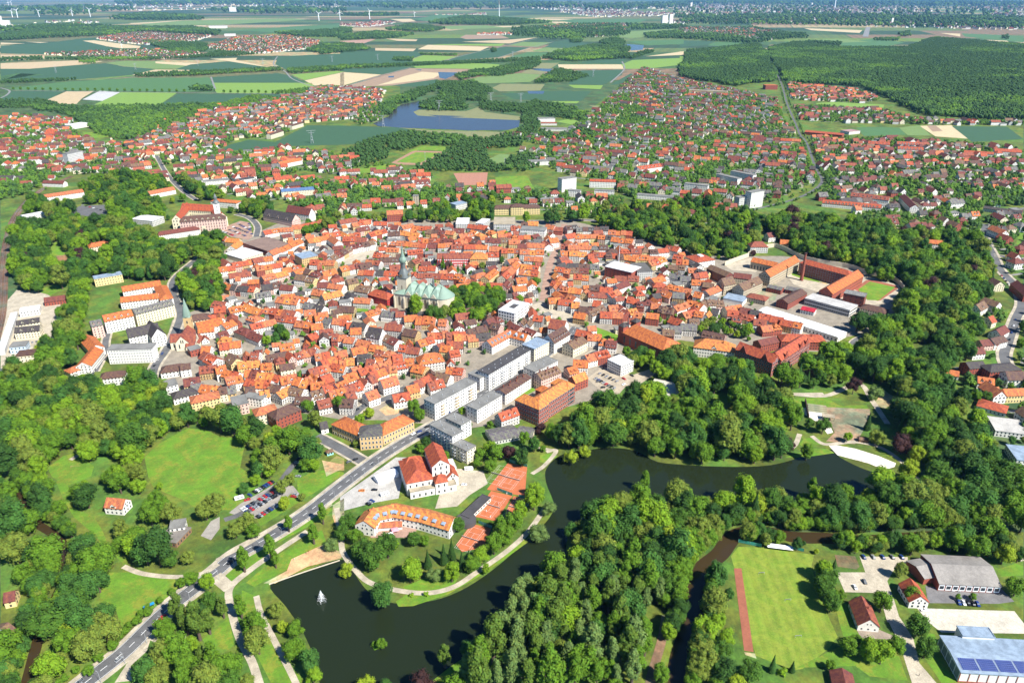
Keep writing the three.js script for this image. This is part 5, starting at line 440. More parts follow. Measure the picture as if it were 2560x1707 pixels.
for (const [l, a, o] of [['white apartment row with red roof near the tower block', [1475, 447, 1540, 449], { D: 12, h: 12, rh: 3, roof: 'red' }], ['white apartment row with flat roof south of the tower block', [1420, 474, 1452, 476], { type: 'flat', D: 11, h: 11 }], ['white apartment row with balconies near the tower block', [1487, 474, 1536, 476], { type: 'flat', D: 11, h: 11 }], ['low white row of three flats by the poplars', [1594, 484, 1684, 491], { type: 'flat', D: 12, h: 7 }], ['white four storey flats with grey roof, western of a pair', [1797, 434, 1850, 446], { type: 'flat', D: 12, h: 14 }], ['white four storey flats with grey roof, eastern of a pair', [1832, 426, 1888, 437], { type: 'flat', D: 12, h: 14 }], ['white flats with brown end wall by the villa suburb', [1714, 457, 1772, 463], { type: 'flat', D: 12, h: 12 }],
  ['terrace of red roofed houses with many small white gables', [2058, 498, 2205, 511], { D: 11, h: 7, rh: 4.5, roof: 'red', dormers: 16, dup: .1, dw: 3 }], ['long brown red roofed apartment terrace above the small gables', [2130, 480, 2226, 491], { D: 15, h: 10, rh: 5, roof: 'brick', dormers: 8 }], ['brown red roofed corner terrace at the eastern estate', [2262, 484, 2290, 512], { D: 14, h: 9, rh: 5, roof: 'maroon' }], ['grey terrace of stepped row houses', [2462, 514, 2558, 527], { D: 12, h: 6, rh: 2.6, wall: 'grey', roof: 'slate' }], ['orange roofed factory beside the fields', [2016, 325, 2110, 333], { D: 30, h: 7, rh: 2.4, wall: 'brickred', roof: 'red' }], ['pinkish flat factory hall beside the orange factory', [2116, 324, 2138, 328], { type: 'flat', D: 40, h: 7, roofMat: mat('roof_pink', [.48, .3, .29], texAsphalt, .9) }], ['white gabled red terrace behind the corn strips', [2244, 353, 2300, 355], { D: 12, h: 9, rh: 5, roof: 'red', dormers: 7, dw: 3.4, dup: .1 }], ['white gabled red terrace in the second row of the estate', [2246, 365, 2310, 368], { D: 12, h: 9, rh: 5, roof: 'red', dormers: 7, dw: 3.4, dup: .1 }], ['red terrace with stepped roofs at the corn strips', [2172, 352, 2226, 355], { D: 14, h: 9, rh: 5, roof: 'red', dormers: 5 }], ['long plain red roof at the edge of the estate', [2412, 375, 2486, 380], { D: 11, h: 6, rh: 4, roof: 'red' }], ['broad red roofed terrace at the dark green field', [2488, 370, 2556, 374], { D: 16, h: 9, rh: 5, roof: 'red' }],
  ['long cream school hall before the forest', [1724, 224, 1820, 228], { type: 'flat', D: 22, h: 12, wall: 'yellow', roofMat: M.flattan }], ['large orange brick cube at the forest edge', [1912, 212, 1942, 212], { type: 'flat', D: 34, h: 15, wall: 'brickred', roofMat: roofMat('orange') }], ['cream apartment slab at the edge of the green field', [670, 334, 702, 324], { D: 13, h: 11, rh: 2.5, wall: 'cream', roof: 'brown' }], ['cream apartment slab beside the field lane', [724, 312, 752, 304], { D: 13, h: 10, rh: 2.5, wall: 'cream', roof: 'brown' }], ['cream apartment slab behind two others at the field', [691, 309, 716, 301], { D: 13, h: 10, rh: 2.5, wall: 'cream', roof: 'tan' }], ['white block with red roof above the allotments', [536, 277, 570, 271], { D: 13, h: 11, rh: 3, roof: 'red' }], ['white industrial hall among the allotment trees', [168, 313, 210, 306], { type: 'flat', D: 26, h: 10, roofMat: M.flatwhite }], ['white hall with curved roof at the railway', [52, 538, 110, 527], { D: 18, h: 6, rh: 1.8, roofMat: M.flatwhite }], ['orange roofed courtyard block by the railway park', [108, 486, 204, 472], { D: 15, h: 9, rh: 4, roof: 'salmon' }], ['maroon roofed long house in the railway park', [108, 450, 160, 452], { D: 12, h: 7, rh: 4, roof: 'maroon' }], ['orange roofed white house on the old suburb street', [308, 354, 334, 352], { D: 14, h: 9, rh: 3.5, roof: 'orange' }], ['long orange roofed white block beside the green field', [694, 405, 750, 394], { D: 12, h: 9, rh: 4, roof: 'orange' }], ['white red roofed row at the hedge of the green field', [634, 374, 682, 372], { D: 12, h: 9, rh: 3, roof: 'red' }], ['orange roofed row house curving above the castle park', [368, 478, 432, 466], { D: 13, h: 8, rh: 4.5, roof: 'salmon' }], ['blue roofed school with pale walls above the armoury', [702, 476, 784, 470], { type: 'flat', D: 22, h: 9, roofMat: mat('roof_royal', [.14, .24, .42], texSheet, .5), wall: 'cream' }], ['brown roofed school row beside the blue roofed school', [506, 452, 572, 447], { type: 'flat', D: 16, h: 7, roofMat: M.flatgrey }], ['dark roofed store beside the ring street', [584, 450, 632, 443], { type: 'flat', D: 16, h: 7, roofMat: M.flatdark }], ['yellow house with orange roof near the blue roofed school', [684, 443, 728, 438], { D: 14, h: 10, rh: 4, wall: 'yellow', roof: 'red' }], ['orange roofed white hotel by the castle road', [540, 496, 588, 500], { D: 16, h: 10, rh: 3, roof: 'orange', type: 'hip' }],
  ['brick gabled hall by the hillside villas', [966, 526, 1006, 524], { D: 16, h: 12, rh: 5, wall: 'brickred', roof: 'salmon' }], ['grey blue office with slanted roof near the yellow school', [1132, 510, 1160, 504], { type: 'flat', D: 16, h: 10, roofMat: M.flatblue, wall: 'grey' }], ['white terraced kindergarten by the stadium', [1322, 402, 1370, 400], { type: 'flat', D: 20, h: 8 }], ['white industrial building by the waterworks', [1344, 295, 1386, 294], { type: 'flat', D: 22, h: 10 }], ['red roofed waterworks building', [1352, 305, 1392, 305], { D: 14, h: 6, rh: 2, roof: 'brick' }], ['grey saw tooth waterworks shed', [1352, 320, 1418, 321], { type: 'flat', D: 26, h: 5, roofMat: M.flatgrey }], ['red roofed hall with white dormers in the eastern suburb', [1592, 416, 1650, 408], { D: 15, h: 9, rh: 5, roof: 'red', dormers: 6 }], ['white villa with grey dome by the hillside', [1000, 455, 1024, 453], { D: 15, h: 9, rh: 4, type: 'hip', roof: 'slate' }], ['white gabled villa row by the hillside', [1036, 450, 1074, 448], { D: 14, h: 10, rh: 6, roof: 'maroon', dormers: 3, dw: 4, dup: .1 }], ['stone water tower like block among villas', [1036, 488, 1042, 488], { type: 'flat', D: 9, h: 17, wall: 'stone', ext: 5 }],
  ['white flat library building below the castle', [342, 542, 394, 547], { type: 'flat', D: 26, h: 9, roofMat: M.flatwhite, wall: 'grey' }], ['white hall with maroon roof beside the castle', [398, 578, 486, 565], { D: 13, h: 8, rh: 4.5, roof: 'maroon', type: 'hip' }], ['orange villa with white chimneys in the castle park', [228, 607, 258, 602], { D: 14, h: 9, rh: 4.5, roof: 'orange', type: 'hip', wall: 'cream', chimneys: 4 }], ['red roofed white house in the rampart garden', [266, 1243, 312, 1247], { D: 10, h: 6, rh: 4.5, roof: 'salmon', dormers: 1, dw: 4, dup: .05 }],
  ['blue and yellow flat roofed school by the castle park', [232, 694, 302, 682], { type: 'flat', D: 13, h: 10, wall: 'yellow', roofMat: M.flatblue }], ['rear orange wing of the square library block', [302, 716, 398, 700], { D: 16, h: 9, rh: 4, roof: 'orange' }], ['front orange wing of the square library block', [300, 742, 394, 732], { D: 15, h: 9, rh: 4, roof: 'orange' }], ['side orange wing of the square library block', [400, 712, 412, 736], { D: 14, h: 9, rh: 4, roof: 'orange', type: 'hip' }], ['grey mansard corner of the striped row building', [222, 803, 250, 797], { D: 14, h: 14, rh: 4, roof: 'grey', wall: 'pink', dormers: 2 }], ['striped red and white row building with orange roof', [254, 788, 326, 773], { D: 14, h: 14, rh: 5, roof: 'orange', wall: 'white', dormers: 4 }], ['grey roofed ornate half of the striped row building', [330, 772, 426, 748], { D: 14, h: 14, rh: 4.4, roof: 'grey', wall: 'cream', dormers: 7 }], ['white school with steep dark roof beside the striped row', [314, 822, 392, 806], { D: 15, h: 12, rh: 7, roof: 'slate', win: { sp: 3 } }], ['white gable wing of the dark roofed school', [372, 800, 392, 822], { D: 14, h: 12, rh: 8, roof: 'slate' }], ['white office slab with many small windows and grey roof', [272, 868, 384, 864], { type: 'flat', D: 13, h: 15, apart: true, win: { sp: 2.5, storey: 2.9, w: 1.1, wh: 1.2 } }], ['brown hipped white house below the office slab', [262, 930, 296, 926], { D: 12, h: 8, rh: 4, roof: 'brown', type: 'hip' }], ['upper limb of the bent orange roofed station school', [214, 836, 238, 862], { D: 14, h: 8, rh: 4.5, roof: 'orange' }], ['lower limb of the bent orange roofed station school', [236, 866, 204, 905], { D: 14, h: 8.1, rh: 4.5, roof: 'orange' }], ['small orange hip roof at the foot of the station school', [176, 918, 192, 912], { D: 11, h: 5, rh: 3, roof: 'salmon', type: 'hip' }], ['brick house with weathered red roof at the station park', [108, 744, 160, 737], { D: 11, h: 5, rh: 4, roof: 'maroon', wall: 'brickred' }],
  ['station house with dark slate roof', [38, 802, 96, 793], { D: 12, h: 8, rh: 3, roof: 'slate', wall: 'cream', dormers: 2 }], ['second station house with slate gables', [36, 818, 98, 812], { D: 12, h: 8, rh: 4, roof: 'slate', wall: 'cream', dormers: 2 }], ['white flat station hall', [48, 775, 98, 768], { type: 'flat', D: 14, h: 6, roofMat: M.flatwhite }], ['blue framed glass pavilion at the station', [26, 862, 66, 858], { type: 'flat', D: 13, h: 7, wall: 'blue' }], ['cream office with brown flat roof at the station', [42, 884, 90, 879], { type: 'flat', D: 14, h: 10, wall: 'cream', roofMat: roofMat('brown') }], ['yellow green tall villa beside the lane houses', [482, 786, 508, 782], { D: 14, h: 9, rh: 5, wall: 'cream', roof: 'brown', type: 'hip' }], ['large orange roofed store behind the small church', [488, 806, 552, 793], { D: 22, h: 9, rh: 4.5, roof: 'orange' }], ['front orange roof of the store behind the small church', [494, 818, 534, 814], { D: 14, h: 8, rh: 3.5, roof: 'orange' }],
  ['cream house with weathered brown roof on the main road', [1420, 858, 1456, 840], { D: 14, h: 10, rh: 4, wall: 'cream', roof: 'tan', chimneys: 3 }], ['large white shop house with brown roof and arcade on the main road', [1370, 837, 1410, 814], { D: 16, h: 12, rh: 7, roof: 'brown', dormers: 6, dw: 1.4 }], ['red roofed gable end of the arcade shop house', [1377, 796, 1416, 802], { D: 18, h: 12, rh: 7, roof: 'brick' }], ['white residential court with orange roof and grey round dormers', [1217, 851, 1268, 824], { D: 13, h: 9, rh: 5, roof: 'salmon', dormers: 6, droof: M.flatblue }], ['curved front of the residential court', [1268, 822, 1320, 835], { D: 13, h: 9, rh: 5, roof: 'orange', dormers: 3, dw: 4, droof: M.flatblue }], ['big black slate house with white cross gable', [922, 816, 956, 822], { D: 15, h: 11, rh: 8, roof: 'slate', dormers: 1, dw: 5, dup: .05 }], ['timber corner house with orange hipped roof and white walls', [1060, 884, 1088, 880], { D: 17, h: 9, rh: 7, roof: 'orange', type: 'hip', dormers: 3, beams: true }], ['white house with plain orange roof beside the narrow lanes', [950, 949, 990, 938], { D: 12, h: 8, rh: 6, roof: 'salmon', dormers: 1, dkind: 'shed', dw: 3 }], ['yellow villa with salmon roof and square bay above the lake park', [490, 988, 528, 980], { D: 14, h: 11, rh: 3.5, wall: 'yellow', roof: 'salmon', type: 'hip' }], ['pink and white villa with flat grey roof', [578, 1004, 616, 996], { type: 'flat', D: 17, h: 10, wall: 'pink', roofMat: M.flatgrey }], ['white villa with flat grey roof and brick trim behind the pink villa', [614, 986, 660, 993], { type: 'flat', D: 9, h: 8 }], ['cream villa with red hipped roof by the car park trees', [648, 1018, 672, 1012], { D: 13, h: 10, rh: 4, wall: 'cream', roof: 'salmon', type: 'hip' }], ['brick villa with corner turret by the car park trees', [692, 1022, 722, 1010], { D: 15, h: 10, rh: 5, wall: 'brickred', roof: 'brown', type: 'hip' }], ['white modern villa with stepped grey roof at the park edge', [410, 960, 440, 953], { type: 'flat', D: 13, h: 9 }], ['black slate roofed villa at the park edge', [442, 977, 474, 969], { D: 13, h: 6, rh: 4, roof: 'slate', type: 'hip' }], ['brown hipped house by the ring road', [414, 913, 450, 908], { D: 13, h: 6, rh: 4.5, roof: 'brown', type: 'hip' }], ['white house with brown roof beside the ring road', [448, 911, 474, 907], { D: 11, h: 8, rh: 3.5, roof: 'brown' }], ['two brick roof house at the sandy school yard', [980, 986, 1022, 979], { D: 13, h: 7, rh: 4.5, roof: 'red', dormers: 1, dw: 5, dup: .05 }], ['small dark roofed white house at the court building corner', [798, 1056, 816, 1052], { D: 9, h: 5, rh: 4, roof: 'slate' }],
  ['red brick clubhouse beside the football pitch with long red roof', [2154, 1489, 2178, 1548], { D: 11.5, h: 4.2, rh: 5, roof: 'brick', chimneys: 1, win: { sp: 3.5, wh: 1, w: .9 } }], ['small house with red and grey roof by the brick factory', [2276, 1445, 2304, 1490], { D: 11, h: 5, rh: 4.5, roof: 'red' }], ['brown roofed shed by the pitch corner', [2106, 1670, 2116, 1712], { D: 11, h: 3.5, rh: 3, roof: 'maroon', wall: 'wood' }], ['grey roofed brick factory hall with white arched bays', [2330, 1409, 2482, 1416], { D: 26, h: 5.5, rh: 4, roofMat: mat('roof_fibre', [.36, .33, .3], texAsphalt, .95), wall: 'brickred', win: false }], ['grey roofed side bay of the brick factory hall', [2292, 1416, 2326, 1410], { D: 16, h: 5, rh: 2.5, roofMat: mats.roof_fibre ?? M.flatgrey, wall: 'brickred', win: false }],
  ['brown flat roofed pavilion in the park', [412, 1330, 458, 1338], { type: 'flat', D: 16, h: 3.6, wall: 'wood', roofMat: mat('roof_dusty', [.28, .25, .22], texAsphalt, .95) }], ['raised middle of the park pavilion', [424, 1312, 462, 1306], { type: 'flat', D: 9, h: 6, wall: 'white' }], ['dark roofed house at the stream', [8, 1482, 36, 1476], { D: 9, h: 5, rh: 3.4, roof: 'maroon', wall: 'yellow' }], ['white house with grey roof and red awning at the stream', [0, 1570, 18, 1556], { D: 12, h: 6, rh: 3, roof: 'tan' }], ['small hut with white end at the stream gardens', [2, 1322, 20, 1318], { D: 6, h: 3, rh: 1.6, roof: 'brown' }],
  ['red brick corner house on the eastern main road', [2480, 912, 2530, 908], { D: 15, h: 10, rh: 3.5, wall: 'brickred', roof: 'slate', type: 'hip' }], ['brick house with slate roof by the eastern bridge', [2416, 906, 2458, 902], { D: 13, h: 9, rh: 3.5, wall: 'brickred', roof: 'slate' }], ['low orange roofed house by the eastern bridge', [2366, 922, 2400, 928], { D: 11, h: 4, rh: 3, roof: 'orange' }], ['white house with orange roof in the eastern yard', [2446, 940, 2488, 946], { D: 12, h: 6, rh: 4, roof: 'orange', dormers: 2 }], ['red hipped pavilion on the eastern river bank', [2470, 1004, 2500, 1012], { D: 16, h: 4, rh: 2.6, roof: 'red', type: 'hip' }], ['white flat workshop east of the river', [2480, 1058, 2560, 1068], { type: 'flat', D: 24, h: 5, roofMat: mat('roof_patchy', [.62, .59, .55], texAsphalt, .95) }], ['blue grey hall east of the river', [2530, 1130, 2580, 1135], { type: 'flat', D: 22, h: 6, roofMat: M.flatblue }], ['long maroon roofed house on the eastern main road', [2545, 700, 2580, 730], { D: 13, h: 8, rh: 5, roof: 'maroon', wall: 'brickred' }], ['cream house with brown roof beside the eastern main road', [2484, 694, 2504, 704], { D: 13, h: 8, rh: 5, roof: 'brown', wall: 'cream' }], ['cream house with red roof among the moat trees', [2472, 792, 2484, 788], { D: 11, h: 7, rh: 5, roof: 'red', wall: 'cream' }], ['long house with pink brown roof at the moat', [2492, 824, 2514, 812], { D: 12, h: 6, rh: 5, roof: 'maroon' }], ['white houses with brown roofs by the eastern main road', [2478, 846, 2510, 838], { D: 12, h: 7, rh: 4, roof: 'brown' }], ['brown roofed brick row on the eastern main road', [2450, 850, 2490, 846], { D: 12, h: 6, rh: 4, roof: 'maroon', wall: 'pink' }], ['hipped red villa at the prison gardens', [1886, 603, 1908, 603], { D: 15, h: 9, rh: 6, roof: 'brick', type: 'hip', wall: 'grey' }], ['maroon roofed villa above the prison gardens', [1918, 582, 1936, 580], { D: 12, h: 8, rh: 5, roof: 'maroon' }], ['orange villa with yellow walls above the prison gardens', [1952, 598, 1974, 600], { D: 11, h: 7, rh: 5, roof: 'orange', wall: 'yellow' }], ['small white villa among the moat trees', [1864, 572, 1880, 571], { D: 11, h: 7, rh: 4, roof: 'brown' }], ['yellow roofed orange villa beyond the moat', [2322, 598, 2370, 602], { D: 12, h: 7, rh: 4, roof: 'orange' }],
]) big(l, a, o);
sq('platform_roof', 'long white platform canopy beside the railway', 'canopy', [[2, 905], [0, 850], [30, 778], [38, 786]], 5, { roofMat: M.flatwhite, wall: 'grey', win: false });
{ // factory arches
  const t = scene.children.find(o => o.userData.label?.startsWith('grey roofed brick factory')), f = t._f, n = 9; for (let i = 0; i < n; i++) { const p = part(t, 'white_bay', new MB().box(-f.L / n * .42, f.L / n * .42, .6, 4.7, f.D / 2 + .02, f.D / 2 + .12).geo(), M.whitepaint); p.position.x = (i + .5 - n / 2) * f.L / n; part(p, 'window', new MB().box(-1.2, 1.2, 1.6, 3.9, f.D / 2 + .13, f.D / 2 + .2).geo(), M.pane); } }
{ // solar hall
  const p = G(2378, 1630, 8), q = G(2660, 1646, 8), a = Math.atan2(-(q[1] - p[1]), q[0] - p[0]), L = Math.hypot(q[0] - p[0], q[1] - p[1]), A1 = G(2351, 1583, 8), B1 = G(2406, 1677, 8), D = Math.hypot(A1[0] - B1[0], A1[1] - B1[1]) * .97, cx = (p[0] + q[0]) / 2, cz = (p[1] + q[1]) / 2, t = thing('solar_hall', 'large hall with blue grey metal roof and rows of solar panels', 'hall', cx, cz, a); mark(rect(cx, cz, L, D + 8, a), 1);
  block(t, 0, 0, 0, { L, D, h: 7, rh: 1, roofMat: M.flatblue, wall: 'white', win: false }); block(t, -L * .16, -D / 2 - 2.4, 0, { L: 17, D: 7, h: 8.6, type: 'flat', roofMat: M.flatblue, wall: 'white', win: false });
  const n = 12; for (let i = 0; i <= n; i++) { part(t, 'pilaster', new MB().box(-.18, .18, 0, 6.8, D / 2 + .02, D / 2 + .22).geo(), wallMat('brickred')).position.x = (i / n - .5) * L; } for (let i = 0; i <= 5; i++) part(t, 'side_post', new MB().box(-L / 2 - .2, -L / 2 - .02, 0, 6.9, -.15, .15).geo(), M.frame).position.z = (i / 5 - .5) * (D - 1); part(t, 'side_glazing', new MB().box(-L / 2 - .1, -L / 2 - .01, .8, 6.2, -D / 2 + .6, D / 2 - .6).geo(), mat('glazing_grey', [.16, .2, .2], null, .25)); part(t, 'plinth', new MB().box(-L / 2 - .3, L / 2 + .3, 0, .7, D / 2 + .03, D / 2 + .4).geo(), wallMat('brickred'));
  const sl = 1 / (D / 2), pan = mat('solar_cell', [.02, .045, .2], null, .12), rows = 6, pw = 8.6; for (let b = 0; b < 5; b++) for (let r = 0; r < rows; r++) { const z = D * .17 + r * (D * .3 / rows), y = 8.12 - z * sl + .22, m = new MB().box(0, pw, -.05, .05, -D * .3 / rows * .44, D * .3 / rows * .44, true).geo(), o = part(t, 'solar_panel', m, pan); o.position.set(-L / 2 + 1.6 + b * (pw + .9), y, z); o.rotation.x = Math.atan(sl); part(o, 'panel_ribs', (() => { const k = new MB(); for (let i = 0; i <= 8; i++) k.box(i * pw / 8 - .03, i * pw / 8 + .03, .05, .075, -D * .3 / rows * .44, D * .3 / rows * .44); return k.geo(); })(), M.frame); }
}

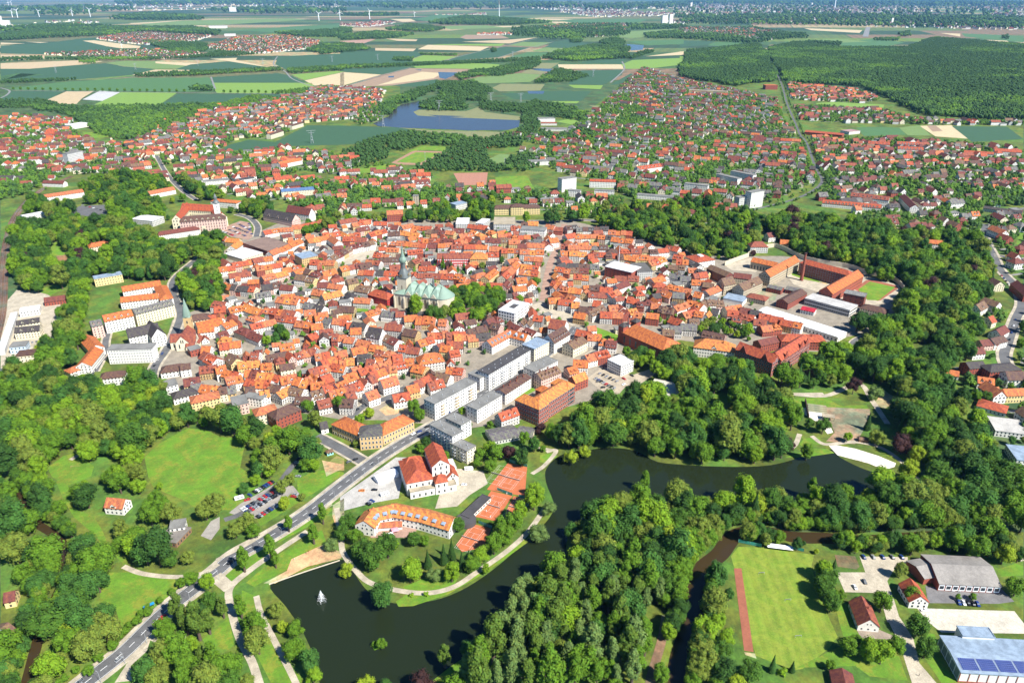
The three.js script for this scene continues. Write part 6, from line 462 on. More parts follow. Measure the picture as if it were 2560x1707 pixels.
// ---------------------------------------------------------------- old town houses: ridge lines [x1 y1 x2 y2 houses shade]
const ROWS = `533 585 565 590 2 r;568 594 596 597 1 o;596 600 577 613 1 o;658 576 695 568 2 r;702 568 730 567 1 r;731 563 752 562 1 o;753 560 786 554 2 r;795 548 812 552 1 o;673 630 748 598 3 o;580 656 632 646 3 r;632 648 676 640 2 r;556 645 568 655 1 r;545 668 582 662 2 r;572 683 622 676 2 r;640 668 700 658 3 o;555 702 580 712 2 o;582 712 637 718 4 m;655 690 712 675 2 o;706 671 744 665 2 o;735 678 758 670 1 o;742 686 785 692 2 b;778 648 836 652 3 o;765 672 800 680 2 b;806 680 835 672 1 o;850 668 882 660 2 r;825 640 870 616 4 b;870 614 930 602 4 b;768 597 812 588 3 o;815 586 845 580 2 r;828 590 845 602 1 r;848 574 870 585 1 o;872 582 897 580 2 r;860 592 915 593 4 r;848 550 887 543 1 r;880 556 920 550 3 r;892 570 920 566 2 b;655 712 700 706 2 d;704 712 732 714 1 b;640 733 672 728 1 d;696 742 745 748 3 o;738 740 770 746 2 r;690 772 738 778 2 r;614 760 652 772 3 o;572 768 600 762 1 o;534 753 563 756 1 r;537 768 560 766 1 r;522 788 556 783 2 r;664 768 692 774 2 o;762 774 785 772 1 r;788 782 815 778 1 o;764 755 808 764 2 d;850 764 884 766 1 d;806 735 848 725 1 o;785 722 808 726 1 o;795 705 820 704 1 b;824 706 857 710 1 o;868 700 890 696 1 b;892 714 922 718 1 b;888 742 925 744 1 o;890 660 925 655 2 b;
900 548 926 548 1 r;936 552 966 552 1 o;922 584 961 573 3 r;980 562 995 563 1 b;972 580 998 580 2 d;1004 565 1030 560 2 o;1034 563 1078 566 3 o;1002 578 1048 584 3 o;1070 572 1112 576 3 b;1116 575 1135 577 1 o;1138 572 1160 573 1 b;1148 585 1178 580 2 o;1173 560 1218 566 2 r;1180 574 1205 582 2 o;1222 575 1235 578 1 o;1215 596 1272 596 3 b;1274 599 1298 599 1 o;1048 594 1105 596 4 r;1105 596 1135 599 2 b;1137 600 1165 597 2 r;1165 594 1195 600 2 m;975 602 1010 604 2 o;1010 604 1065 608 3 r;1070 607 1095 607 1 b;1097 609 1110 609 1 o;1112 608 1128 607 1 r;1130 611 1158 611 1 r;1162 613 1187 613 1 r;1190 612 1217 613 1 r;968 619 996 620 1 o;938 633 972 637 2 o;953 645 995 644 2 b;918 649 950 654 2 r;900 661 918 658 1 b;1020 624 1054 622 2 r;1030 650 1048 642 1 r;975 664 1000 662 1 r;900 676 934 679 2 r;938 675 958 676 1 d;960 676 995 678 1 r;1050 665 1088 667 2 r;1030 683 1078 683 3 r;1084 681 1120 685 2 r;1123 684 1152 688 2 o;1155 693 1182 698 2 o;1182 698 1206 704 2 r;1212 690 1235 672 1 o;1210 708 1255 710 3 r;1184 685 1216 677 1 r;1258 665 1285 668 1 o;1255 690 1290 655 3 o;1258 712 1275 695 2 b;1217 632 1245 632 1 r;1226 617 1255 618 1 o;1256 622 1300 623 3 r;1278 567 1300 566 1 r;1270 650 1292 645 1 o;900 714 928 716 1 b;914 780 944 770 2 o;958 775 988 778 1 d;992 781 1008 781 1 r;1012 788 1040 786 1 o;1045 790 1080 795 2 o;1140 785 1188 780 1 r;1215 790 1250 794 2 b;
1280 566 1302 566 2 r;1305 556 1318 556 1 b;1320 554 1344 555 1 o;1368 563 1386 566 1 o;1388 566 1405 567 1 r;1280 589 1324 588 3 o;1330 595 1362 598 1 d;1318 608 1360 609 1 r;1296 609 1316 609 1 b;1362 598 1372 608 1 r;1374 598 1392 596 1 r;1302 625 1358 626 3 o;1314 640 1355 643 2 o;1306 660 1346 664 3 o;1302 675 1345 680 3 o;1280 646 1294 650 1 o;1292 698 1314 696 1 r;1282 716 1312 712 2 o;1416 566 1440 563 2 d;1443 569 1483 569 3 d;1485 567 1520 567 2 d;1524 576 1580 580 4 o;1440 585 1495 585 3 o;1414 588 1436 584 1 o;1498 588 1530 590 2 m;1532 592 1582 598 3 o;1406 610 1420 611 1 r;1422 615 1446 615 1 o;1448 613 1477 614 1 o;1479 614 1518 615 2 d;1520 622 1542 623 1 b;1549 621 1602 622 2 r;1605 620 1625 619 1 b;1627 622 1642 622 1 d;1646 620 1668 618 1 r;1404 628 1424 627 2 r;1426 629 1448 630 1 o;1450 631 1465 631 1 o;1472 636 1483 636 1 r;1485 631 1513 632 2 r;1517 636 1528 636 1 b;1532 634 1541 635 1 o;1546 638 1556 638 1 b;1560 636 1592 641 2 o;1596 638 1652 640 2 o;1622 654 1658 643 3 o;1400 643 1416 640 1 r;1420 658 1495 659 3 d;1400 660 1410 658 1 d;1394 667 1422 671 3 o;1427 669 1470 670 2 b;1437 686 1470 688 2 r;1390 682 1405 692 2 o;1384 702 1404 706 2 o;1382 712 1404 714 2 r;1540 688 1596 692 2 r;1405 715 1470 724 4 o;1474 728 1516 730 2 r;1520 732 1543 722 2 r;1540 711 1567 701 1 b;1476 713 1497 714 1 b;1503 716 1530 718 1 r;1424 733 1440 740 1 o;1376 745 1396 744 2 o;1400 749 1430 752 2 r;1432 757 1447 758 1 o;1452 766 1480 770 1 d;1440 780 1464 784 1 r;1472 778 1505 764 2 b;1487 752 1502 754 1 r;1652 683 1665 688 1 r;1630 696 1655 690 1 o;1635 708 1663 709 1 r;1590 724 1608 723 1 r;1574 742 1596 745 2 r;1598 752 1608 753 1 b;1610 751 1630 752 1 b;1632 756 1650 758 1 o;1647 721 1667 724 1 r;1652 766 1680 772 1 d;1620 783 1646 786 1 o;1546 760 1558 767 1 r;1524 765 1543 764 1 r;1504 780 1556 783 2 r;1560 772 1570 778 1 r;1572 774 1588 771 1 o;1590 776 1606 779 1 r;1575 793 1590 793 1 r;
1670 612 1698 618 2 r;1688 634 1708 637 1 r;1675 661 1712 665 2 b;1694 650 1720 652 2 r;1723 669 1742 669 1 o;1678 682 1700 686 1 w;1704 690 1726 692 1 w;1735 684 1765 681 2 r;1733 698 1760 700 2 o;1762 704 1782 707 1 b;1745 672 1772 678 2 d;1668 712 1728 722 3 o;1765 724 1795 712 1 o;1740 732 1755 735 1 o;1685 733 1710 735 1 d;1660 725 1682 733 2 r;1685 766 1715 753 2 o;1722 748 1742 752 1 o;1756 752 1806 750 3 b;1746 757 1758 762 1 r;1736 765 1744 776 1 o;1742 778 1775 784 2 o;1708 780 1736 773 2 o;1784 768 1796 770 1 d;1815 768 1850 762 2 o;1822 776 1845 778 1 o;1854 768 1876 771 1 b;1880 775 1902 779 1 d;1836 787 1855 790 1 r;1858 785 1885 791 2 r;1902 785 1926 788 1 o;1931 790 1957 795 1 o;1888 799 1915 802 1 r;1957 799 2005 810 2 r;1905 812 1948 808 2 o;1660 769 1684 772 1 b;1726 795 1745 795 1 b;1680 793 1705 803 2 r;1679 815 1702 816 1 d;1660 822 1684 824 1 b;1705 809 1740 811 1 w;1762 826 1812 836 2 d;
555 810 590 795 3 r;545 830 562 825 1 b;546 842 572 840 1 o;550 857 598 852 2 o;574 884 590 896 1 b;507 868 524 868 1 o;510 882 540 896 3 r;500 916 536 912 1 r;540 920 560 916 1 o;562 923 595 930 2 o;566 948 598 940 2 o;596 906 620 903 1 o;614 922 630 921 1 o;632 926 650 928 1 b;651 930 672 931 2 o;673 935 700 940 2 o;702 943 718 940 1 o;720 940 737 938 1 o;740 942 770 948 2 o;618 947 632 949 1 o;633 952 668 954 3 r;672 957 700 962 2 b;615 966 632 964 1 b;650 975 668 972 1 o;692 980 720 965 2 o;726 968 756 972 1 b;742 990 776 992 2 b;690 788 740 794 2 r;742 800 775 805 2 o;597 815 655 838 2 b;626 810 684 798 2 o;625 784 645 790 1 o;700 862 730 857 1 o;667 886 712 877 2 b;688 895 706 892 1 r;720 885 745 879 2 r;630 882 645 882 1 r;628 900 645 898 1 o;655 907 676 906 1 o;750 876 780 870 2 r;460 948 495 942 1 b;478 957 502 953 1 w;505 958 548 964 2 o;548 970 582 964 2 d;
778 808 802 805 1 o;770 836 786 830 1 o;800 824 828 820 1 r;833 834 863 834 2 r;865 842 885 844 1 o;788 786 812 783 1 o;815 790 830 795 1 d;835 796 864 798 2 r;868 804 882 803 1 o;884 806 914 812 2 d;878 822 900 821 1 o;958 832 994 846 2 b;897 848 926 854 1 o;928 860 956 863 2 o;942 874 980 880 2 r;1002 864 1048 869 2 r;1042 794 1087 796 3 o;1100 798 1115 799 1 o;966 812 1004 815 1 r;1013 824 1042 829 1 b;1046 850 1078 842 2 r;1072 832 1115 830 3 o;1120 833 1158 830 3 r;1094 862 1104 858 1 r;1105 864 1125 866 1 o;1120 853 1155 853 2 r;1125 878 1144 875 1 r;760 870 786 872 2 r;790 882 818 878 2 r;806 902 842 890 3 r;778 924 798 918 2 r;800 917 816 912 1 o;768 941 788 934 2 o;834 910 860 914 2 r;852 897 880 895 2 o;837 876 862 872 1 r;880 872 910 866 1 o;896 885 923 884 1 d;920 898 934 899 1 r;942 893 976 896 2 o;983 889 1002 887 1 r;985 907 1012 902 1 r;960 916 984 914 2 r;1015 899 1032 899 1 o;1036 909 1062 914 1 r;858 938 884 928 1 o;880 922 898 916 1 o;898 924 926 916 2 r;926 914 958 905 2 o;926 932 958 922 2 o;892 952 930 938 3 r;860 968 896 957 2 r;780 957 808 955 1 o;803 945 822 938 1 o;808 966 840 957 2 r;840 962 858 954 1 r;825 979 855 971 2 o;778 980 802 974 1 b;794 1002 820 996 1 r;855 998 882 999 1 b;915 984 938 976 1 r;868 982 880 979 1 r;1018 965 1040 959 1 o;1036 953 1088 932 3 r;1072 954 1103 947 2 r;1094 930 1123 936 1 b;1120 916 1156 920 2 r;
1217 802 1250 792 2 b;1232 808 1250 812 1 b;1170 822 1213 814 2 d;1170 838 1190 836 1 o;1192 836 1222 833 1 d;1140 837 1165 836 2 o;1282 808 1300 816 1 b;1303 800 1325 803 2 b;1318 818 1340 827 1 b;1337 788 1356 790 1 o;1445 822 1475 828 1 o;1476 835 1498 836 2 o;1502 845 1530 847 2 o;1465 886 1515 874 2 o;1518 851 1540 853 1 b;1437 900 1468 902 1 o;1420 917 1438 913 1 o`;
const SH = { o: ['orange', 'orange', 'salmon', 'bright', 'salmon', 'red'], r: ['red', 'salmon', 'red', 'brick', 'orange', 'brick'], b: ['brown', 'maroon', 'tan', 'maroon'], d: ['slate', 'brown', 'grey'], m: ['red', 'slate', 'orange', 'brown'], w: ['grey'] };
const rh_ = rng(77);
let nHouse = 0;
function townHouse(cx, cz, a, L, D, h, rh, roof, wall, o) {
  const timber = o.timber, kinds = [];
  const dn = o.dormers, label = single(`${o.size} ${timber ? 'timbered ' : ''}${WALL[wall][0]} house, ${ROOF[roof][0]} ${o.hip ? 'hipped ' : ''}roof${dn ? (dn > 1 ? ', dormers,' : ', one dormer,') : ','}`, cx, cz);
  const t = thing(timber ? 'timber_house' : o.row ? 'row_house' : 'town_house', label, 'house', cx, cz, a, 'tiled houses of the old town');
  block(t, 0, 0, 0, { L, D, h, rh, type: o.hip ? 'hip' : 'gable', wall, roof, beams: timber, win: { sp: 2.2, storey: 2.7, w: 1.05, wh: 1.35 } });
  for (let i = 0; i < dn; i++) dormer(t, (i + .5 - dn / 2) * L / dn * .85, o.flip ? -1 : 1, D, h, rh, rh_() < .5 ? wallMat('white') : roofMat(roof), roofMat(roof), o.dw, o.dk, .3);
  if (o.chim) part(t, 'chimney', chimGeo, M.chimney).position.set(rr(-.3, .3, rh_) * L, h + rh * .75, rr(-.2, .2, rh_) * D);
  const ns = Math.floor(rh_() * 3); for (let i = 0; i < ns && !o.hip; i++) { const q = part(t, 'roof_light', skyGeo, M.pane), z = D * rr(.18, .34, rh_); q.position.set(rr(-.35, .35, rh_) * L, h + rh * (1 - z / (D / 2)) + .16, z); q.rotation.x = Math.atan2(rh, D / 2); }
  mark(rect(cx, cz, L + .6, D + 1, a), 1); nHouse++;
}
for (const line of ROWS.replace(/\n/g, '').split(';')) {
  const [x1, y1, x2, y2, n, c] = line.trim().split(' '); const f = frame2(+x1, +y1, +x2, +y2, 11.5), N = +n, ux = Math.cos(f.a), uz = -Math.sin(f.a);
  let s = 0; const wts = Array.from({ length: N }, () => .7 + rh_() * .6), tot = wts.reduce((p, q) => p + q, 0), LL = Math.max(f.L, 6 * N) + 2.5, D0 = rr(11.6, 14, rh_), h0 = rr(6.4, 7.8, rh_);
  for (let i = 0; i < N; i++) {
    const L = LL * wts[i] / tot, m = s + L / 2 - LL / 2; s += L; const cx = f.cx + ux * m, cz = f.cz + uz * m, roof = pick(SH[c], rh_), h = h0 + rr(-.7, .9, rh_), D = D0 + rr(-.8, .8, rh_), timber = rh_() < .34, turn = N > 1 && L < 9 && L > 6.5 && rh_() < .14;
    const wall = pick(c === 'w' ? ['white'] : ['white', 'white', 'white', 'white', 'white', 'white', 'white', 'cream', 'grey', 'yellow', 'pink', 'ochre', 'brickred'], rh_), dr = rh_(), dn = c === 'w' ? 0 : dr < .4 ? 0 : dr < .68 ? 1 : L > 8 ? 2 + (L > 13 ? 1 : 0) : 1;
    const o = { timber: timber && wall !== 'brickred', dormers: dn, dw: rr(1.6, 2.8, rh_), dk: rh_() < .6 ? 'gable' : 'shed', chim: rh_() < .6, size: L < 8 ? 'narrow' : L > 14 ? 'long' : 'broad', hip: rh_() < .07 && L > 9, row: N > 2 };
    if (turn) townHouse(cx, cz, f.a + Math.PI / 2, D, L - .1, h, rr(4, 4.8, rh_) * .85, roof, wall, o); else townHouse(cx, cz, f.a + (rh_() - .5) * .02, L - .12, D, h, rr(4, 5.2, rh_), roof, wall, o);
  }
}
// yard buildings filling the blocks behind the street fronts
{ const w = W([[560, 770], [575, 690], [640, 640], [700, 600], [850, 570], [1000, 570], [1200, 575], [1420, 580], [1600, 610], [1700, 640], [1760, 690], [1800, 760], [1880, 790], [1700, 830], [1560, 830], [1420, 900], [1300, 850], [1180, 900], [1060, 960], [940, 1000], [800, 1000], [620, 980], [520, 950], [480, 900], [520, 800]]), [a, b, c, d] = bounds(w); let n = 0;
  for (let t = 0, big = true; t < 18000 && n < 298; t++) { if (t > 5000 || n >= 130) big = false; const x = rr(a, b, rh_), z = rr(c, d, rh_), L = big ? rr(10, 16, rh_) : rr(6, 10, rh_), D = big ? rr(8.5, 11.5, rh_) : rr(5.5, 8, rh_), A = pick([.15, .35, .6, 1.72, 1.9], rh_) + rr(-.1, .1, rh_); if (!inside(w, x, z)) continue; let ok = true; for (const [p, q] of [[0, 0], [.5, .5], [-.5, .5], [.5, -.5], [-.5, -.5], [0, .5], [0, -.5]]) if (at(x + p * L * Math.cos(A) + q * D * Math.sin(A), z - p * L * Math.sin(A) + q * D * Math.cos(A))) ok = false; if (!ok) continue;
    const flat = rh_() < .2, roof = pick(['orange', 'red', 'brick', 'maroon', 'salmon', 'brown', 'slate', 'orange'], rh_), wall = pick(['white', 'white', 'cream', 'brickred', 'grey'], rh_), h = big ? rr(5, 7.4, rh_) : rr(3.4, 5.6, rh_); const o = thing('yard_building', single(`${big ? 'broad' : 'low'} ${WALL[wall][0]} yard building, ${flat ? 'flat felt' : ROOF[roof][0]} roof,`, x, z), 'outbuilding', x, z, A, 'yard buildings of the old town'); block(o, 0, 0, 0, { L, D, h, rh: flat ? 0 : rr(2.8, 4.2, rh_), type: flat ? 'flat' : 'gable', roof, roofMat: flat ? M.flatgrey : undefined, wall, win: { sp: 2.6 } }); mark(rect(x, z, L + .4, D + .4, A), 1); n++; } console.log('yard buildings', n); }
console.log('old town houses', nHouse);

// ---------------------------------------------------------------- suburbs
const SS = { ...SH, r: ['brick', 'brick', 'red', 'maroon', 'salmon', 'brick'], o: ['salmon', 'red', 'brick', 'orange'] };
const rs = rng(4242), protoH = [];
for (const [L, D, h, rh, type] of [[11, 9, 6, 4.4, 'gable'], [13, 10, 6.4, 4.6, 'gable'], [9.5, 9, 6.4, 4.4, 'gable'], [16, 10, 6, 4.4, 'gable'], [11, 10, 6.4, 3.8, 'hip'], [12.5, 11, 6.8, 4.2, 'hip'], [22, 10.5, 7.5, 4, 'gable'], [14, 11, 5, 0, 'flat']])
  protoH.push({ L, D, h, rh, type, wall: type === 'gable' ? gableWalls(L, D, h, rh) : boxWalls(L, D, h), roof: type === 'gable' ? gableRoof(L, D, h, rh) : type === 'hip' ? hipRoof(L, D, h, rh) : flatRoof(L, D, h), win: windowMesh(windowSpots(L, D, h, { sp: 2.6, gable: type === 'gable' ? rh : 0, w: 1.2, wh: 1.3 })) });
const SUB = [   // outline px, turn, spacing along, spacing across, share built, shade weights
  [[[0, 300], [60, 288], [180, 302], [190, 335], [250, 365], [330, 352], [300, 430], [150, 440], [0, 432]], .25, 17, 20, .86, 'rrbmboddr'], [[[330, 352], [400, 332], [470, 300], [530, 272], [640, 238], [760, 222], [850, 217], [960, 228], [950, 255], [880, 298], [762, 308], [690, 348], [600, 345], [545, 375], [470, 400], [380, 420], [300, 430]], .62, 15, 17, .9, 'rrobbbmwd'],
  [[[470, 400], [560, 385], [700, 372], [830, 385], [900, 400], [860, 440], [760, 425], [690, 450], [560, 425], [440, 440]], .3, 16, 18, .8, 'oorrbbd'], [[[250, 430], [440, 440], [560, 425], [690, 450], [800, 452], [860, 470], [800, 545], [700, 500], [640, 505], [520, 470], [440, 462], [380, 462], [300, 450]], .5, 15, 17, .95, 'oorrbd'], [[[860, 440], [950, 410], [1080, 440], [1060, 530], [960, 520], [880, 540], [800, 545], [850, 470]], .2, 17, 20, .95, 'orrbb'], [[[1060, 470], [1240, 465], [1400, 488], [1560, 500], [1570, 540], [1400, 535], [1240, 500], [1080, 540]], .1, 18, 22, .85, 'orrbbd'],
  [[[1250, 338], [1400, 340], [1480, 290], [1560, 210], [1610, 170], [1700, 200], [1880, 235], [1940, 250], [1960, 300], [1990, 345], [1900, 350], [1760, 350], [1600, 360], [1420, 380]], -.5, 17, 22, .8, 'rbbbmddbw'], [[[1300, 380], [1600, 365], [1900, 355], [2000, 350], [2030, 420], [2040, 452], [1980, 485], [1880, 515], [1800, 520], [1600, 500], [1400, 430], [1330, 400]], -.35, 17, 21, .78, 'rrbbddmobw'], [[[1580, 500], [1700, 500], [1880, 520], [1760, 560], [1620, 555]], -.2, 20, 24, .8, 'robd'],
  [[[1965, 208], [2150, 228], [2205, 250], [2150, 258], [2030, 252], [1985, 250]], .1, 17, 20, .85, 'rorrb'], [[[1990, 268], [2200, 275], [2280, 300], [2560, 305], [2560, 314], [2300, 312], [2060, 305], [2000, 300]], 0, 18, 18, .75, 'rbbd'], [[[2030, 345], [2180, 350], [2440, 362], [2560, 378], [2560, 440], [2400, 430], [2200, 420], [2050, 430]], .12, 16, 20, .9, 'rrrbbbd'], [[[2050, 430], [2200, 420], [2400, 430], [2560, 440], [2560, 600], [2480, 600], [2380, 560], [2280, 545], [2150, 528], [2040, 500], [2070, 460]], .18, 17, 20, .8, 'rbbddmbbdw'], [[[2100, 520], [2280, 545], [2380, 560], [2390, 590], [2280, 580], [2140, 555]], .2, 20, 24, .6, 'robd'],
  [[[2495, 600], [2580, 600], [2580, 700], [2525, 690]], .3, 17, 19, 1, 'rbb'], [[[2385, 880], [2500, 862], [2505, 905], [2560, 985], [2580, 1120], [2500, 1060], [2400, 960]], .1, 17, 18, 1, 'rbbo'], [[[2560, 820], [2590, 830], [2590, 940], [2545, 900]], .9, 16, 18, 1, 'rbb'], [[[2380, 552], [2480, 590], [2580, 612], [2580, 550], [2400, 540]], .2, 18, 20, .9, 'rbbd'], [[[2440, 770], [2490, 760], [2520, 820], [2500, 860], [2450, 850]], .6, 18, 20, .8, 'rbb'], [[[850, 290], [950, 262], [960, 300], [900, 312]], .5, 14, 14, .9, 'ddb'], [[[0, 432], [150, 440], [130, 470], [60, 490], [0, 500]], .2, 22, 24, .6, 'rbd'], [[[200, 300], [480, 268], [540, 282], [430, 328], [330, 348], [260, 350]], .5, 26, 26, .4, 'orb'],
];
const subs = [];
for (let [px, an, sx, sz, share, shade] of SUB) {
  sx *= 1.14; sz *= 1.14; const w = W(px), [a, b, c, d] = bounds(w), R0 = Math.hypot(b - a, d - c), cx = (a + b) / 2, cz = (c + d) / 2, ca = Math.cos(an), sa = Math.sin(an), small = /^orb$|^ddb$/.test(shade);
  { const m = new MB(); for (let j = -R0 / 2 + sz * 3; j < R0 / 2; j += sz * 4) for (let i = -R0 / 2; i < R0 / 2; i += 6) { const q = (u, v) => [cx + u * ca + v * sa, .05, cz - u * sa + v * ca], p = q(i + 3, j); if (!inside(w, p[0], p[2]) || at(p[0], p[2]) & 7) continue; m.quad(q(i, j + 2.4), q(i + 6, j + 2.4), q(i + 6, j - 2.4), q(i, j - 2.4)); markLine([[p[0], p[2]], [p[0] + 1, p[2]]], 5, 2); } if (m.p.length) struct('side_street', m.geo(), mat('side_street', [.3, .29, .28], texAsphalt, .95)); }
  for (let i = -R0 / 2; i < R0 / 2; i += sx) for (let j = -R0 / 2, k = 0; j < R0 / 2; j += sz, k++) { if (rs() > share * .82 || k % 4 === 3) continue; const u = i + rr(-3, 3, rs), v = j + rr(-3, 3, rs), x = cx + u * ca + v * sa, z = cz - u * sa + v * ca; if (!inside(w, x, z) || nz(x, z, 2.2) < .29) continue; let ok = true; for (const [p, q] of [[0, 0], [5, 4], [-5, 4], [5, -4], [-5, -4]]) if (at(x + p * ca + q * sa, z - p * sa + q * ca)) ok = false; if (!ok) continue; const A = an + (rs() < .3 ? Math.PI / 2 : 0) + rr(-.12, .12, rs), pi = small ? 2 : Math.floor(rs() * protoH.length * .999), S = small ? .55 : rr(1, 1.3, rs), roof = pick(SS[pick(shade.split(''), rs)], rs), wall = pick(['white', 'white', 'white', 'white', 'white', 'white', 'cream', 'cream', 'yellow', 'grey', 'brickred'], rs); subs.push({ x, z, A, pi: protoH[pi].type === 'flat' && rs() < .6 ? 0 : pi, S, roof, wall }); mark(rect(x, z, 12, 10, A), 1); }
}
const pxd = s => -s.z; subs.sort((a, b) => pxd(a) - pxd(b));
const inView = (x, z, m = 0) => { const [u, v] = project(x, 4, z); return u > -m && u < 2560 + m && v < 1707 + m; };
let nSub = 0; const rest = [];
for (const s of subs) {
  if (!inView(s.x, s.z, 20)) continue;
  if (nSub < 290) {
    const p = protoH[s.pi], flat = p.type === 'flat', dn = !flat && p.type === 'gable' && rs() < .45 ? 1 + Math.floor(rs() * 2) : 0, label = single(`${p.L > 15 ? 'long' : 'detached'} ${WALL[s.wall][0]} house, ${flat ? 'flat grey roof' : ROOF[s.roof][0] + (p.type === 'hip' ? ' hipped roof' : ' gabled roof')}${dn ? ', dormer,' : ','}`, s.x, s.z);
    const t = thing('suburban_house', label, 'house', s.x, s.z, s.A, 'houses of the suburbs'); t.scale.setScalar(s.S); const w = part(t, 'wall', p.wall, wallMat(s.wall)); part(t, 'roof', p.roof, flat ? M.flatgrey : roofMat(s.roof)); part(w, 'windows', p.win, M.pane, 'stuff'); for (let i = 0; i < dn; i++) dormer(t, (i + .5 - dn / 2) * p.L / dn * .7, 1, p.D, p.h, p.rh, wallMat('white'), roofMat(s.roof), 2, rs() < .5 ? 'gable' : 'shed', .3); if (rs() < .6 && !flat) part(t, 'chimney', chimGeo, M.chimney).position.set(p.L * .2, p.h + p.rh * .7, p.D * .1); nSub++;
  } else rest.push(s);
}
console.log('suburban houses', nSub, 'more', rest.length);
const tmpM = new THREE.Matrix4(), qq = new THREE.Quaternion(), UP = new THREE.Vector3(0, 1, 0), v1 = new THREE.Vector3(), v2 = new THREE.Vector3();
const compose = (x, y, z, a, sx, sy = sx, sz = sx) => tmpM.compose(v1.set(x, y, z), qq.setFromAxisAngle(UP, a), v2.set(sx, sy, sz));
function instanced(parent, name, geo, m, list, kind) { const o = new THREE.InstancedMesh(geo, m, list.length); o.name = name; o.castShadow = o.receiveShadow = true; list.forEach((s, i) => { o.setMatrixAt(i, compose(s.x, s.y ?? 0, s.z, s.A, s.S, s.Sy ?? s.S, s.S)); if (s.c) o.setColorAt(i, s.c); }); parent.add(o); if (kind) o.userData.kind = kind; return o; }
const white3 = col(1, 1, 1);
const roofAny = mat('roof_any', [1, 1, 1], texTile, .85), wallAny = mat('wall_any', [1, 1, 1], texPlaster, .9);
function houseStuff(name, label, list, near_) {
  const g = new THREE.Group(); g.name = name; g.userData.kind = 'stuff'; tag(g, label, 'houses'); scene.add(g);
  protoH.forEach((p, k) => { const l = list.filter(s => s.pi === k); if (!l.length) return; instanced(g, 'house_walls', p.wall, wallAny, l.map(s => ({ ...s, c: col(...WALL[s.wall][1]) })), 'stuff'); instanced(g, 'house_roofs', p.roof, roofAny, l.map(s => ({ ...s, c: p.type === 'flat' ? col(.26, .26, .26) : col(...ROOF[s.roof][1]) })), 'stuff'); if (near_) instanced(g, 'house_windows', p.win, M.pane, l, 'stuff'); });
}
houseStuff('distant_houses', 'many small red and brown roofed houses of the outer suburbs', rest, true);
// villages and the city far off
const far = [];
for (const [px, sp, shade, S] of [[tA([[650, 265], [870, 222], [1100, 232], [1440, 247], [1400, 262], [1300, 290], [1000, 308], [800, 290]]), 26, 'rbbbdd', 1.2], [tA([[300, 372], [700, 352], [1100, 342], [1190, 360], [1380, 358], [1370, 372], [1100, 408], [900, 400], [600, 395]]), 26, 'bbddr', 1.1], [tA([[1410, 325], [1600, 255], [1950, 245], [2190, 282], [2150, 330], [1800, 368], [1500, 350]]), 26, 'rrbbd', 1.15], [tB([[0, 150], [380, 130], [420, 150], [200, 185], [0, 180]]), 36, 'bbdr', 1.4], [tB([[620, 88], [1000, 82], [1000, 102], [640, 102]]), 50, 'bbrd', 1.5], [tB([[1220, 190], [1600, 162], [1950, 162], [1950, 235], [1600, 268], [1350, 240]]), 36, 'bbdrw', 1.4], [tB([[930, 232], [1180, 225], [1170, 240], [950, 240]]), 26, 'rr', 1.2], [tB([[1500, 82], [2352, 62], [2352, 170], [1800, 128]]), 95, 'bbdww', 2.4], [tC([[0, 36], [400, 30], [1000, 40], [2352, 50], [2352, 125], [1000, 118], [0, 115]]), 120, 'bbwwdw', 2.8], [tB([[1100, 40], [1900, 30], [2352, 36], [2352, 62], [1500, 75]]), 190, 'wbwd', 3.4], [tA([[600, 30], [2352, 20], [2352, 60], [900, 75]]), 330, 'wbd', 3.6], [tC([[0, 192], [500, 188], [850, 242], [600, 275], [0, 228]]), 34, 'bbdrw', 1.4], [tC([[880, 212], [1220, 225], [1200, 250], [950, 240]]), 34, 'wdw', 1.8], [tC([[1200, 140], [2000, 160], [2352, 190], [2352, 210], [1700, 195], [1250, 180]]), 80, 'wbbd', 2], [tC([[0, 110], [900, 120], [1600, 150], [1300, 165], [400, 150], [0, 155]]), 95, 'wbbd', 2.2], [tA([[0, 170], [500, 140], [700, 150], [500, 175], [0, 190]]), 90, 'wbd', 2]]) {
  const w = W(px), [a, b, c, d] = bounds(w); for (let x = a; x < b; x += sp) for (let z = c; z < d; z += sp) { const X = x + rr(-.4, .4, rs) * sp, Z = z + rr(-.4, .4, rs) * sp; if (rs() < .72 && (sp < 30 || nz(X, Z, 18) > .52) && inside(w, X, Z)) far.push({ x: X, z: Z, A: rr(0, 3.1, rs), S: S * rr(.8, 1.3, rs), pi: rs() < .12 ? 6 : pick([0, 1, 2, 4, 3, 7], rs), roof: pick(SH[pick(shade.split(''), rs)], rs), wall: pick(['white', 'cream', 'grey', 'grey', 'cream'], rs) }); }
}
houseStuff('far_villages', 'villages and city roofs scattered across the hazy plain', far, false);
console.log('far houses', far.length);

// ---------------------------------------------------------------- trees
const rt = rng(99);
function ellipsoidPt(f) { const u = f() * 2 - 1, t = f() * 6.2832, s = Math.sqrt(1 - u * u); return [s * Math.cos(t), u, s * Math.sin(t)]; }
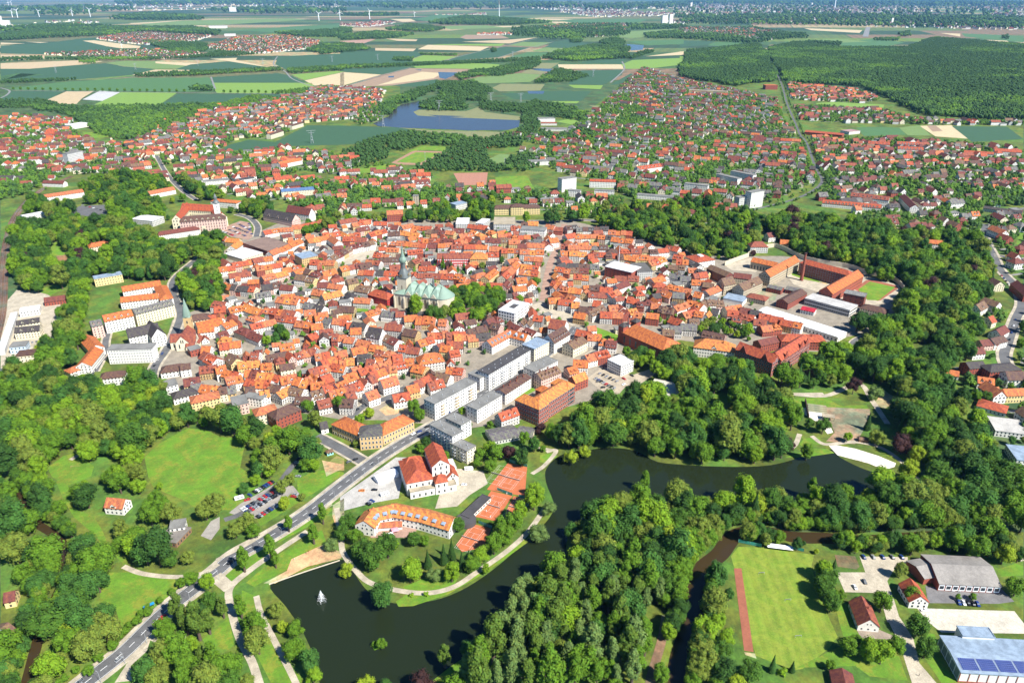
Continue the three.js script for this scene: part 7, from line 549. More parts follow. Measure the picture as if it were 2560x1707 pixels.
// crown made of lobes covered with leaf tufts; vertex colours give each lobe and tuft its own green
function crownGeo(seed, { R: R0 = 5.5, H = 11, base = 3.5, lobes = 11, tufts = 900, size = .95, c = [.07, .14, .03], lobeR = .5, taper = 0, vary = .22, flat = 0 }) {
  const f = rng(seed), pos = [], colr = [], nor = [], L = [];
  for (let i = 0; i < lobes; i++) { const d = i < 2 ? [0, i ? .35 : -.2, 0] : ellipsoidPt(f), k = i < 2 ? .2 : .62 + f() * .16, yy = d[1] * k, tw = 1 - taper * Math.max(0, yy + .2); L.push([d[0] * R0 * k * tw, base + H / 2 + yy * H / 2 * 1.05, d[2] * R0 * k * tw, R0 * lobeR * (.75 + f() * .5) * (i < 2 ? 1.25 : 1) * (1 - taper * .4 * Math.max(0, yy)), 1 + (f() - .5) * vary]); }
  const per = Math.ceil(tufts / lobes), vs = H / (2 * R0);
  const put = (a, b, cc, n, q) => { pos.push(...a, ...b, ...cc); colr.push(...q, ...q, ...q); };
  for (const [lx, ly, lz, r, tint] of L) {
    const ic = new THREE.IcosahedronGeometry(r * .68, 1), p = ic.attributes.position; for (let i = 0; i < p.count; i += 3) { const q = c.map(v => v * tint * .92), P = k => [lx + p.getX(i + k), ly + p.getY(i + k) * Math.min(1.5, .8 + vs * .25), lz + p.getZ(i + k)]; put(P(0), P(1), P(2), null, q); }
    for (let i = 0; i < per; i++) {
      const d = ellipsoidPt(f); if (d[1] < -.55 && f() < .7) continue; const rad = r * (.7 + f() * .48), x = lx + d[0] * rad, y = ly + d[1] * rad * Math.min(1.5, .8 + vs * .25), z = lz + d[2] * rad;
      let hid = false; for (const m of L) if (m[0] !== lx && Math.hypot(x - m[0], y - m[1], z - m[2]) < m[3] * .72) { hid = true; break; } if (hid) continue;
      const n = [d[0] + (f() - .5) * 1.1, d[1] + .35 + (f() - .5) * 1.1, d[2] + (f() - .5) * 1.1], nl = Math.hypot(...n); n[0] /= nl; n[1] /= nl; n[2] /= nl;
      let tx = n[2], ty = 0, tz = -n[0], tl = Math.hypot(tx, tz) || 1; tx /= tl; tz /= tl; const bx = n[1] * tz, by = n[2] * tx - n[0] * tz, bz = -n[1] * tx, an = f() * 3.14, ca = Math.cos(an), sa = Math.sin(an), s = size * (.6 + f() * .7), e = s * (.55 + f() * .4);
      const U = [tx * ca + bx * sa, by * sa, tz * ca + bz * sa], V = [-tx * sa + bx * ca, by * ca, -tz * sa + bz * ca], k = tint * (1 + (f() - .5) * .5), hue = (f() - .5) * .25, q = [c[0] * k * (1 + hue), c[1] * k, c[2] * k * (1 - hue)];
      const A = (i2, j) => [x + U[0] * i2 * s + V[0] * j * e, y + U[1] * i2 * s + V[1] * j * e, z + U[2] * i2 * s + V[2] * j * e];
      put(A(-.5, -.15), A(0, -.5), A(.5, .1), n, q); put(A(-.5, -.15), A(.5, .1), A(.05, .5), n, q);
    }
  }
  const g = new THREE.BufferGeometry(); g.setAttribute('position', new THREE.Float32BufferAttribute(pos, 3)); g.setAttribute('color', new THREE.Float32BufferAttribute(colr, 3)); g.computeVertexNormals(); return g;
}
function coneCrown(seed, { R: R0 = 3, H = 14, base = 1.2, c = [.025, .06, .03], tufts = 700 }) { const f = rng(seed), pos = [], colr = []; const core = new THREE.ConeGeometry(R0 * .62, H * .95, 9).translate(0, base + H * .475, 0).toNonIndexed().attributes.position; for (let i = 0; i < core.count; i++) { pos.push(core.getX(i), core.getY(i), core.getZ(i)); colr.push(...c); } for (let i = 0; i < tufts; i++) { const t = Math.pow(f(), 1.5), y = base + t * H, tier = .82 + .25 * ((t * 9) % 1), r = R0 * (1 - t) * tier * (.75 + f() * .3) + .15, a = f() * 6.2832, s = .5 + .6 * (1 - t), k = .75 + f() * .5, x = Math.cos(a) * r, z = Math.sin(a) * r; pos.push(x * .6 - Math.sin(a) * s * .45, y + .35, z * .6 + Math.cos(a) * s * .45, x * .6 + Math.sin(a) * s * .45, y + .35, z * .6 - Math.cos(a) * s * .45, x * 1.12, y - .35 * s, z * 1.12); for (let j = 0; j < 3; j++) colr.push(c[0] * k, c[1] * k, c[2] * k); } const g = new THREE.BufferGeometry(); g.setAttribute('position', new THREE.Float32BufferAttribute(pos, 3)); g.setAttribute('color', new THREE.Float32BufferAttribute(colr, 3)); g.computeVertexNormals(); return g; }
function trunkGeo(h, r, f) { const parts = [new THREE.CylinderGeometry(r * .55, r, h, 7).translate(0, h / 2, 0)]; for (let i = 0; i < 5; i++) { const a = f() * 6.28, l = h * (.35 + f() * .25); parts.push(new THREE.CylinderGeometry(r * .16, r * .4, l, 5).translate(0, l / 2, 0).rotateZ(.6 + f() * .35).rotateY(a).translate(0, h * (.6 + f() * .32), 0)); } return mergeGeometries(parts.map(p => p.toNonIndexed())); }
const leafMat = new THREE.MeshPhysicalMaterial({ name: 'leaves', color: 0xffffff, vertexColors: true, roughness: .85, side: THREE.DoubleSide, transmission: .2, thickness: 0, specularIntensity: .25 });
const leafFar = new THREE.MeshStandardMaterial({ name: 'leaves_far', color: 0xffffff, vertexColors: true, roughness: .95, side: THREE.DoubleSide });
const GREEN = { mid: [.1, .198, .013], light: [.165, .28, .014], dark: [.062, .138, .015], deep: [.038, .094, .015], olive: [.155, .208, .028], yellow: [.235, .315, .018], grey: [.125, .195, .048], copper: [.05, .022, .02], blue: [.055, .14, .022], poplar: [.095, .16, .02] };
const NAMEG = { mid: 'mid green', light: 'bright green', dark: 'dark green', deep: 'very dark green', olive: 'olive green', yellow: 'yellow green', grey: 'silvery green', copper: 'copper brown', blue: 'blue green', poplar: 'dull green' };
const KIND = {};
function kind(key, name, greens, n, mk, trunkH, words, ratio) { KIND[key] = { name, words, ratio, v: [] }; let i = 0; for (const g of greens) for (let k = 0; k < n; k++) KIND[key].v.push({ g, crown: mk(1000 + i * 37 + key.length * 911, GREEN[g], k), trunk: trunkGeo(trunkH, trunkH * .085, rng(i++ + 5)) }); }
kind('broad', 'broadleaf_tree', ['mid', 'light', 'dark', 'mid', 'deep', 'blue', 'olive'], 2, (s, c, k) => crownGeo(s, { c, R: 5.4, H: k ? 10.5 : 12.5, base: 2.6, lobes: k ? 20 : 26, tufts: 3600, size: .82, lobeR: k ? .43 : .37 }), 6, 'broad', 1);
kind('round', 'round_tree', ['light', 'olive', 'yellow', 'mid'], 1, (s, c) => crownGeo(s, { c, R: 5, H: 9, base: 2.4, lobes: 28, tufts: 3200, size: .66, lobeR: .36, vary: .14 }), 5, 'round crowned', 1);
kind('poplar', 'poplar_tree', ['poplar', 'grey', 'mid'], 2, (s, c) => crownGeo(s, { c, R: 3.7, H: 17, base: 3, lobes: 26, tufts: 3000, size: .78, lobeR: .4, taper: .5 }), 9, 'tall poplar like', 1);
kind('conifer', 'conifer_tree', ['deep', 'blue'], 2, (s, c) => coneCrown(s, { c: c.map(v => v * .8), R: 3, H: 14, tufts: 900 }), 3, 'pointed', 1);
kind('willow', 'willow_tree', ['yellow', 'grey', 'olive'], 1, (s, c) => crownGeo(s, { c, R: 5, H: 8.5, base: 1, lobes: 18, tufts: 1900, size: .7, lobeR: .42, vary: .15 }), 4.5, 'drooping', 1);
kind('copper', 'copper_beech_tree', ['copper'], 2, (s, c) => crownGeo(s, { c, R: 5.6, H: 11, base: 2.2, lobes: 13, tufts: 1400, size: .85 }), 5, 'broad', 1);
kind('shrub', 'shrub', ['light', 'dark', 'olive', 'mid'], 1, (s, c) => crownGeo(s, { c, R: 1.7, H: 2.2, base: .1, lobes: 7, tufts: 320, size: .5 }), 1, 'small rounded', 1);
const GROUPS = { broad: 'broadleaf trees of parks and ramparts', round: 'round crowned trees', poplar: 'poplars of the lake wood', conifer: 'conifers in gardens and park', willow: 'willows by the water', copper: 'copper beeches', shrub: 'shrubs' };
const nTree = {}, overflow = [];
function tree(k, x, z, S, o = {}) {
  const K = KIND[k], v = o.g ? pick(K.v.filter(q => q.g === o.g), rt) ?? K.v[0] : pick(K.v, rt), Sy = S * (o.sy ?? rr(.88, 1.14, rt)), A = rt() * 6.28;
  if ((nTree[k] ??= 0) >= 292) { overflow.push({ v, x, z, S, Sy, A }); return; } nTree[k]++;
  const size = S < .75 ? 'small ' : S > 1.2 ? 'large ' : '', t = thing(K.name, single(`${size}${K.words} ${NAMEG[v.g]} ${k === 'shrub' ? 'shrub' : k === 'willow' ? 'willow' : k === 'conifer' ? 'conifer' : 'tree'}`, x, z), k === 'shrub' ? 'shrub' : 'tree', x, z, A, GROUPS[k]);
  t.scale.set(S, Sy, S); if (k !== 'shrub') part(t, 'trunk', v.trunk, M.bark); part(t, 'crown', v.crown, leafMat);
}
// single trees traced from the photograph: [kind, foot x, foot y, scale, shade]
const SINGLE = [['round', 1335, 1275, 1.5, 'light'], ['round', 1340, 1245, 1.2, 'light'], ['willow', 1345, 1350, 1.25, 'grey'], ['willow', 1372, 1285, 1, 'grey'], ['willow', 1425, 1162, 1.15, 'yellow'], ['willow', 1462, 1142, .95, 'yellow'], ['willow', 868, 1440, .95, 'yellow'], ['broad', 962, 1518, 1.35, 'blue'], ['broad', 1026, 1455, 1.25, 'light'], ['broad', 942, 1420, 1.5, 'dark'], ['broad', 910, 1400, 1.2, 'dark'], ['broad', 970, 1395, 1.2, 'dark'], ['willow', 1085, 1450, .95, 'grey'], ['broad', 1130, 1455, .95, 'light'], ['conifer', 1070, 1420, 1, 'deep'], ['conifer', 1110, 1410, 1.05, 'deep'], ['conifer', 1130, 1400, 1.05, 'deep'], ['conifer', 1155, 1425, 1, 'deep'], ['conifer', 1172, 1418, .9, 'deep'], ['broad', 1180, 1430, .9, 'mid'], ['broad', 1205, 1410, 1, 'light'], ['broad', 1235, 1385, 1.1, 'mid'], ['broad', 1260, 1360, 1.15, 'mid'], ['broad', 1285, 1335, 1.1, 'mid'], ['broad', 1250, 1340, 1, 'mid'], ['broad', 1300, 1305, 1, 'light'], ['broad', 1215, 1435, .5, 'light'], ['shrub', 1028, 1490, 1, 'light'], ['shrub', 1065, 1490, 1.1, 'light'], ['conifer', 1265, 1310, .8, 'deep'],
  ['broad', 1035, 1365, .8, 'dark'], ['broad', 1060, 1365, .6, 'mid'], ['broad', 990, 1372, .5, 'light'], ['broad', 1145, 1330, .85, 'dark'], ['broad', 870, 1330, 1, 'dark'], ['broad', 890, 1360, .9, 'mid'], ['broad', 860, 1350, .9, 'dark'], ['poplar', 1112, 1668, .95, 'poplar'], ['broad', 1172, 1640, .8, 'blue'], ['poplar', 1212, 1650, .75, 'grey'], ['willow', 915, 1725, .95, 'yellow'], ['broad', 965, 1730, .6, 'blue'], ['copper', 1058, 1735, 1, 'copper'], ['broad', 955, 1622, .5, 'mid'], ['shrub', 938, 1614, 1.2, 'mid'], ['shrub', 962, 1612, 1, 'mid'],
  ['poplar', 500, 1600, 1.35, 'poplar'], ['poplar', 470, 1590, 1.15, 'poplar'], ['poplar', 525, 1585, 1.1, 'poplar'], ['poplar', 450, 1560, 1.1, 'poplar'], ['broad', 410, 1598, 1, 'mid'], ['broad', 425, 1600, .8, 'mid'], ['poplar', 605, 1545, 1, 'mid'], ['poplar', 560, 1545, .8, 'poplar'], ['round', 640, 1595, 1.4, 'mid'], ['broad', 648, 1635, 1.2, 'copper' && 'olive'], ['round', 520, 1475, 1, 'light'], ['round', 480, 1460, .9, 'mid'], ['poplar', 612, 1430, 1.05, 'dark' && 'mid'], ['poplar', 678, 1400, 1, 'mid'], ['poplar', 690, 1420, .7, 'mid'], ['poplar', 723, 1330, .8, 'mid'], ['poplar', 785, 1360, .95, 'mid'], ['poplar', 808, 1310, .9, 'mid'], ['willow', 828, 1375, .9, 'grey'], ['round', 400, 1225, .55, 'light'], ['round', 540, 1290, 1.5, 'olive'], ['round', 517, 1300, 1.3, 'olive'], ['broad', 610, 1235, .7, 'blue'], ['round', 712, 1275, .9, 'yellow'], ['round', 705, 1235, 1, 'olive'], ['round', 725, 1215, .8, 'olive'], ['round', 755, 1252, .55, 'grey' && 'olive'], ['round', 785, 1180, 1, 'light'], ['round', 640, 1215, .9, 'light'], ['round', 675, 1195, .9, 'light'], ['round', 620, 1330, 1.2, 'olive'], ['round', 590, 1345, 1.1, 'olive'], ['round', 635, 1345, 1, 'mid'],
  ['round', 785, 1132, 1.3, 'olive'], ['broad', 760, 1115, 1.1, 'mid'], ['round', 900, 1062, .9, 'light'], ['round', 922, 1047, 1, 'yellow'], ['broad', 1035, 1040, 1, 'mid'], ['broad', 1050, 1055, .9, 'mid'], ['broad', 770, 1030, 1, 'mid'], ['broad', 850, 1025, 1.1, 'mid'], ['broad', 890, 1120, .5, 'grey' && 'olive'], ['round', 1155, 1040, .7, 'light'], ['broad', 1065, 1125, .75, 'deep'], ['broad', 1050, 1135, .6, 'mid'], ['round', 1080, 1140, .8, 'mid'], ['broad', 1115, 1150, .55, 'mid'], ['round', 1235, 1155, 1.35, 'mid'], ['round', 1225, 1140, 1.2, 'light'], ['copper', 1272, 1150, 1, 'copper'], ['broad', 1305, 1165, 1, 'deep'], ['broad', 1200, 1150, .8, 'mid'], ['round', 1195, 1170, .7, 'mid'], ['round', 1225, 1180, 1, 'mid'], ['copper', 1350, 1085, .8, 'copper'], ['broad', 1335, 1130, .85, 'blue'], ['broad', 1310, 1115, .8, 'mid'], ['round', 1225, 1070, .6, 'mid'], ['broad', 1170, 1075, .6, 'dark'], ['poplar', 1610, 1230, .95, 'mid'], ['poplar', 2025, 1250, .95, 'mid'], ['conifer', 2168, 1075, 1.1, 'deep'], ['round', 2118, 1105, .75, 'light'], ['willow', 2190, 1110, 1.3, 'olive'], ['copper', 2252, 1135, 1.35, 'copper'], ['broad', 2268, 1100, 1, 'deep'], ['copper', 2132, 985, 1.2, 'copper'], ['willow', 2185, 1000, 1.35, 'grey'], ['broad', 2055, 1085, 1, 'dark'], ['broad', 2020, 1075, .7, 'dark'], ['broad', 2015, 1150, .9, 'mid'], ['copper', 1968, 1130, 1, 'copper'], ['poplar', 2160, 1380, .5, 'mid'],
  ['broad', 2070, 1460, 1, 'dark'], ['broad', 2060, 1495, 1, 'dark'], ['broad', 2075, 1530, .9, 'dark'], ['broad', 2095, 1510, .7, 'mid'], ['broad', 2200, 1530, 1, 'mid'], ['broad', 2278, 1505, .8, 'mid'], ['broad', 2248, 1445, .7, 'olive'], ['broad', 2290, 1590, 1.1, 'dark'], ['broad', 2310, 1645, 1, 'dark'], ['broad', 2120, 1640, .9, 'mid'], ['broad', 2140, 1620, .7, 'mid'], ['broad', 2170, 1650, .95, 'light'], ['broad', 2200, 1660, 1, 'light'], ['broad', 2235, 1640, .9, 'mid'], ['conifer', 1930, 1680, .75, 'blue'], ['conifer', 1980, 1680, .6, 'deep'], ['shrub', 1955, 1685, 1.6, 'light'], ['broad', 2075, 1675, .5, 'mid'], ['broad', 2535, 1490, 1, 'mid'], ['broad', 2520, 1400, .9, 'olive'], ['round', 2430, 1500, .45, 'mid'], ['round', 2395, 1500, .35, 'mid'], ['conifer', 2085, 1420, .5, 'deep'], ['round', 2040, 1385, .35, 'yellow'], ['broad', 1565, 895, .8, 'mid'], ['broad', 1575, 905, .7, 'mid'], ['broad', 1530, 860, .7, 'mid'], ['round', 1260, 700, .5, 'mid'], ['round', 1345, 735, .7, 'mid'], ['round', 1300, 760, .9, 'dark'], ['broad', 1340, 715, 1, 'mid'], ['broad', 1475, 672, .7, 'dark'], ['conifer', 1108, 670, 1.2, 'deep'], ['conifer', 1128, 678, .9, 'blue'], ['conifer', 1145, 678, .8, 'blue'], ['conifer', 1160, 678, 1, 'blue'], ['poplar', 1107, 678, .8, 'mid'], ['round', 1205, 675, .9, 'olive'], ['broad', 1255, 660, .7, 'dark'], ['broad', 1030, 660, .5, 'dark'], ['round', 1265, 592, .7, 'dark'], ['round', 1358, 1130, .5, 'mid'],
];
for (const [k, x, y, S, g] of SINGLE) { const [X, Z] = G(x, y); tree(k, X, Z, S, { g }); mark(rect(X, Z, 7 * S, 7 * S, 0), 8); }
scatter(W([[1130, 735], [1240, 728], [1258, 765], [1190, 812], [1140, 812], [1120, 790]]), 8, (x, z) => { tree('broad', x, z, rr(.85, 1.2, rt), { g: pick(['mid', 'dark', 'light'], rt) }); mark(rect(x, z, 5, 5, 0), 8); }, 1, 3);
// avenue along the main road and country avenues
{ const l = offsetLine(mainRoad, -9.5); for (const t of [.5, 4, 8, 12, 17, 21, 25, 28]) { const p = l[Math.min(l.length - 1, Math.round(t))]; tree('round', p[0], p[1], .42, { g: 'mid' }); } const s = smooth(W([[560, 1710], [600, 1680], [625, 1640], [690, 1600], [760, 1545], [820, 1500], [905, 1420], [960, 1380]].map(([x, y]) => [x * .62 - 145 + 20, y * .92 + 130])), 2); for (const [x, y] of [[225, 1690], [250, 1655], [285, 1625], [345, 1562], [372, 1540], [402, 1510], [432, 1488], [455, 1470], [300, 1598], [315, 1585]]) { const p = G(x, y); tree('round', p[0], p[1], rr(.4, .6, rt), { g: 'mid' }); } }
for (const [x0, y0, x1, y1, n] of [[1530, 636, 1960, 640, 10], [90, 616, 1260, 632, 24]]) for (let i = 0; i < n; i++) { const q = tA([[x0 + (x1 - x0) * i / (n - 1), y0 + (y1 - y0) * i / (n - 1)]])[0], p = G(...q); tree('round', p[0], p[1], 1.05, { g: 'mid' }); }
// woods: [outline at crown height, spacing, kinds, scale range]
const WOODS = [
  [[[30, 590], [70, 545], [170, 520], [330, 505], [440, 500], [452, 530], [330, 570], [400, 590], [500, 585], [545, 600], [560, 640], [540, 670], [545, 740], [560, 770], [520, 770], [470, 760], [450, 700], [400, 690], [300, 690], [240, 720], [210, 760], [130, 720], [70, 720], [28, 680]], 8.2, 'bbbbrbc', .85, 1.3], [[[150, 760], [230, 720], [290, 700], [290, 760], [220, 800], [210, 850], [180, 870], [150, 830]], 8, 'bbr', .8, 1.2], [[[110, 860], [150, 830], [190, 850], [190, 920], [230, 945], [300, 940], [380, 960], [440, 985], [500, 1000], [560, 1010], [620, 1040], [610, 1090], [545, 1085], [470, 1065], [420, 1090], [370, 1130], [330, 1170], [280, 1130], [230, 1160], [170, 1135], [110, 1165], [60, 1150], [0, 1120], [0, 960]], 8.2, 'bbbbrbo', .9, 1.4], [[[0, 1110], [100, 1160], [110, 1230], [180, 1300], [240, 1370], [300, 1400], [270, 1430], [240, 1490], [280, 1520], [300, 1560], [210, 1650], [190, 1720], [0, 1720], [0, 1540], [60, 1500], [60, 1400], [0, 1380]], 8, 'bbbbbro', .85, 1.35], [[[180, 1180], [280, 1180], [330, 1160], [380, 1200], [360, 1240], [440, 1280], [520, 1300], [500, 1350], [460, 1400], [430, 1430], [330, 1420], [290, 1380], [260, 1330], [190, 1240]], 8, 'bbrrb', .85, 1.3], [[[600, 1110], [640, 1080], [700, 1060], [790, 1050], [810, 1110], [770, 1160], [700, 1180], [620, 1180]], 8, 'brr', .85, 1.2], [[[500, 1500], [560, 1500], [600, 1560], [640, 1640], [700, 1720], [360, 1720], [330, 1680], [390, 1620], [450, 1590]], 8, 'bbbpr', .85, 1.25], [[[650, 1480], [700, 1510], [740, 1560], [790, 1640], [815, 1720], [740, 1720], [690, 1620], [655, 1540]], 7.5, 'brrw', .8, 1.1],
  [[[1380, 1040], [1430, 980], [1490, 1000], [1600, 990], [1740, 970], [1850, 960], [1960, 990], [1990, 1040], [2000, 1090], [1960, 1130], [1900, 1150], [1800, 1150], [1680, 1140], [1610, 1120], [1560, 1100], [1480, 1110], [1390, 1110]], 8.3, 'bbbbbrd', .95, 1.4], [[[1580, 880], [1640, 860], [1760, 880], [1840, 870], [1900, 920], [2020, 880], [2080, 850], [2120, 880], [2110, 960], [2000, 970], [1860, 950], [1740, 970], [1620, 940], [1560, 920]], 8.2, 'bbbrd', .85, 1.3], [[[1270, 1040], [1360, 1000], [1440, 990], [1400, 1110], [1300, 1110], [1250, 1080]], 8, 'bbr', .8, 1.2], [[[1430, 1270], [1480, 1240], [1560, 1200], [1680, 1220], [1800, 1200], [1900, 1215], [2000, 1220], [2110, 1235], [2240, 1210], [2320, 1250], [2330, 1300], [2240, 1330], [2000, 1310], [1900, 1300], [1820, 1310], [1760, 1360], [1720, 1400], [1715, 1460], [1700, 1560], [1670, 1500], [1600, 1440], [1500, 1420], [1430, 1430], [1400, 1360]], 8, 'bbbbrod', .9, 1.3], [[[1400, 1430], [1500, 1420], [1600, 1440], [1660, 1500], [1640, 1600], [1600, 1720], [1130, 1720], [1200, 1640], [1240, 1570], [1290, 1500]], 7, 'pppb', .95, 1.2], [[[1280, 1460], [1400, 1430], [1440, 1500], [1340, 1560], [1290, 1600], [1230, 1600]], 7.6, 'bbr', .9, 1.2], [[[1660, 1560], [1700, 1580], [1680, 1680], [1640, 1720], [1640, 1640]], 7, 'b', .5, .9], [[[1780, 1400], [1840, 1370], [1850, 1440], [1870, 1560], [1890, 1640], [1900, 1720], [1740, 1720], [1750, 1600], [1775, 1500]], 8, 'bbrd', .8, 1.25], [[[1860, 1365], [1900, 1330], [2030, 1340], [2040, 1370], [1900, 1355]], 7, 'b', .5, .9],
  [[[2240, 1180], [2280, 1120], [2230, 1060], [2200, 1020], [2250, 960], [2120, 920], [2150, 860], [2060, 830], [2130, 800], [2240, 790], [2270, 730], [2340, 740], [2420, 760], [2480, 880], [2420, 920], [2380, 960], [2430, 1010], [2480, 1100], [2540, 1200], [2560, 1250], [2560, 1320], [2500, 1340], [2360, 1340], [2330, 1290], [2300, 1250]], 8.2, 'bbbbbrdc', .9, 1.35], [[[1980, 610], [1900, 560], [1960, 540], [2080, 560], [2200, 580], [2330, 590], [2440, 600], [2490, 660], [2470, 740], [2420, 760], [2270, 730], [2200, 690], [2130, 660], [2060, 650], [1990, 630]], 8.3, 'bbbbbrdc', .95, 1.4], [[[1300, 548], [1440, 535], [1560, 520], [1700, 500], [1800, 520], [1900, 540], [1900, 600], [1880, 640], [1800, 650], [1720, 625], [1640, 600], [1560, 580], [1500, 556]], 9, 'bbbrdc', .8, 1.25], [[[1020, 770], [1060, 790], [1150, 800], [1240, 770], [1255, 730], [1180, 710], [1140, 720], [1135, 790]], 7.5, 'bb', .8, 1.1], [[[770, 800], [840, 830], [830, 870], [690, 850], [680, 820], [730, 810]], 8, 'br', .6, .9].map((p, i) => i ? p : [[650, 820], [690, 800], [720, 830], [690, 860], [660, 860]]), [[[1660, 800], [1740, 790], [1830, 790], [1900, 810], [1890, 840], [1780, 830], [1700, 825]], 7, 'br', .45, .8], [[[2490, 660], [2580, 690], [2580, 1000], [2500, 880], [2550, 780]], 11, 'b', .4, .75], [[[2400, 900], [2580, 950], [2580, 1150], [2480, 1080]], 11, 'b', .4, .75],
  [[[2060, 1380], [2120, 1385], [2110, 1480], [2090, 1600], [2070, 1560], [2050, 1440]], 7.5, 'bbd', .5, .95], [[[2330, 1330], [2560, 1340], [2560, 1390], [2330, 1385], [2200, 1385], [2100, 1370]], 7.5, 'bbr', .6, 1], [[[560, 700], [545, 760], [500, 770]], 8, 'b', .7, 1], [[[300, 430], [430, 440], [520, 470], [560, 490], [430, 500], [330, 500], [150, 510], [70, 540], [80, 490], [200, 470]], 8.6, 'bbbr', .75, 1.2], [[[560, 520], [640, 500], [680, 520], [660, 545], [600, 545]], 8, 'bb', .7, 1.1], [[[640, 540], [760, 530], [860, 545], [880, 540], [850, 560], [760, 580], [700, 560]], 8.5, 'bb', .6, 1], [[[900, 545], [1060, 530], [1140, 500], [1230, 490], [1240, 540], [1120, 548], [980, 548]], 9, 'bbr', .65, 1.05],
];
const KC = { b: 'broad', r: 'round', p: 'poplar', d: 'conifer', w: 'willow', c: 'copper', o: 'broad' };
function scatter(w, sp, fn, keep = 1, mask = 255) { const [a, b, c, d] = bounds(w), cell = sp, grid = new Map(), tries = Math.ceil((b - a) * (d - c) / (sp * sp) * 3.2); for (let t = 0; t < tries; t++) { const x = rr(a, b, rt), z = rr(c, d, rt); if (!inside(w, x, z) || (at(x, z) & mask)) continue; const i = Math.floor(x / cell), j = Math.floor(z / cell); let ok = true; for (let p = -1; p <= 1 && ok; p++) for (let q = -1; q <= 1 && ok; q++) for (const [X, Z] of grid.get((i + p) + ',' + (j + q)) ?? []) if ((X - x) ** 2 + (Z - z) ** 2 < sp * sp * .72) { ok = false; break; } if (!ok) continue; const k = i + ',' + j; (grid.get(k) ?? grid.set(k, []).get(k)).push([x, z]); if (rt() < keep) fn(x, z); } }
const ragged = (w, j) => { const o = []; for (let i = 0; i < w.length; i++) { const a = w[i], b = w[(i + 1) % w.length]; for (let k = 0; k < 7; k++) o.push([a[0] + (b[0] - a[0]) * k / 7 + rr(-j, j, rt), a[1] + (b[1] - a[1]) * k / 7 + rr(-j, j, rt)]); } return o; };
const stand = (x, z) => { const v = nz(x, z, 5) + rr(-.08, .08, rt); return v < .6 ? 0 : v < .7 ? 1 : 2; };
const woodTrees = [];
for (const [px, sp, ks, s0, s1] of WOODS) scatter(W(px, 7), sp, (x, z) => woodTrees.push([KC[pick(ks.split(''), rt)], x, z, rr(s0, s1, rt), ks.includes('ppp')]));
woodTrees.sort((a, b) => b[2] - a[2]);
for (let [k, x, z, S] of woodTrees) if (inView(x, z, 60)) { let ok = true; if (k === 'copper' && rt() > .16 || k === 'conifer' && rt() > .3) k = 'broad'; S *= pick([.85, 1, 1.1, 1.2, 1.35, 1.5], rt); if (blocksView(x, z, S)) { if (rt() < .85) continue; S *= .45; if (blocksView(x, z, S)) continue; } for (const q of [0, 1.57, 3.14, 4.71]) if (at(x + Math.cos(q) * 2.5, z + Math.sin(q) * 2.5) & 3) ok = false; if (ok) tree(k, x, z, S); }
for (const [l, w] of [[riverLine, 8.5], [streamLine, 6.5]]) for (const s of [-1, 1]) { const o = offsetLine(l, s * w), d = along(o); for (let i = 1; i < o.length; i++) if (rt() < .8) { const p = o[i]; if (inView(p[0], p[1], 40) && !(at(p[0], p[1]) & 7) && !blocksView(p[0], p[1], .8)) tree('broad', p[0] + rr(-1, 1, rt), p[1] + rr(-1, 1, rt), rr(.6, 1, rt)); } }
console.log('trees', JSON.stringify(nTree), 'overflow', overflow.length);
{ const g = new THREE.Group(); g.name = 'woodland'; tag(g, 'dense tree belt of the ramparts and river banks beyond the nearer trees', 'woodland', null, 'stuff'); scene.add(g); const by = new Map(); for (const o of overflow) (by.get(o.v) ?? by.set(o.v, []).get(o.v)).push(o); for (const [v, l] of by) { instanced(g, 'tree_crowns', v.crown, leafMat, l, 'stuff'); instanced(g, 'tree_trunks', v.trunk, M.bark, l, 'stuff'); } }
// low tree forms for suburbs, forest and far woods
const lowGeo = ['mid', 'dark', 'dark', 'deep', 'mid'].map((g, i) => crownGeo(500 + i, { c: GREEN[g], R: 4.6, H: 8.5, base: 1.6, lobes: 7, tufts: 190, size: 1.5, lobeR: .55 }));
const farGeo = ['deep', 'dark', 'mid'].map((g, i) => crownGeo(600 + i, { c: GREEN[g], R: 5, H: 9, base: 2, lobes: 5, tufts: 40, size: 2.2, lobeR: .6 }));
function treeStuff(name, label, geos, list) { const g = new THREE.Group(); g.name = name; tag(g, label, 'trees', null, 'stuff'); scene.add(g); geos.forEach((geo, k) => { const l = list.filter(s => s.k === k); if (l.length) instanced(g, 'tree_crowns', geo, leafFar, l, 'stuff'); }); console.log(name, list.length); }
const sub = []; for (const [px, , , , , shade] of SUB) scatter(W(px), shade === 'orb' ? 7 : 7.6, (x, z) => { const park = nz(x, z, 2.2) < .36; if (blocksView(x, z, .7)) return; if (!park && ((at(x, z - 4) | at(x, z - 7) | at(x + 2, z - 9)) & 1) && rt() < .8) return; if (park || rt() < .95) sub.push({ x, z, k: Math.floor(rt() * 5), S: park ? rr(.8, 1.35, rt) : rr(.55, 1.05, rt), A: rt() * 6 }); }, shade === 'orb' ? .9 : .78, 3);
for (const l of avenues) for (const s of [-1, 1]) { const o = offsetLine(l, s * 8.5); for (let i = 0; i < o.length - 1; i++) { const n = Math.ceil(Math.hypot(o[i + 1][0] - o[i][0], o[i + 1][1] - o[i][1]) / 9); for (let k = 0; k < n; k++) if (rt() < .38) sub.push({ x: o[i][0] + (o[i + 1][0] - o[i][0]) * k / n, z: o[i][1] + (o[i + 1][1] - o[i][1]) * k / n, k: Math.floor(rt() * 4), S: rr(.4, .75, rt), A: rt() * 6 }); } }
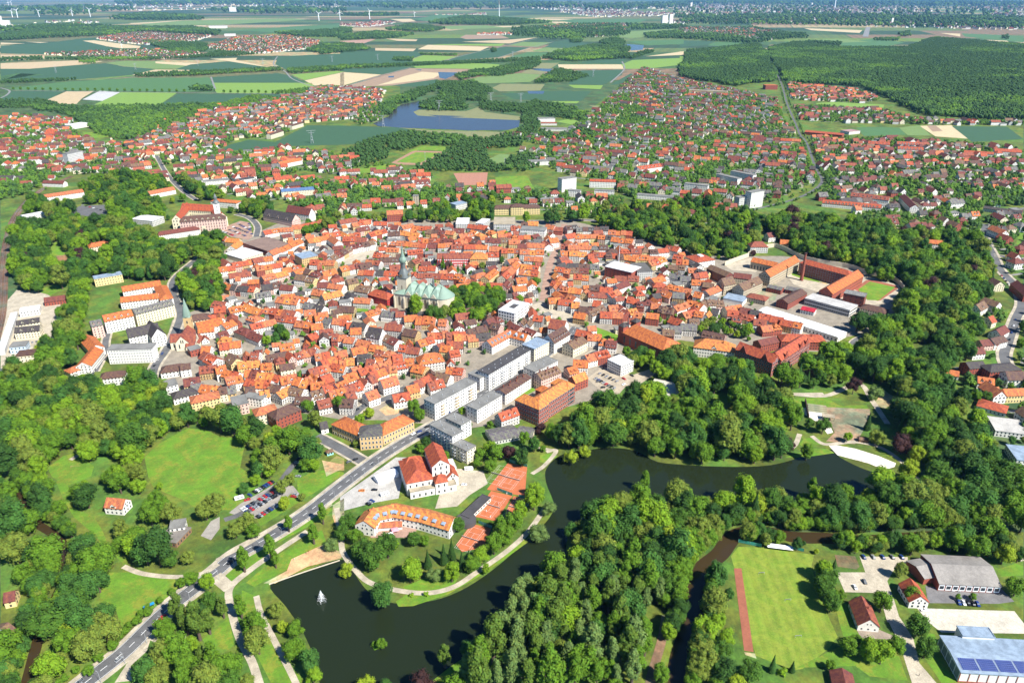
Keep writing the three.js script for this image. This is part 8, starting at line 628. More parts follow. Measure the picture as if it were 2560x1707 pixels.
// gardens and yards of the old town
scatter(W([[560, 780], [700, 700], [900, 600], [1300, 560], [1650, 640], [1900, 760], [1880, 830], [1560, 800], [1300, 880], [1000, 960], [700, 1000], [520, 960]]), 10, (x, z) => sub.push({ x, z, k: Math.floor(rt() * 5), S: rr(.35, .7, rt), A: rt() * 6 }), .5, 7);
treeStuff('suburb_trees', 'garden trees filling the suburbs between the houses', lowGeo, sub);
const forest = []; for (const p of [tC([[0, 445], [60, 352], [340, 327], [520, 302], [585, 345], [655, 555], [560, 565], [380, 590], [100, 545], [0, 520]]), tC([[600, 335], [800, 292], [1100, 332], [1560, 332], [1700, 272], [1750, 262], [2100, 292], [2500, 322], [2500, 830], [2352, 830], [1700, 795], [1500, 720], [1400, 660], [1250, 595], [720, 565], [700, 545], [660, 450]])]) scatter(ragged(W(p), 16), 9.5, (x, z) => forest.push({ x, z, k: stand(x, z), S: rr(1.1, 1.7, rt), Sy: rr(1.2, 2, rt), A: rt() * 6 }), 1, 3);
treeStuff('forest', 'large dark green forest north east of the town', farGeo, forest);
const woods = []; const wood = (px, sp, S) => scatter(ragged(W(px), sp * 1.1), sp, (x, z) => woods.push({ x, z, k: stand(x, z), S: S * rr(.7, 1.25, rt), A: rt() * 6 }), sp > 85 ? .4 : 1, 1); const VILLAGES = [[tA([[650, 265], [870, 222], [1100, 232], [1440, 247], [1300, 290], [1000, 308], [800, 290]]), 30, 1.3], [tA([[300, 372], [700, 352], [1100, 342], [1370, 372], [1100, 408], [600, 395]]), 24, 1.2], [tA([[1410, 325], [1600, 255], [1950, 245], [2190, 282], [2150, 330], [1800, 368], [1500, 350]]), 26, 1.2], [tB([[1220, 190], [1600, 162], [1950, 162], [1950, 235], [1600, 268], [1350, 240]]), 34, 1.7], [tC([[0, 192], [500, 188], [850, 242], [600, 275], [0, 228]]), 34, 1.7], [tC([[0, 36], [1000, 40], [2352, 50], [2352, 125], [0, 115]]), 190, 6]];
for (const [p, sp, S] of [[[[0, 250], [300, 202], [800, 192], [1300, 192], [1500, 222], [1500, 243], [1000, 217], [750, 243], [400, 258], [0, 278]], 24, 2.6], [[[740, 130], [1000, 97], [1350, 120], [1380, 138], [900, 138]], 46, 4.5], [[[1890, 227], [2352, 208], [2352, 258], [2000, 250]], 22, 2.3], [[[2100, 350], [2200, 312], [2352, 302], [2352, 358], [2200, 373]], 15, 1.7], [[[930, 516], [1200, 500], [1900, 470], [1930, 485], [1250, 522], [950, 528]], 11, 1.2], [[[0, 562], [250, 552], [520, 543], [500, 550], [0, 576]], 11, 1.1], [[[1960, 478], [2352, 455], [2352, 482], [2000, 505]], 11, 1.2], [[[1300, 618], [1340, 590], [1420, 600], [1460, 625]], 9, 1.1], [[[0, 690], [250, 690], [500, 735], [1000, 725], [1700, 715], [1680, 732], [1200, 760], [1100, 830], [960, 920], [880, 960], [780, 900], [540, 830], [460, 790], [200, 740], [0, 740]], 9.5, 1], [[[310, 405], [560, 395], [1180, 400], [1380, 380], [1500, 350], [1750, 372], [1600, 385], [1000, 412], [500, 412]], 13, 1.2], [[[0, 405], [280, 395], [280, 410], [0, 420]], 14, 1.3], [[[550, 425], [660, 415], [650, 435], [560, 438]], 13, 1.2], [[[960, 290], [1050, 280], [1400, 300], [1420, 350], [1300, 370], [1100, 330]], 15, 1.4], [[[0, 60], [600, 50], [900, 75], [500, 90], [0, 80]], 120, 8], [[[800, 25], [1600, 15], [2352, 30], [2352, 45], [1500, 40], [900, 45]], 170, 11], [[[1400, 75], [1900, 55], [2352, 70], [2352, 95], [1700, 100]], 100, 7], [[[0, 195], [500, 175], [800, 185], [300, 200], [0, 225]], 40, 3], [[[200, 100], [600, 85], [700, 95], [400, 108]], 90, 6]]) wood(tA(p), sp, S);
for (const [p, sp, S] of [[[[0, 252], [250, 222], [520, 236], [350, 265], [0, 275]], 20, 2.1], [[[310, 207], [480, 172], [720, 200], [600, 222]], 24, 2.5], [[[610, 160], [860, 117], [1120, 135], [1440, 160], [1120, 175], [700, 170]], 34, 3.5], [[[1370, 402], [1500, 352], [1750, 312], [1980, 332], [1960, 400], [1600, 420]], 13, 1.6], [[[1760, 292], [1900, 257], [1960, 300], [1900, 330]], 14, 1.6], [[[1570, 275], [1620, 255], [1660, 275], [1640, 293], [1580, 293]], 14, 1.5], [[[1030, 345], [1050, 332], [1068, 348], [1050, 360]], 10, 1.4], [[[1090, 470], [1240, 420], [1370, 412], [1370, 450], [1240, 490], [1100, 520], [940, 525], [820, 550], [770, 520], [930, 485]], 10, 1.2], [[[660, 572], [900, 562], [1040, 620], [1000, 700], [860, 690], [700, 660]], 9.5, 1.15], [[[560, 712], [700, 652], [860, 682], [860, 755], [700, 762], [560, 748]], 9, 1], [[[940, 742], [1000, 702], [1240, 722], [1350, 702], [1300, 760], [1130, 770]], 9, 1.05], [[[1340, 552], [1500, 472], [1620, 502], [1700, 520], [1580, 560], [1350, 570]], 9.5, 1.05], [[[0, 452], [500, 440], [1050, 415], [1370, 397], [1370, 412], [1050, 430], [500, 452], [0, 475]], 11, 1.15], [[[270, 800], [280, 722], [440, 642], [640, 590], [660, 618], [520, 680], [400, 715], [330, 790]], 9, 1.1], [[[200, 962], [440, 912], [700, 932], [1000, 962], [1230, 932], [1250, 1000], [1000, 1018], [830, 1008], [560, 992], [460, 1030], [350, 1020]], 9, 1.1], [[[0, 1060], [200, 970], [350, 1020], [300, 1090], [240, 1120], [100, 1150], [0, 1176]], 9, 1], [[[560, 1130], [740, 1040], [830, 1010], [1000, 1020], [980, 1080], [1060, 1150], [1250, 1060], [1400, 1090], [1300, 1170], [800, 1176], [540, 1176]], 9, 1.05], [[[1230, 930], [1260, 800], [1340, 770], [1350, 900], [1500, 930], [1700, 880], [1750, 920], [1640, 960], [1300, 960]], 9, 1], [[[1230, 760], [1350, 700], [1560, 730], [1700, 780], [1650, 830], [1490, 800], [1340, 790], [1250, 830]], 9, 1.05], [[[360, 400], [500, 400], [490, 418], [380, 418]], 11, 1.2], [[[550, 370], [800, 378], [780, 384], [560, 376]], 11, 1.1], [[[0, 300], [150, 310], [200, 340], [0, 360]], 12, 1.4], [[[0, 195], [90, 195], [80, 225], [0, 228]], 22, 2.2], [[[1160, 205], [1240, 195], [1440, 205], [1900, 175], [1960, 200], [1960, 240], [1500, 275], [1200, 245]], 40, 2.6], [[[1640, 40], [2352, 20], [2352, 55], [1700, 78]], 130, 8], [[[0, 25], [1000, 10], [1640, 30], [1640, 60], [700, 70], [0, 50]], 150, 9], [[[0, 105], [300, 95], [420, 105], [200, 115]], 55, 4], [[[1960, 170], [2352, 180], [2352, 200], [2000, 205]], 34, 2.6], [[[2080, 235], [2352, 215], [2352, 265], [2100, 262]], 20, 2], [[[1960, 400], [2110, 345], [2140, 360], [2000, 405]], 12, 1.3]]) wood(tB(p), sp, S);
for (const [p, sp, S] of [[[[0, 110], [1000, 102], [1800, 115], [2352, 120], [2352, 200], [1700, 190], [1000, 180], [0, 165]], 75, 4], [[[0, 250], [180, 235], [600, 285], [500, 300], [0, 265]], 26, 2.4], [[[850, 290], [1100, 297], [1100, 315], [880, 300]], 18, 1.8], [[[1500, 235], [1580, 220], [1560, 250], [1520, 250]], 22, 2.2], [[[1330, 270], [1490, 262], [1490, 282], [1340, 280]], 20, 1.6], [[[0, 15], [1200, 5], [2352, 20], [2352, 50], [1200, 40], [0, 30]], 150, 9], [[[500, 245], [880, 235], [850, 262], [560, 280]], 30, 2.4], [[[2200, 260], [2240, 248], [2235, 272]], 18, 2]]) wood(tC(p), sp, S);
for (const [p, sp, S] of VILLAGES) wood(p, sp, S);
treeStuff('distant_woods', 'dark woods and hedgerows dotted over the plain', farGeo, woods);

// ---------------------------------------------------------------- cars, courts, small things
const carBody = (() => { const s = new THREE.Shape(); s.moveTo(-2.1, .35); s.lineTo(2.1, .35); s.lineTo(2.15, .75); s.lineTo(1.2, .95); s.lineTo(-2.05, 1); s.lineTo(-2.15, .7); const g = new THREE.ExtrudeGeometry(s, { depth: 1.6, bevelEnabled: true, bevelThickness: .08, bevelSize: .06, bevelSegments: 1 }).translate(0, 0, -.8); const r = new THREE.Shape(); r.moveTo(-1.35, 1.43); r.lineTo(.35, 1.43); r.lineTo(.2, 1.5); r.lineTo(-1.2, 1.5); return mergeGeometries([g.toNonIndexed(), new THREE.ExtrudeGeometry(r, { depth: 1.24, bevelEnabled: false }).translate(0, 0, -.62).toNonIndexed()]); })();
const carGlass = (() => { const s = new THREE.Shape(); s.moveTo(-1.95, .98); s.lineTo(1.05, .95); s.lineTo(.35, 1.44); s.lineTo(-1.35, 1.44); return new THREE.ExtrudeGeometry(s, { depth: 1.4, bevelEnabled: false }).translate(0, 0, -.7); })();
const wheelG = new THREE.CylinderGeometry(.31, .31, .2, 10).rotateX(Math.PI / 2);
const CARC = { black: [.012, .012, .014], silver: [.5, .51, .52], white: [.8, .8, .8], red: [.45, .02, .025], blue: [.02, .05, .2], grey: [.14, .145, .15], yellow: [.75, .55, .03], green: [.03, .13, .07], orange: [.7, .22, .03] };
const paintM = k => mat('paint_' + k, CARC[k], null, .3, { metalness: k === 'silver' ? .5 : .1 });
const rc = rng(31), mixed = ['black', 'black', 'black', 'grey', 'grey', 'silver', 'silver', 'white', 'blue', 'blue', 'red'];
function car(x, z, a, c, where, S = 1) { const t = thing('car', `${c} car ${where}`, 'car', x, z, a, 'parked and driving cars', .15); t.scale.setScalar(S); part(t, 'body', carBody, paintM(c)); part(t, 'glazing', carGlass, M.pane); for (const [i, j] of [[1.3, .78], [1.3, -.78], [-1.3, .78], [-1.3, -.78]]) part(t, 'wheel', wheelG, M.darkmetal).position.set(i, .31, j); return t; }
function carRow(x1, y1, x2, y2, n, where, o = {}) { const p = G(x1, y1), q = G(x2, y2), a = Math.atan2(-(q[1] - p[1]), q[0] - p[0]) + (o.along ? 0 : Math.PI / 2) + (o.skew ?? 0); for (let i = 0; i < n; i++) { if (rc() < (o.gap ?? .08)) continue; const t = n > 1 ? i / (n - 1) : 0; car(p[0] + (q[0] - p[0]) * t, p[1] + (q[1] - p[1]) * t, a + (rc() < .5 ? Math.PI : 0), o.c ?? pick(mixed, rc), where); } }
carRow(624, 1239, 680, 1206, 10, 'parked in the rear row of the meadow car park'); carRow(606, 1276, 680, 1233, 13, 'parked in the middle row of the meadow car park'); carRow(616, 1282, 692, 1238, 13, 'parked in the second middle row of the meadow car park'); carRow(645, 1294, 688, 1267, 8, 'parked in the roadside row of the meadow car park');
carRow(618, 1251, 618, 1251, 1, 'parked alone beside a white van in the meadow car park', { c: 'red', along: true, gap: 0, skew: .5 }); carRow(748, 1150, 742, 1158, 2, 'parked by the meadow lane'); carRow(755, 1178, 745, 1192, 3, 'parked under trees on the meadow lane'); carRow(733, 1243, 738, 1238, 2, 'parked at the meadow car park entrance');
carRow(1490, 948, 1535, 972, 8, 'parked in the upper row of the gravel car park', { gap: .1 }); carRow(1500, 935, 1560, 962, 8, 'parked in the middle row of the gravel car park', { gap: .2 }); carRow(1496, 955, 1520, 985, 3, 'parked on the near side of the gravel car park', { gap: .1 }); carRow(1508, 922, 1560, 925, 4, 'parked at the white office'); carRow(1560, 948, 1580, 940, 2, 'parked at the far end of the gravel car park');
for (const [a, b, n] of [[[552, 578], [590, 592], 11], [[560, 570], [612, 590], 12], [[578, 566], [618, 582], 9], [[595, 560], [622, 575], 7], [[622, 560], [630, 590], 8]]) carRow(a[0], a[1], b[0], b[1], n, 'parked on the castle square', { gap: .15 });
carRow(2160, 1394, 2255, 1394, 5, 'parked along the hedge of the paved yard'); carRow(2138, 1470, 2138, 1470, 1, 'parked alone on the paved yard bays', { c: 'white', gap: 0 }); carRow(2162, 1456, 2162, 1456, 1, 'parked by the hedge of the paved yard bays', { c: 'grey', gap: 0 }); carRow(2380, 1473, 2395, 1474, 2, 'parked in front of the brick factory hall', { gap: 0 }); carRow(2398, 1508, 2445, 1512, 5, 'parked at the garden of the factory yard', { gap: 0 }); carRow(2312, 1527, 2312, 1527, 1, 'parked on the white concrete yard', { c: 'white', along: true, gap: 0 });
carRow(904, 1228, 904, 1228, 1, 'on the theatre plaza', { c: 'orange', along: true, gap: 0 }); carRow(936, 1226, 936, 1226, 1, 'beside an orange car on the theatre plaza', { c: 'black', along: true, gap: 0 }); carRow(920, 1262, 930, 1254, 3, 'parked by the hotel end wall', { gap: 0 }); carRow(1160, 1213, 1160, 1213, 1, 'standing in the theatre yard', { c: 'white', gap: 0, along: true }); carRow(1048, 1080, 1048, 1080, 1, 'driving past the court building', { c: 'blue', along: true, gap: 0, skew: .5 }); carRow(1120, 1033, 1120, 1033, 1, 'driving on the main road past the white corner block', { c: 'blue', along: true, gap: 0, skew: .5 }); carRow(1068, 1068, 1068, 1068, 1, 'driving on the main road by the court lawn', { c: 'black', along: true, gap: 0, skew: .5 }); carRow(872, 1156, 888, 1150, 2, 'waiting at the plaza junction', { along: true, gap: 0 }); carRow(1240, 1012, 1285, 990, 7, 'parked along the red brick school', { gap: .1 }); carRow(1225, 1035, 1245, 1020, 4, 'parked beside the white block with pale roof'); carRow(875, 1035, 910, 1015, 3, 'parked in the lane by the court garden', { along: true }); carRow(1266, 962, 1340, 915, 7, 'parked along the long white block', { along: true, gap: .3 }); carRow(255, 880, 232, 935, 7, 'parked along the station school', { along: true, gap: .1 }); carRow(70, 860, 110, 850, 5, 'parked at the station', {}); carRow(5, 925, 14, 950, 6, 'parked along the station fence'); carRow(405, 885, 385, 915, 3, 'driving on the ring road', { along: true, gap: 0 }); carRow(2505, 690, 2535, 725, 6, 'parked along the road out of town', { along: true }); carRow(2540, 800, 2525, 850, 4, 'driving on the road out of town', { along: true }); carRow(170, 505, 270, 530, 12, 'parked by the castle park hall', { gap: .3 });
for (const [i, s, c, w] of [[6, -2.4, 'grey', 'driving past the avenue meadow'], [14, 2.4, 'silver', 'driving past the sandy beach lawn'], [27, 2.4, 'red', 'driving past the meadow car park'], [33, -2.4, 'white', 'driving past the kiosk lawn'], [45, 2.4, 'black', 'driving towards the plaza junction'], [62, -2.4, 'silver', 'driving past the six storey block'], [84, 2.4, 'grey', 'driving between the white blocks'], [98, -2.4, 'white', 'driving past the shop arcade']]) { const p = mainRoad[i], q = mainRoad[i + 1], l = offsetLine(mainRoad, s)[i]; if (p && q) car(l[0], l[1], Math.atan2(-(q[1] - p[1]), q[0] - p[0]) + (s > 0 ? 0 : Math.PI), c, w); }
{ const p = G(2526, 645), t = thing('truck', 'yellow lorry on the road out of town', 'truck', p[0], p[1], -.15, null, .15); part(t, 'cargo_box', new THREE.BoxGeometry(9, 2.8, 2.5).translate(-1.5, 2.3, 0), paintM('yellow')); part(t, 'cab', new THREE.BoxGeometry(2.2, 2.6, 2.4).translate(4.4, 1.8, 0), paintM('yellow')); for (const x of [-5, -3.6, 3.8]) for (const s of [-1, 1]) part(t, 'wheel', wheelG, M.darkmetal).position.set(x, .45, s); }
for (const [x, y, a, l] of [[1172, 1175, .1, 'white bus parked in the theatre yard'], [598, 1248, .5, 'white camper van beside the meadow car park'], [962, 1238, .5, 'silver bus standing on the theatre plaza']]) { const p = G(x, y), t = thing('van', l, 'van', p[0], p[1], a, null, .12); part(t, 'body', (() => { const s = new THREE.Shape(); s.moveTo(-3.2, .4); s.lineTo(3.2, .4); s.lineTo(3.3, 1.5); s.lineTo(2.7, 2.6); s.lineTo(-3.2, 2.6); return new THREE.ExtrudeGeometry(s, { depth: 2, bevelEnabled: true, bevelThickness: .08, bevelSize: .08, bevelSegments: 1 }).translate(0, 0, -1); })(), paintM('white')); part(t, 'glazing', new MB().box(-2.8, 2.6, 1.6, 2.2, -1.12, 1.12).geo(), M.pane); for (const [i, j] of [[2, .95], [2, -.95], [-2, .95], [-2, -.95]]) part(t, 'wheel', wheelG, M.darkmetal).position.set(i, .4, j); }
{ const p = G(373, 1521), t = thing('shelter', 'blue roofed bus shelter beside the avenue', 'shelter', p[0], p[1], .75); part(t, 'roof', new MB().box(-3, 3, 2.5, 2.7, -1, 1, true).geo(), mat('shelter_blue', [.02, .25, .55], null, .5)); for (const [i, j] of [[-2.8, -.8], [2.8, -.8], [-2.8, .8], [2.8, .8]]) part(t, 'post', new THREE.CylinderGeometry(.06, .06, 2.5, 6).translate(0, 1.25, 0), M.metalgrey).position.set(i, 0, j); }
{ const p = G(824, 1135), t = thing('kiosk', 'turquoise kiosk with brown roof at the gravel yard', 'kiosk', p[0], p[1], .5); block(t, 0, 0, 0, { L: 5, D: 4, h: 2.8, rh: 1.2, type: 'hip', wallMat: mat('turquoise', [.3, .62, .55], null, .8), roof: 'tan', win: { sp: 2, storey: 2.8 } }); }

// tennis courts with lines, nets, screens
const courts = [['tennis_court', [[1270, 1157], [1318, 1168], [1312, 1241], [1217, 1224]], [[1252, 1198], .5], 0], ['tennis_court', [[1228, 1227], [1281, 1240], [1240, 1303], [1184, 1291]], 0], ['tennis_court', [[1284, 1240], [1317, 1248], [1303, 1290], [1263, 1283]], 0], ['tennis_court', [[1179, 1309], [1228, 1321], [1213, 1368], [1155, 1380], [1140, 1362]], 0]];
for (const [n, px] of courts) pxSheet(n, px, M.clay, .16, 2);
const cDir = (() => { const a = G(1235.6, 1240), b = G(1198, 1287); const l = Math.hypot(b[0] - a[0], b[1] - a[1]); return [(b[0] - a[0]) / l, (b[1] - a[1]) / l]; })();
for (const [x, y] of [[1247, 1188], [1281, 1198], [1230, 1266], [1291, 1272], [1175, 1348]]) {
  const [X, Z] = G(x, y), a = Math.atan2(-cDir[1], cDir[0]), m = new MB(), ln = (x0, x1, z0, z1) => m.quad([x0, 0, z1], [x1, 0, z1], [x1, 0, z0], [x0, 0, z0]), w = .045, hx = 11.885, hz = 5.485, sz = 4.115, sx = 6.4;
  for (const s of [-1, 1]) { ln(-hx, hx, s * hz - w, s * hz + w); ln(-hx, hx, s * sz - w, s * sz + w); ln(s * hx - w, s * hx + w, -hz, hz); ln(s * sx - w, s * sx + w, -sz, sz); } ln(-sx, sx, -w, w);
  const o = struct('court_lines', m.geo(), M.paint); o.position.set(X, .18, Z); o.rotation.y = a;
  const t = thing('tennis_net', `tennis net across the clay court near ${near(X, Z)}`, 'net', X, Z, a, 'tennis nets on the clay courts', .16); part(t, 'mesh_band', new MB().box(-.03, .03, .1, 1, -6, 6).geo(), mat('net_dark', [.12, .1, .09], null, .9)); part(t, 'tape', new MB().box(-.05, .05, 1, 1.08, -6, 6).geo(), M.paint); for (const s of [-1, 1]) part(t, 'post', new THREE.CylinderGeometry(.06, .06, 1.1, 6).translate(0, .55, 0), M.metalgrey).position.z = s * 6.1;
}
for (const [x1, y1, x2, y2, l] of [[1243, 1226, 1281, 1240, 'green wind screen between the upper tennis courts'], [1297, 1243, 1319, 1250, 'green wind screen at the willow side of the courts'], [1197, 1309, 1230, 1322, 'green wind screen behind the hedge of the lower court'], [1274, 1155, 1288, 1160, 'green wind screen at the top tennis court'], [1304, 1163, 1318, 1168, 'green wind screen under the dark tree at the top court'], [1846, 1356, 1904, 1368, 'green ball net at the football pitch end'], [1981, 1372, 2010, 1380, 'green ball net by the white stand of the pitch']]) { const a = G(x1, y1), b = G(x2, y2), L = Math.hypot(b[0] - a[0], b[1] - a[1]), t = thing('wind_screen', l, 'screen', a[0], a[1], Math.atan2(-(b[1] - a[1]), b[0] - a[0]), 'green screens', .1); part(t, 'cloth', new MB().box(0, L, .2, 2.6, -.03, .03).geo(), M.plasticgreen); for (let i = 0; i <= Math.round(L / 4); i++) part(t, 'post', new THREE.CylinderGeometry(.05, .05, 2.8, 6).translate(0, 1.4, 0), M.metalgrey).position.set(i * L / Math.round(L / 4), 0, .08); }
{ const a = G(1187, 1303), b = G(1240, 1314), L = Math.hypot(b[0] - a[0], b[1] - a[1]), t = thing('hedge', 'clipped hedge between the middle and lower tennis courts', 'hedge', (a[0] + b[0]) / 2, (a[1] + b[1]) / 2, Math.atan2(-(b[1] - a[1]), b[0] - a[0])); const f = rng(8), pos = [], c = []; for (let i = 0; i < 1600; i++) { const x = (f() - .5) * L, s = f(), y = s < .6 ? 2.2 : f() * 2.2, z = s < .6 ? (f() - .5) * 2.6 : (f() < .5 ? -1.3 : 1.3), r = .35; for (let k = 0; k < 3; k++) { pos.push(x + (f() - .5) * r * 2, y + (f() - .5) * r * 2, z + (f() - .5) * r * 2); const q = .8 + f() * .4; c.push(.14 * q, .23 * q, .025 * q); } } const core = new THREE.BoxGeometry(L, 2.1, 2.4).translate(0, 1.05, 0).toNonIndexed().attributes.position; for (let i = 0; i < core.count; i++) { pos.push(core.getX(i), core.getY(i), core.getZ(i)); c.push(.12, .2, .025); } const g = new THREE.BufferGeometry(); g.setAttribute('position', new THREE.Float32BufferAttribute(pos, 3)); g.setAttribute('color', new THREE.Float32BufferAttribute(c, 3)); g.computeVertexNormals(); part(t, 'foliage', g, leafMat); }
{ const a = G(1918, 1370), b = G(1982, 1378), L = Math.hypot(b[0] - a[0], b[1] - a[1]), t = thing('white_stand', 'white roofed shelter stand at the end of the football pitch', 'stand', (a[0] + b[0]) / 2, (a[1] + b[1]) / 2, Math.atan2(-(b[1] - a[1]), b[0] - a[0])); part(t, 'roof', new MB().quad([-L / 2, 2.2, 1.6], [L / 2, 2.2, 1.6], [L / 2, 2.9, -1.6], [-L / 2, 2.9, -1.6]).box(-L / 2, L / 2, 2, 2.18, -1.6, 1.6, true).geo(), M.whitepaint); part(t, 'back_wall', new MB().box(-L / 2, L / 2, 0, 2.1, -1.6, -1.5).geo(), M.whitepaint); }
for (const [x, y, l] of [[1904, 1436, 'goal frame at the far end of the football pitch'], [1970, 1503, 'goal frame standing in the middle of the football pitch'], [1996, 1594, 'goal frame at the near end of the football pitch']]) { const p = G(x, y), t = thing('goal', l, 'goal', p[0], p[1], .1, 'goals on the football pitch', .1); t.scale.setScalar(.72); part(t, 'frame', mergeGeometries([new THREE.BoxGeometry(.14, 2.4, .14).translate(-2.5, 1.2, 0), new THREE.BoxGeometry(.14, 2.4, .14).translate(2.5, 1.2, 0), new THREE.BoxGeometry(5.1, .14, .14).translate(0, 2.4, 0), new THREE.BoxGeometry(5.1, .1, .1).translate(0, .1, -1.6)].map(g => g.toNonIndexed())), M.metalgrey); part(t, 'net', new MB().quad([-2.5, .1, -1.6], [2.5, .1, -1.6], [2.5, 2.35, -.1], [-2.5, 2.35, -.1]).geo(), mat('goal_net', [.25, .3, .22], null, .9)); }

// lake: fountain, hut island
{ const p = G(804, 1503), t = thing('fountain', 'white fountain jet rising from the lake', 'fountain', p[0], p[1], 0, null, .06); const f = rng(55), m = new MB(); for (let i = 0; i < 1500; i++) { const a = f() * 6.28, k = f(), up = f(), r = k * 3.4 * (1 - up * .72), y = up * 8.5 * (1 - k * .35), s = .035 + f() * .07; const x = Math.cos(a) * r, z = Math.sin(a) * r; const o = () => (f() - .5) * s * 4; m.tri([x + o(), y + o(), z + o()], [x + o(), y + o(), z + o()], [x + o(), y + o() + s * 2, z + o()]); } part(t, 'spray', m.geo(), new THREE.MeshStandardMaterial({ name: 'spray', color: col(.96, .97, .98), roughness: .6, side: THREE.DoubleSide })); part(t, 'jet', new THREE.CylinderGeometry(.04, .12, 7.6, 8).translate(0, 3.8, 0), new THREE.MeshStandardMaterial({ name: 'jet_water', color: col(.85, .9, .93), roughness: .4 })); part(t, 'nozzle', new THREE.CylinderGeometry(.4, .6, .3, 10), M.metalgrey); }
{ const p = G(942, 1618), pts = []; for (let i = 0; i < 14; i++) { const a = i / 14 * 6.283; pts.push([p[0] + Math.cos(a) * 3.3 * (1 + .22 * Math.sin(i * 5)), p[1] - 1 + Math.sin(a) * 3 * (1 + .2 * Math.cos(i * 3))]); } struct('island', (() => { const g = sheet(pts, .35); return g; })(), M.lawnB); const h = G(939, 1612), t = thing('duck_hut', 'tiny white duck hut with red roof on the lake islet', 'hut', h[0], h[1], .4, null, .35); block(t, 0, 0, 0, { L: 2, D: 1.6, h: 1.1, rh: .8, wall: 'white', roof: 'red', ov: .2, win: false }); }
struct('lake_edge', ribbon(smooth(W([[672, 1461], [760, 1430], [849, 1401]]), 4), .8, .3, .3), M.stone);

// open air stage, bridges
{ const p = G(2045, 1030), t = thing('open_air_stage', 'sunken open air stage with dark side wall and canopy', 'stage', p[0], p[1], -.25); part(t, 'side_wall', new MB().box(-9.4, -8.6, 0, 3.5, -16, 14).geo(), M.timber); part(t, 'canopy', new MB().box(2, 12, 3.4, 3.8, 8, 14, true).geo(), M.flattan); for (const [x, z] of [[2.5, 8.5], [11.5, 8.5], [2.5, 13.5], [11.5, 13.5]]) part(t, 'post', new MB().box(x - .15, x + .15, 0, 3.4, z - .15, z + .15).geo(), M.timber); for (let i = 0; i < 4; i++) part(t, 'seating_step', new MB().box(-7.5, 8, .1 + i * .35, .45 + i * .35, -2 - i * 3, .9 - i * 3).geo(), mats.dry_earth); }
{ const p = G(2158, 1103), t = thing('snack_hut', 'small wooden snack hut beside the white beach', 'hut', p[0], p[1], -.2); block(t, 0, 0, 0, { L: 7, D: 4, h: 2.6, rh: 1.2, wall: 'wood', roof: 'tan', win: false }); }
for (const [x1, y1, x2, y2, l] of [[2255, 908, 2365, 930, 'stone footbridge below the millpond'], [2490, 1350, 2560, 1400, 'concrete bridge over the river by the factory']]) { const a = G(x1, y1, 1.5), b = G(x2, y2, 1.5), L = Math.hypot(b[0] - a[0], b[1] - a[1]), t = thing('bridge', l, 'bridge', (a[0] + b[0]) / 2, (a[1] + b[1]) / 2, Math.atan2(-(b[1] - a[1]), b[0] - a[0]), 'bridges over the river'); part(t, 'deck', new MB().box(-L / 2, L / 2, .9, 1.5, -2.2, 2.2, true).geo(), M.pale); for (const s of [-1, 1]) part(t, 'parapet', new MB().box(-L / 2, L / 2, 1.5, 2.4, s * 2.2 - .2, s * 2.2 + .2).geo(), M.pale); }

// lamp posts along the main road and goal-side masts
{ const l = offsetLine(mainRoad, 7.6), post = new THREE.CylinderGeometry(.07, .12, 8, 6).translate(0, 4, 0), arm = new THREE.BoxGeometry(1.6, .1, .12).translate(.7, 8, 0), head = new THREE.BoxGeometry(.7, .12, .3).translate(1.5, 7.95, 0); for (let i = 4; i < l.length - 20; i += 5) { const p = l[i], q = l[i + 1], t = thing('street_lamp', 'grey street lamp with single arm beside the main road', 'lamp', p[0], p[1], Math.atan2(-(q[1] - p[1]), q[0] - p[0]) + Math.PI / 2, 'street lamps along the main road'); part(t, 'post', post, M.metalgrey); part(t, 'arm', arm, M.metalgrey); part(t, 'lamp_head', head, M.metalgrey); } }
for (const [x, y, h, l] of [[1545, 655, 40, 'slim white mast on the department store']]) { const p = G(x, 690, 0), t = thing('mast', l, 'mast', p[0], p[1], 0); part(t, 'pole', new THREE.CylinderGeometry(.25, .4, h, 8).translate(0, h / 2, 0), M.whitepaint); part(t, 'foot', new THREE.CylinderGeometry(.8, .9, 1, 8).translate(0, .5, 0), M.metalgrey); }

// people: tiny standing and sitting figures, one continuous body each
const personGeo = (() => { const rad = [[.05, 0], [.16, .02], [.15, .3], [.18, .8], [.2, 1], [.17, 1.15], [.23, 1.42], [.1, 1.5], [.07, 1.54], [.11, 1.6], [.12, 1.7], [.08, 1.79], [0, 1.8]], g = new THREE.LatheGeometry(rad.map(p => new THREE.Vector2(...p)), 8).scale(1, 1, .62); const arm = s => new THREE.CylinderGeometry(.045, .06, .68, 6).rotateZ(s * .12).translate(s * .27, 1.1, 0); return mergeGeometries([g.toNonIndexed(), arm(1).toNonIndexed(), arm(-1).toNonIndexed()]); })();
for (const [x, y, c, l] of [[1246, 1262, 'white', 'person in white playing on the middle clay court'], [1216, 1280, 'white', 'person in white serving on the middle clay court'], [1226, 1294, 'white', 'person in white at the baseline of the middle clay court'], [1267, 1236, 'white', 'person in white by the green wind screen'], [772, 1380, 'red', 'person in red resting on the sandy beach'], [736, 1400, 'white', 'person in white standing on the sandy beach'], [765, 1384, 'black', 'person in dark clothes on the sandy beach'], [2148, 1152, 'black', 'person in dark clothes at the white beach edge'], [2155, 1154, 'grey', 'person in grey at the white beach edge'], [858, 1287, 'black', 'person in dark clothes on the sandy roadside'], [851, 1276, 'black', 'person walking across the sandy roadside'], [2298, 1690, 'black', 'person walking along the farm lane']]) { const p = G(x, y), t = thing('person', l, 'person', p[0], p[1], R() * 6, null, .15); part(t, 'body', personGeo, paintM(c)); }

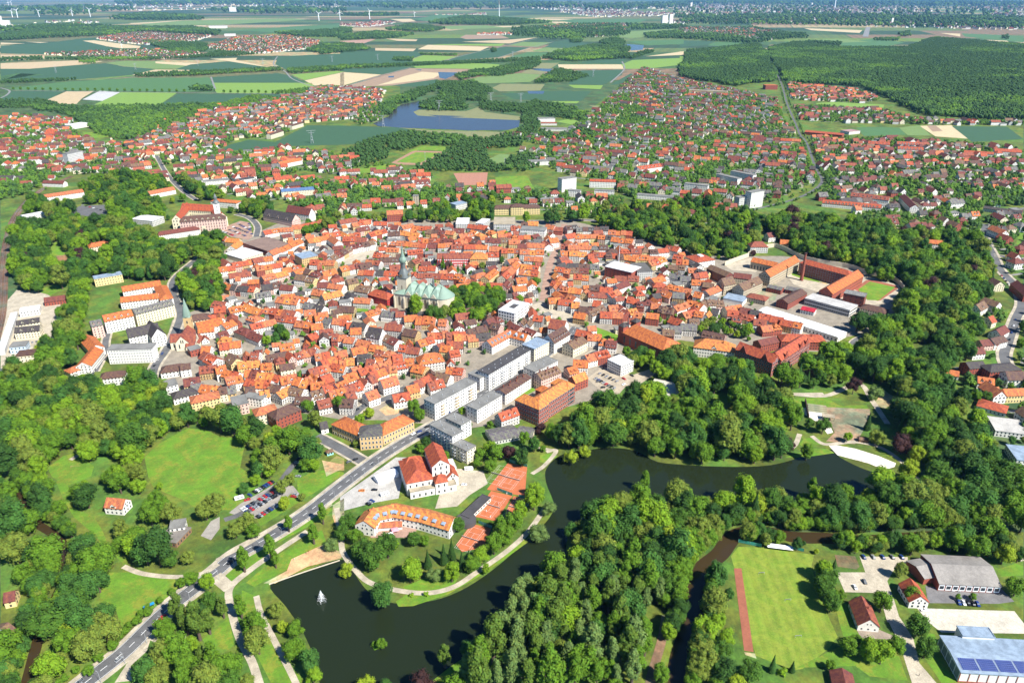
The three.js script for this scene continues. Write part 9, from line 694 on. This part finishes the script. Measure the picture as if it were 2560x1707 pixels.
// ---------------------------------------------------------------- far landmarks on the plain
const turb = (() => { const tw = new THREE.CylinderGeometry(1.4, 2.6, 1, 10).translate(0, .5, 0), bs = new THREE.Shape(); bs.moveTo(-1.2, 0); bs.lineTo(1.6, 4); bs.lineTo(.6, 34); bs.lineTo(-.2, 34); bs.lineTo(-1.2, 4); return [tw, new THREE.ExtrudeGeometry(bs, { depth: .7, bevelEnabled: false })]; })();
for (const [x, y, top, l] of [[30, 43, 24, 'first of a near pair of wind turbines'], [43, 44, 22, 'second of a near pair of wind turbines'], [97, 42, 24, 'lone wind turbine between two groups'], [180, 40, 22, 'wind turbine next to the crossed rotors'], [225, 42, 20, 'wind turbine with crossed rotors'], [21, 16, 4, 'faint far wind turbine'], [28, 16, 3, 'second faint far wind turbine'], [797, 52, 30, 'wind turbine at the pale field'], [850, 50, 27, 'wind turbine beside the village'], [924, 48, 24, 'wind turbine on the open slope'], [1036, 42, 29, 'small wind turbine far on the slope'], [304, 121, 108, 'white mast turbine above the village roofs']]) {
  const p = G(x, y), d = Math.hypot(p[1], EYE), H = (y - top) * (-p[1]) / FOCAL * .72, t = thing('wind_turbine', `white ${l}`, 'wind turbine', p[0], p[1], .3 + R() * .6, 'wind turbines on the plain'), s = H / 66; const tw = part(t, 'tower', turb[0], M.whitepaint); tw.scale.set(s * 1.5, H, s * 1.5); part(t, 'nacelle', new THREE.BoxGeometry(3 * s, 3 * s, 8 * s).translate(0, H, 0), M.whitepaint); const a0 = R() * 2; for (let k = 0; k < 3; k++) { const b = part(t, 'blade', turb[1], M.whitepaint); b.position.set(0, H, 4.4 * s); b.rotation.z = a0 + k * 2.0944; b.scale.set(s * 1.5, s * .95, s); }
}
for (const [x, y, top, w, l] of [[1248, 41, 6, 7, 'tall red and white transmitter mast on the plain'], [2087, 22, -14, 16, 'tall slim power station chimney in the far city']]) { const p = G(x, y), H = (y - top) * (-p[1]) / FOCAL, t = thing('transmitter', l, 'mast', p[0], p[1], 0); part(t, 'shaft', new THREE.CylinderGeometry(w * .5, w, H * .7, 10).translate(0, H * .35, 0), M.whitepaint); part(t, 'top_section', new THREE.CylinderGeometry(w * .3, w * .5, H * .3, 10).translate(0, H * .85, 0), mat('mast_red', [.5, .25, .22], null, .7)); }
for (const [x, y, top, w, l, c] of [[1661, 58, 42, 12, 'first of two white tower blocks far off on the plain'], [1677, 59, 40, 8, 'second slimmer white tower block far off on the plain'], [3, 68, 45, 8, 'white silo tower of a far factory'], [17, 70, 54, 14, 'lower white silo block of a far factory'], [1728, 20, 9, 4, 'slim white tower of the far city'], [2030, 17, 9, 3, 'slim white tower in the far industrial area'], [2230, 62, 48, 4, 'white tower at a far works'], [582, 29, 20, 14, 'white block alone on the far plain'], [575, 90, 85, 22, 'white block row at the far village'], [545, 70, 65, 36, 'long cream block beyond the village wood']]) { const p = G(x, y), k = -p[1] / FOCAL * 1.05, H = (y - top) * k, t = thing('far_tower', `${l}`, 'tower block', p[0], p[1], .2, 'white towers on the plain'); part(t, 'wall', boxWalls(w * k, w * k * .6, H), wallMat('white')); part(t, 'roof', flatRoof(w * k, w * k * .6, H), M.flatgrey); }
// power pylons
const pyl = (() => { const g = [], leg = (x, z) => { const c = new THREE.CylinderGeometry(.25, .35, 30, 4); c.translate(0, 15, 0); const m = new THREE.Matrix4().makeShear(-x / 34, 0, 0, -z / 34, 0, 0); const p = c.attributes.position; for (let i = 0; i < p.count; i++) { const y = p.getY(i); p.setX(i, p.getX(i) + x * (1 - y / 34)); p.setZ(i, p.getZ(i) + z * (1 - y / 34)); } return c; }; for (const x of [-3, 3]) for (const z of [-3, 3]) g.push(leg(x, z)); for (const y of [8, 15, 21, 26]) { const w = 6 * (1 - y / 34); g.push(new THREE.BoxGeometry(w, .25, w).translate(0, y, 0)); } return g; })();
for (const [x, y] of [[958, 317], [1302, 257], [1098, 277], [1227, 255], [1483, 192], [1282, 142], [944, 150], [139, 182], [494, 165], [657, 162], [338, 175], [830, 155], [780, 358]]) { const p = G(x, y), t = thing('power_pylon', `steel lattice power pylon near ${near(...p)}`, 'pylon', p[0], p[1], .4, 'power pylons across the fields'); for (const g of pyl.slice(0, 4)) part(t, 'leg', g, M.metalgrey); for (const g of pyl.slice(4)) part(t, 'brace', g, M.metalgrey); for (const [h, w] of [[30, 22], [25, 15]]) part(t, 'cross_arm', new THREE.BoxGeometry(w, .5, .6).translate(0, h, 0), M.metalgrey); }
for (const [x, y] of [[1262, 420], [1063, 405]]) { const p = G(x, y), t = thing('floodlight', 'tall floodlight mast at the stadium', 'lamp', p[0], p[1], 0, 'floodlight masts at the stadium'); part(t, 'pole', new THREE.CylinderGeometry(.2, .3, 20, 8).translate(0, 10, 0), M.metalgrey); part(t, 'lamp_bank', new THREE.BoxGeometry(2.4, 1, .4).translate(0, 20, 0), M.metalgrey); }

scene.traverse(o => { delete o._f; });
renderer.render(scene, camera);
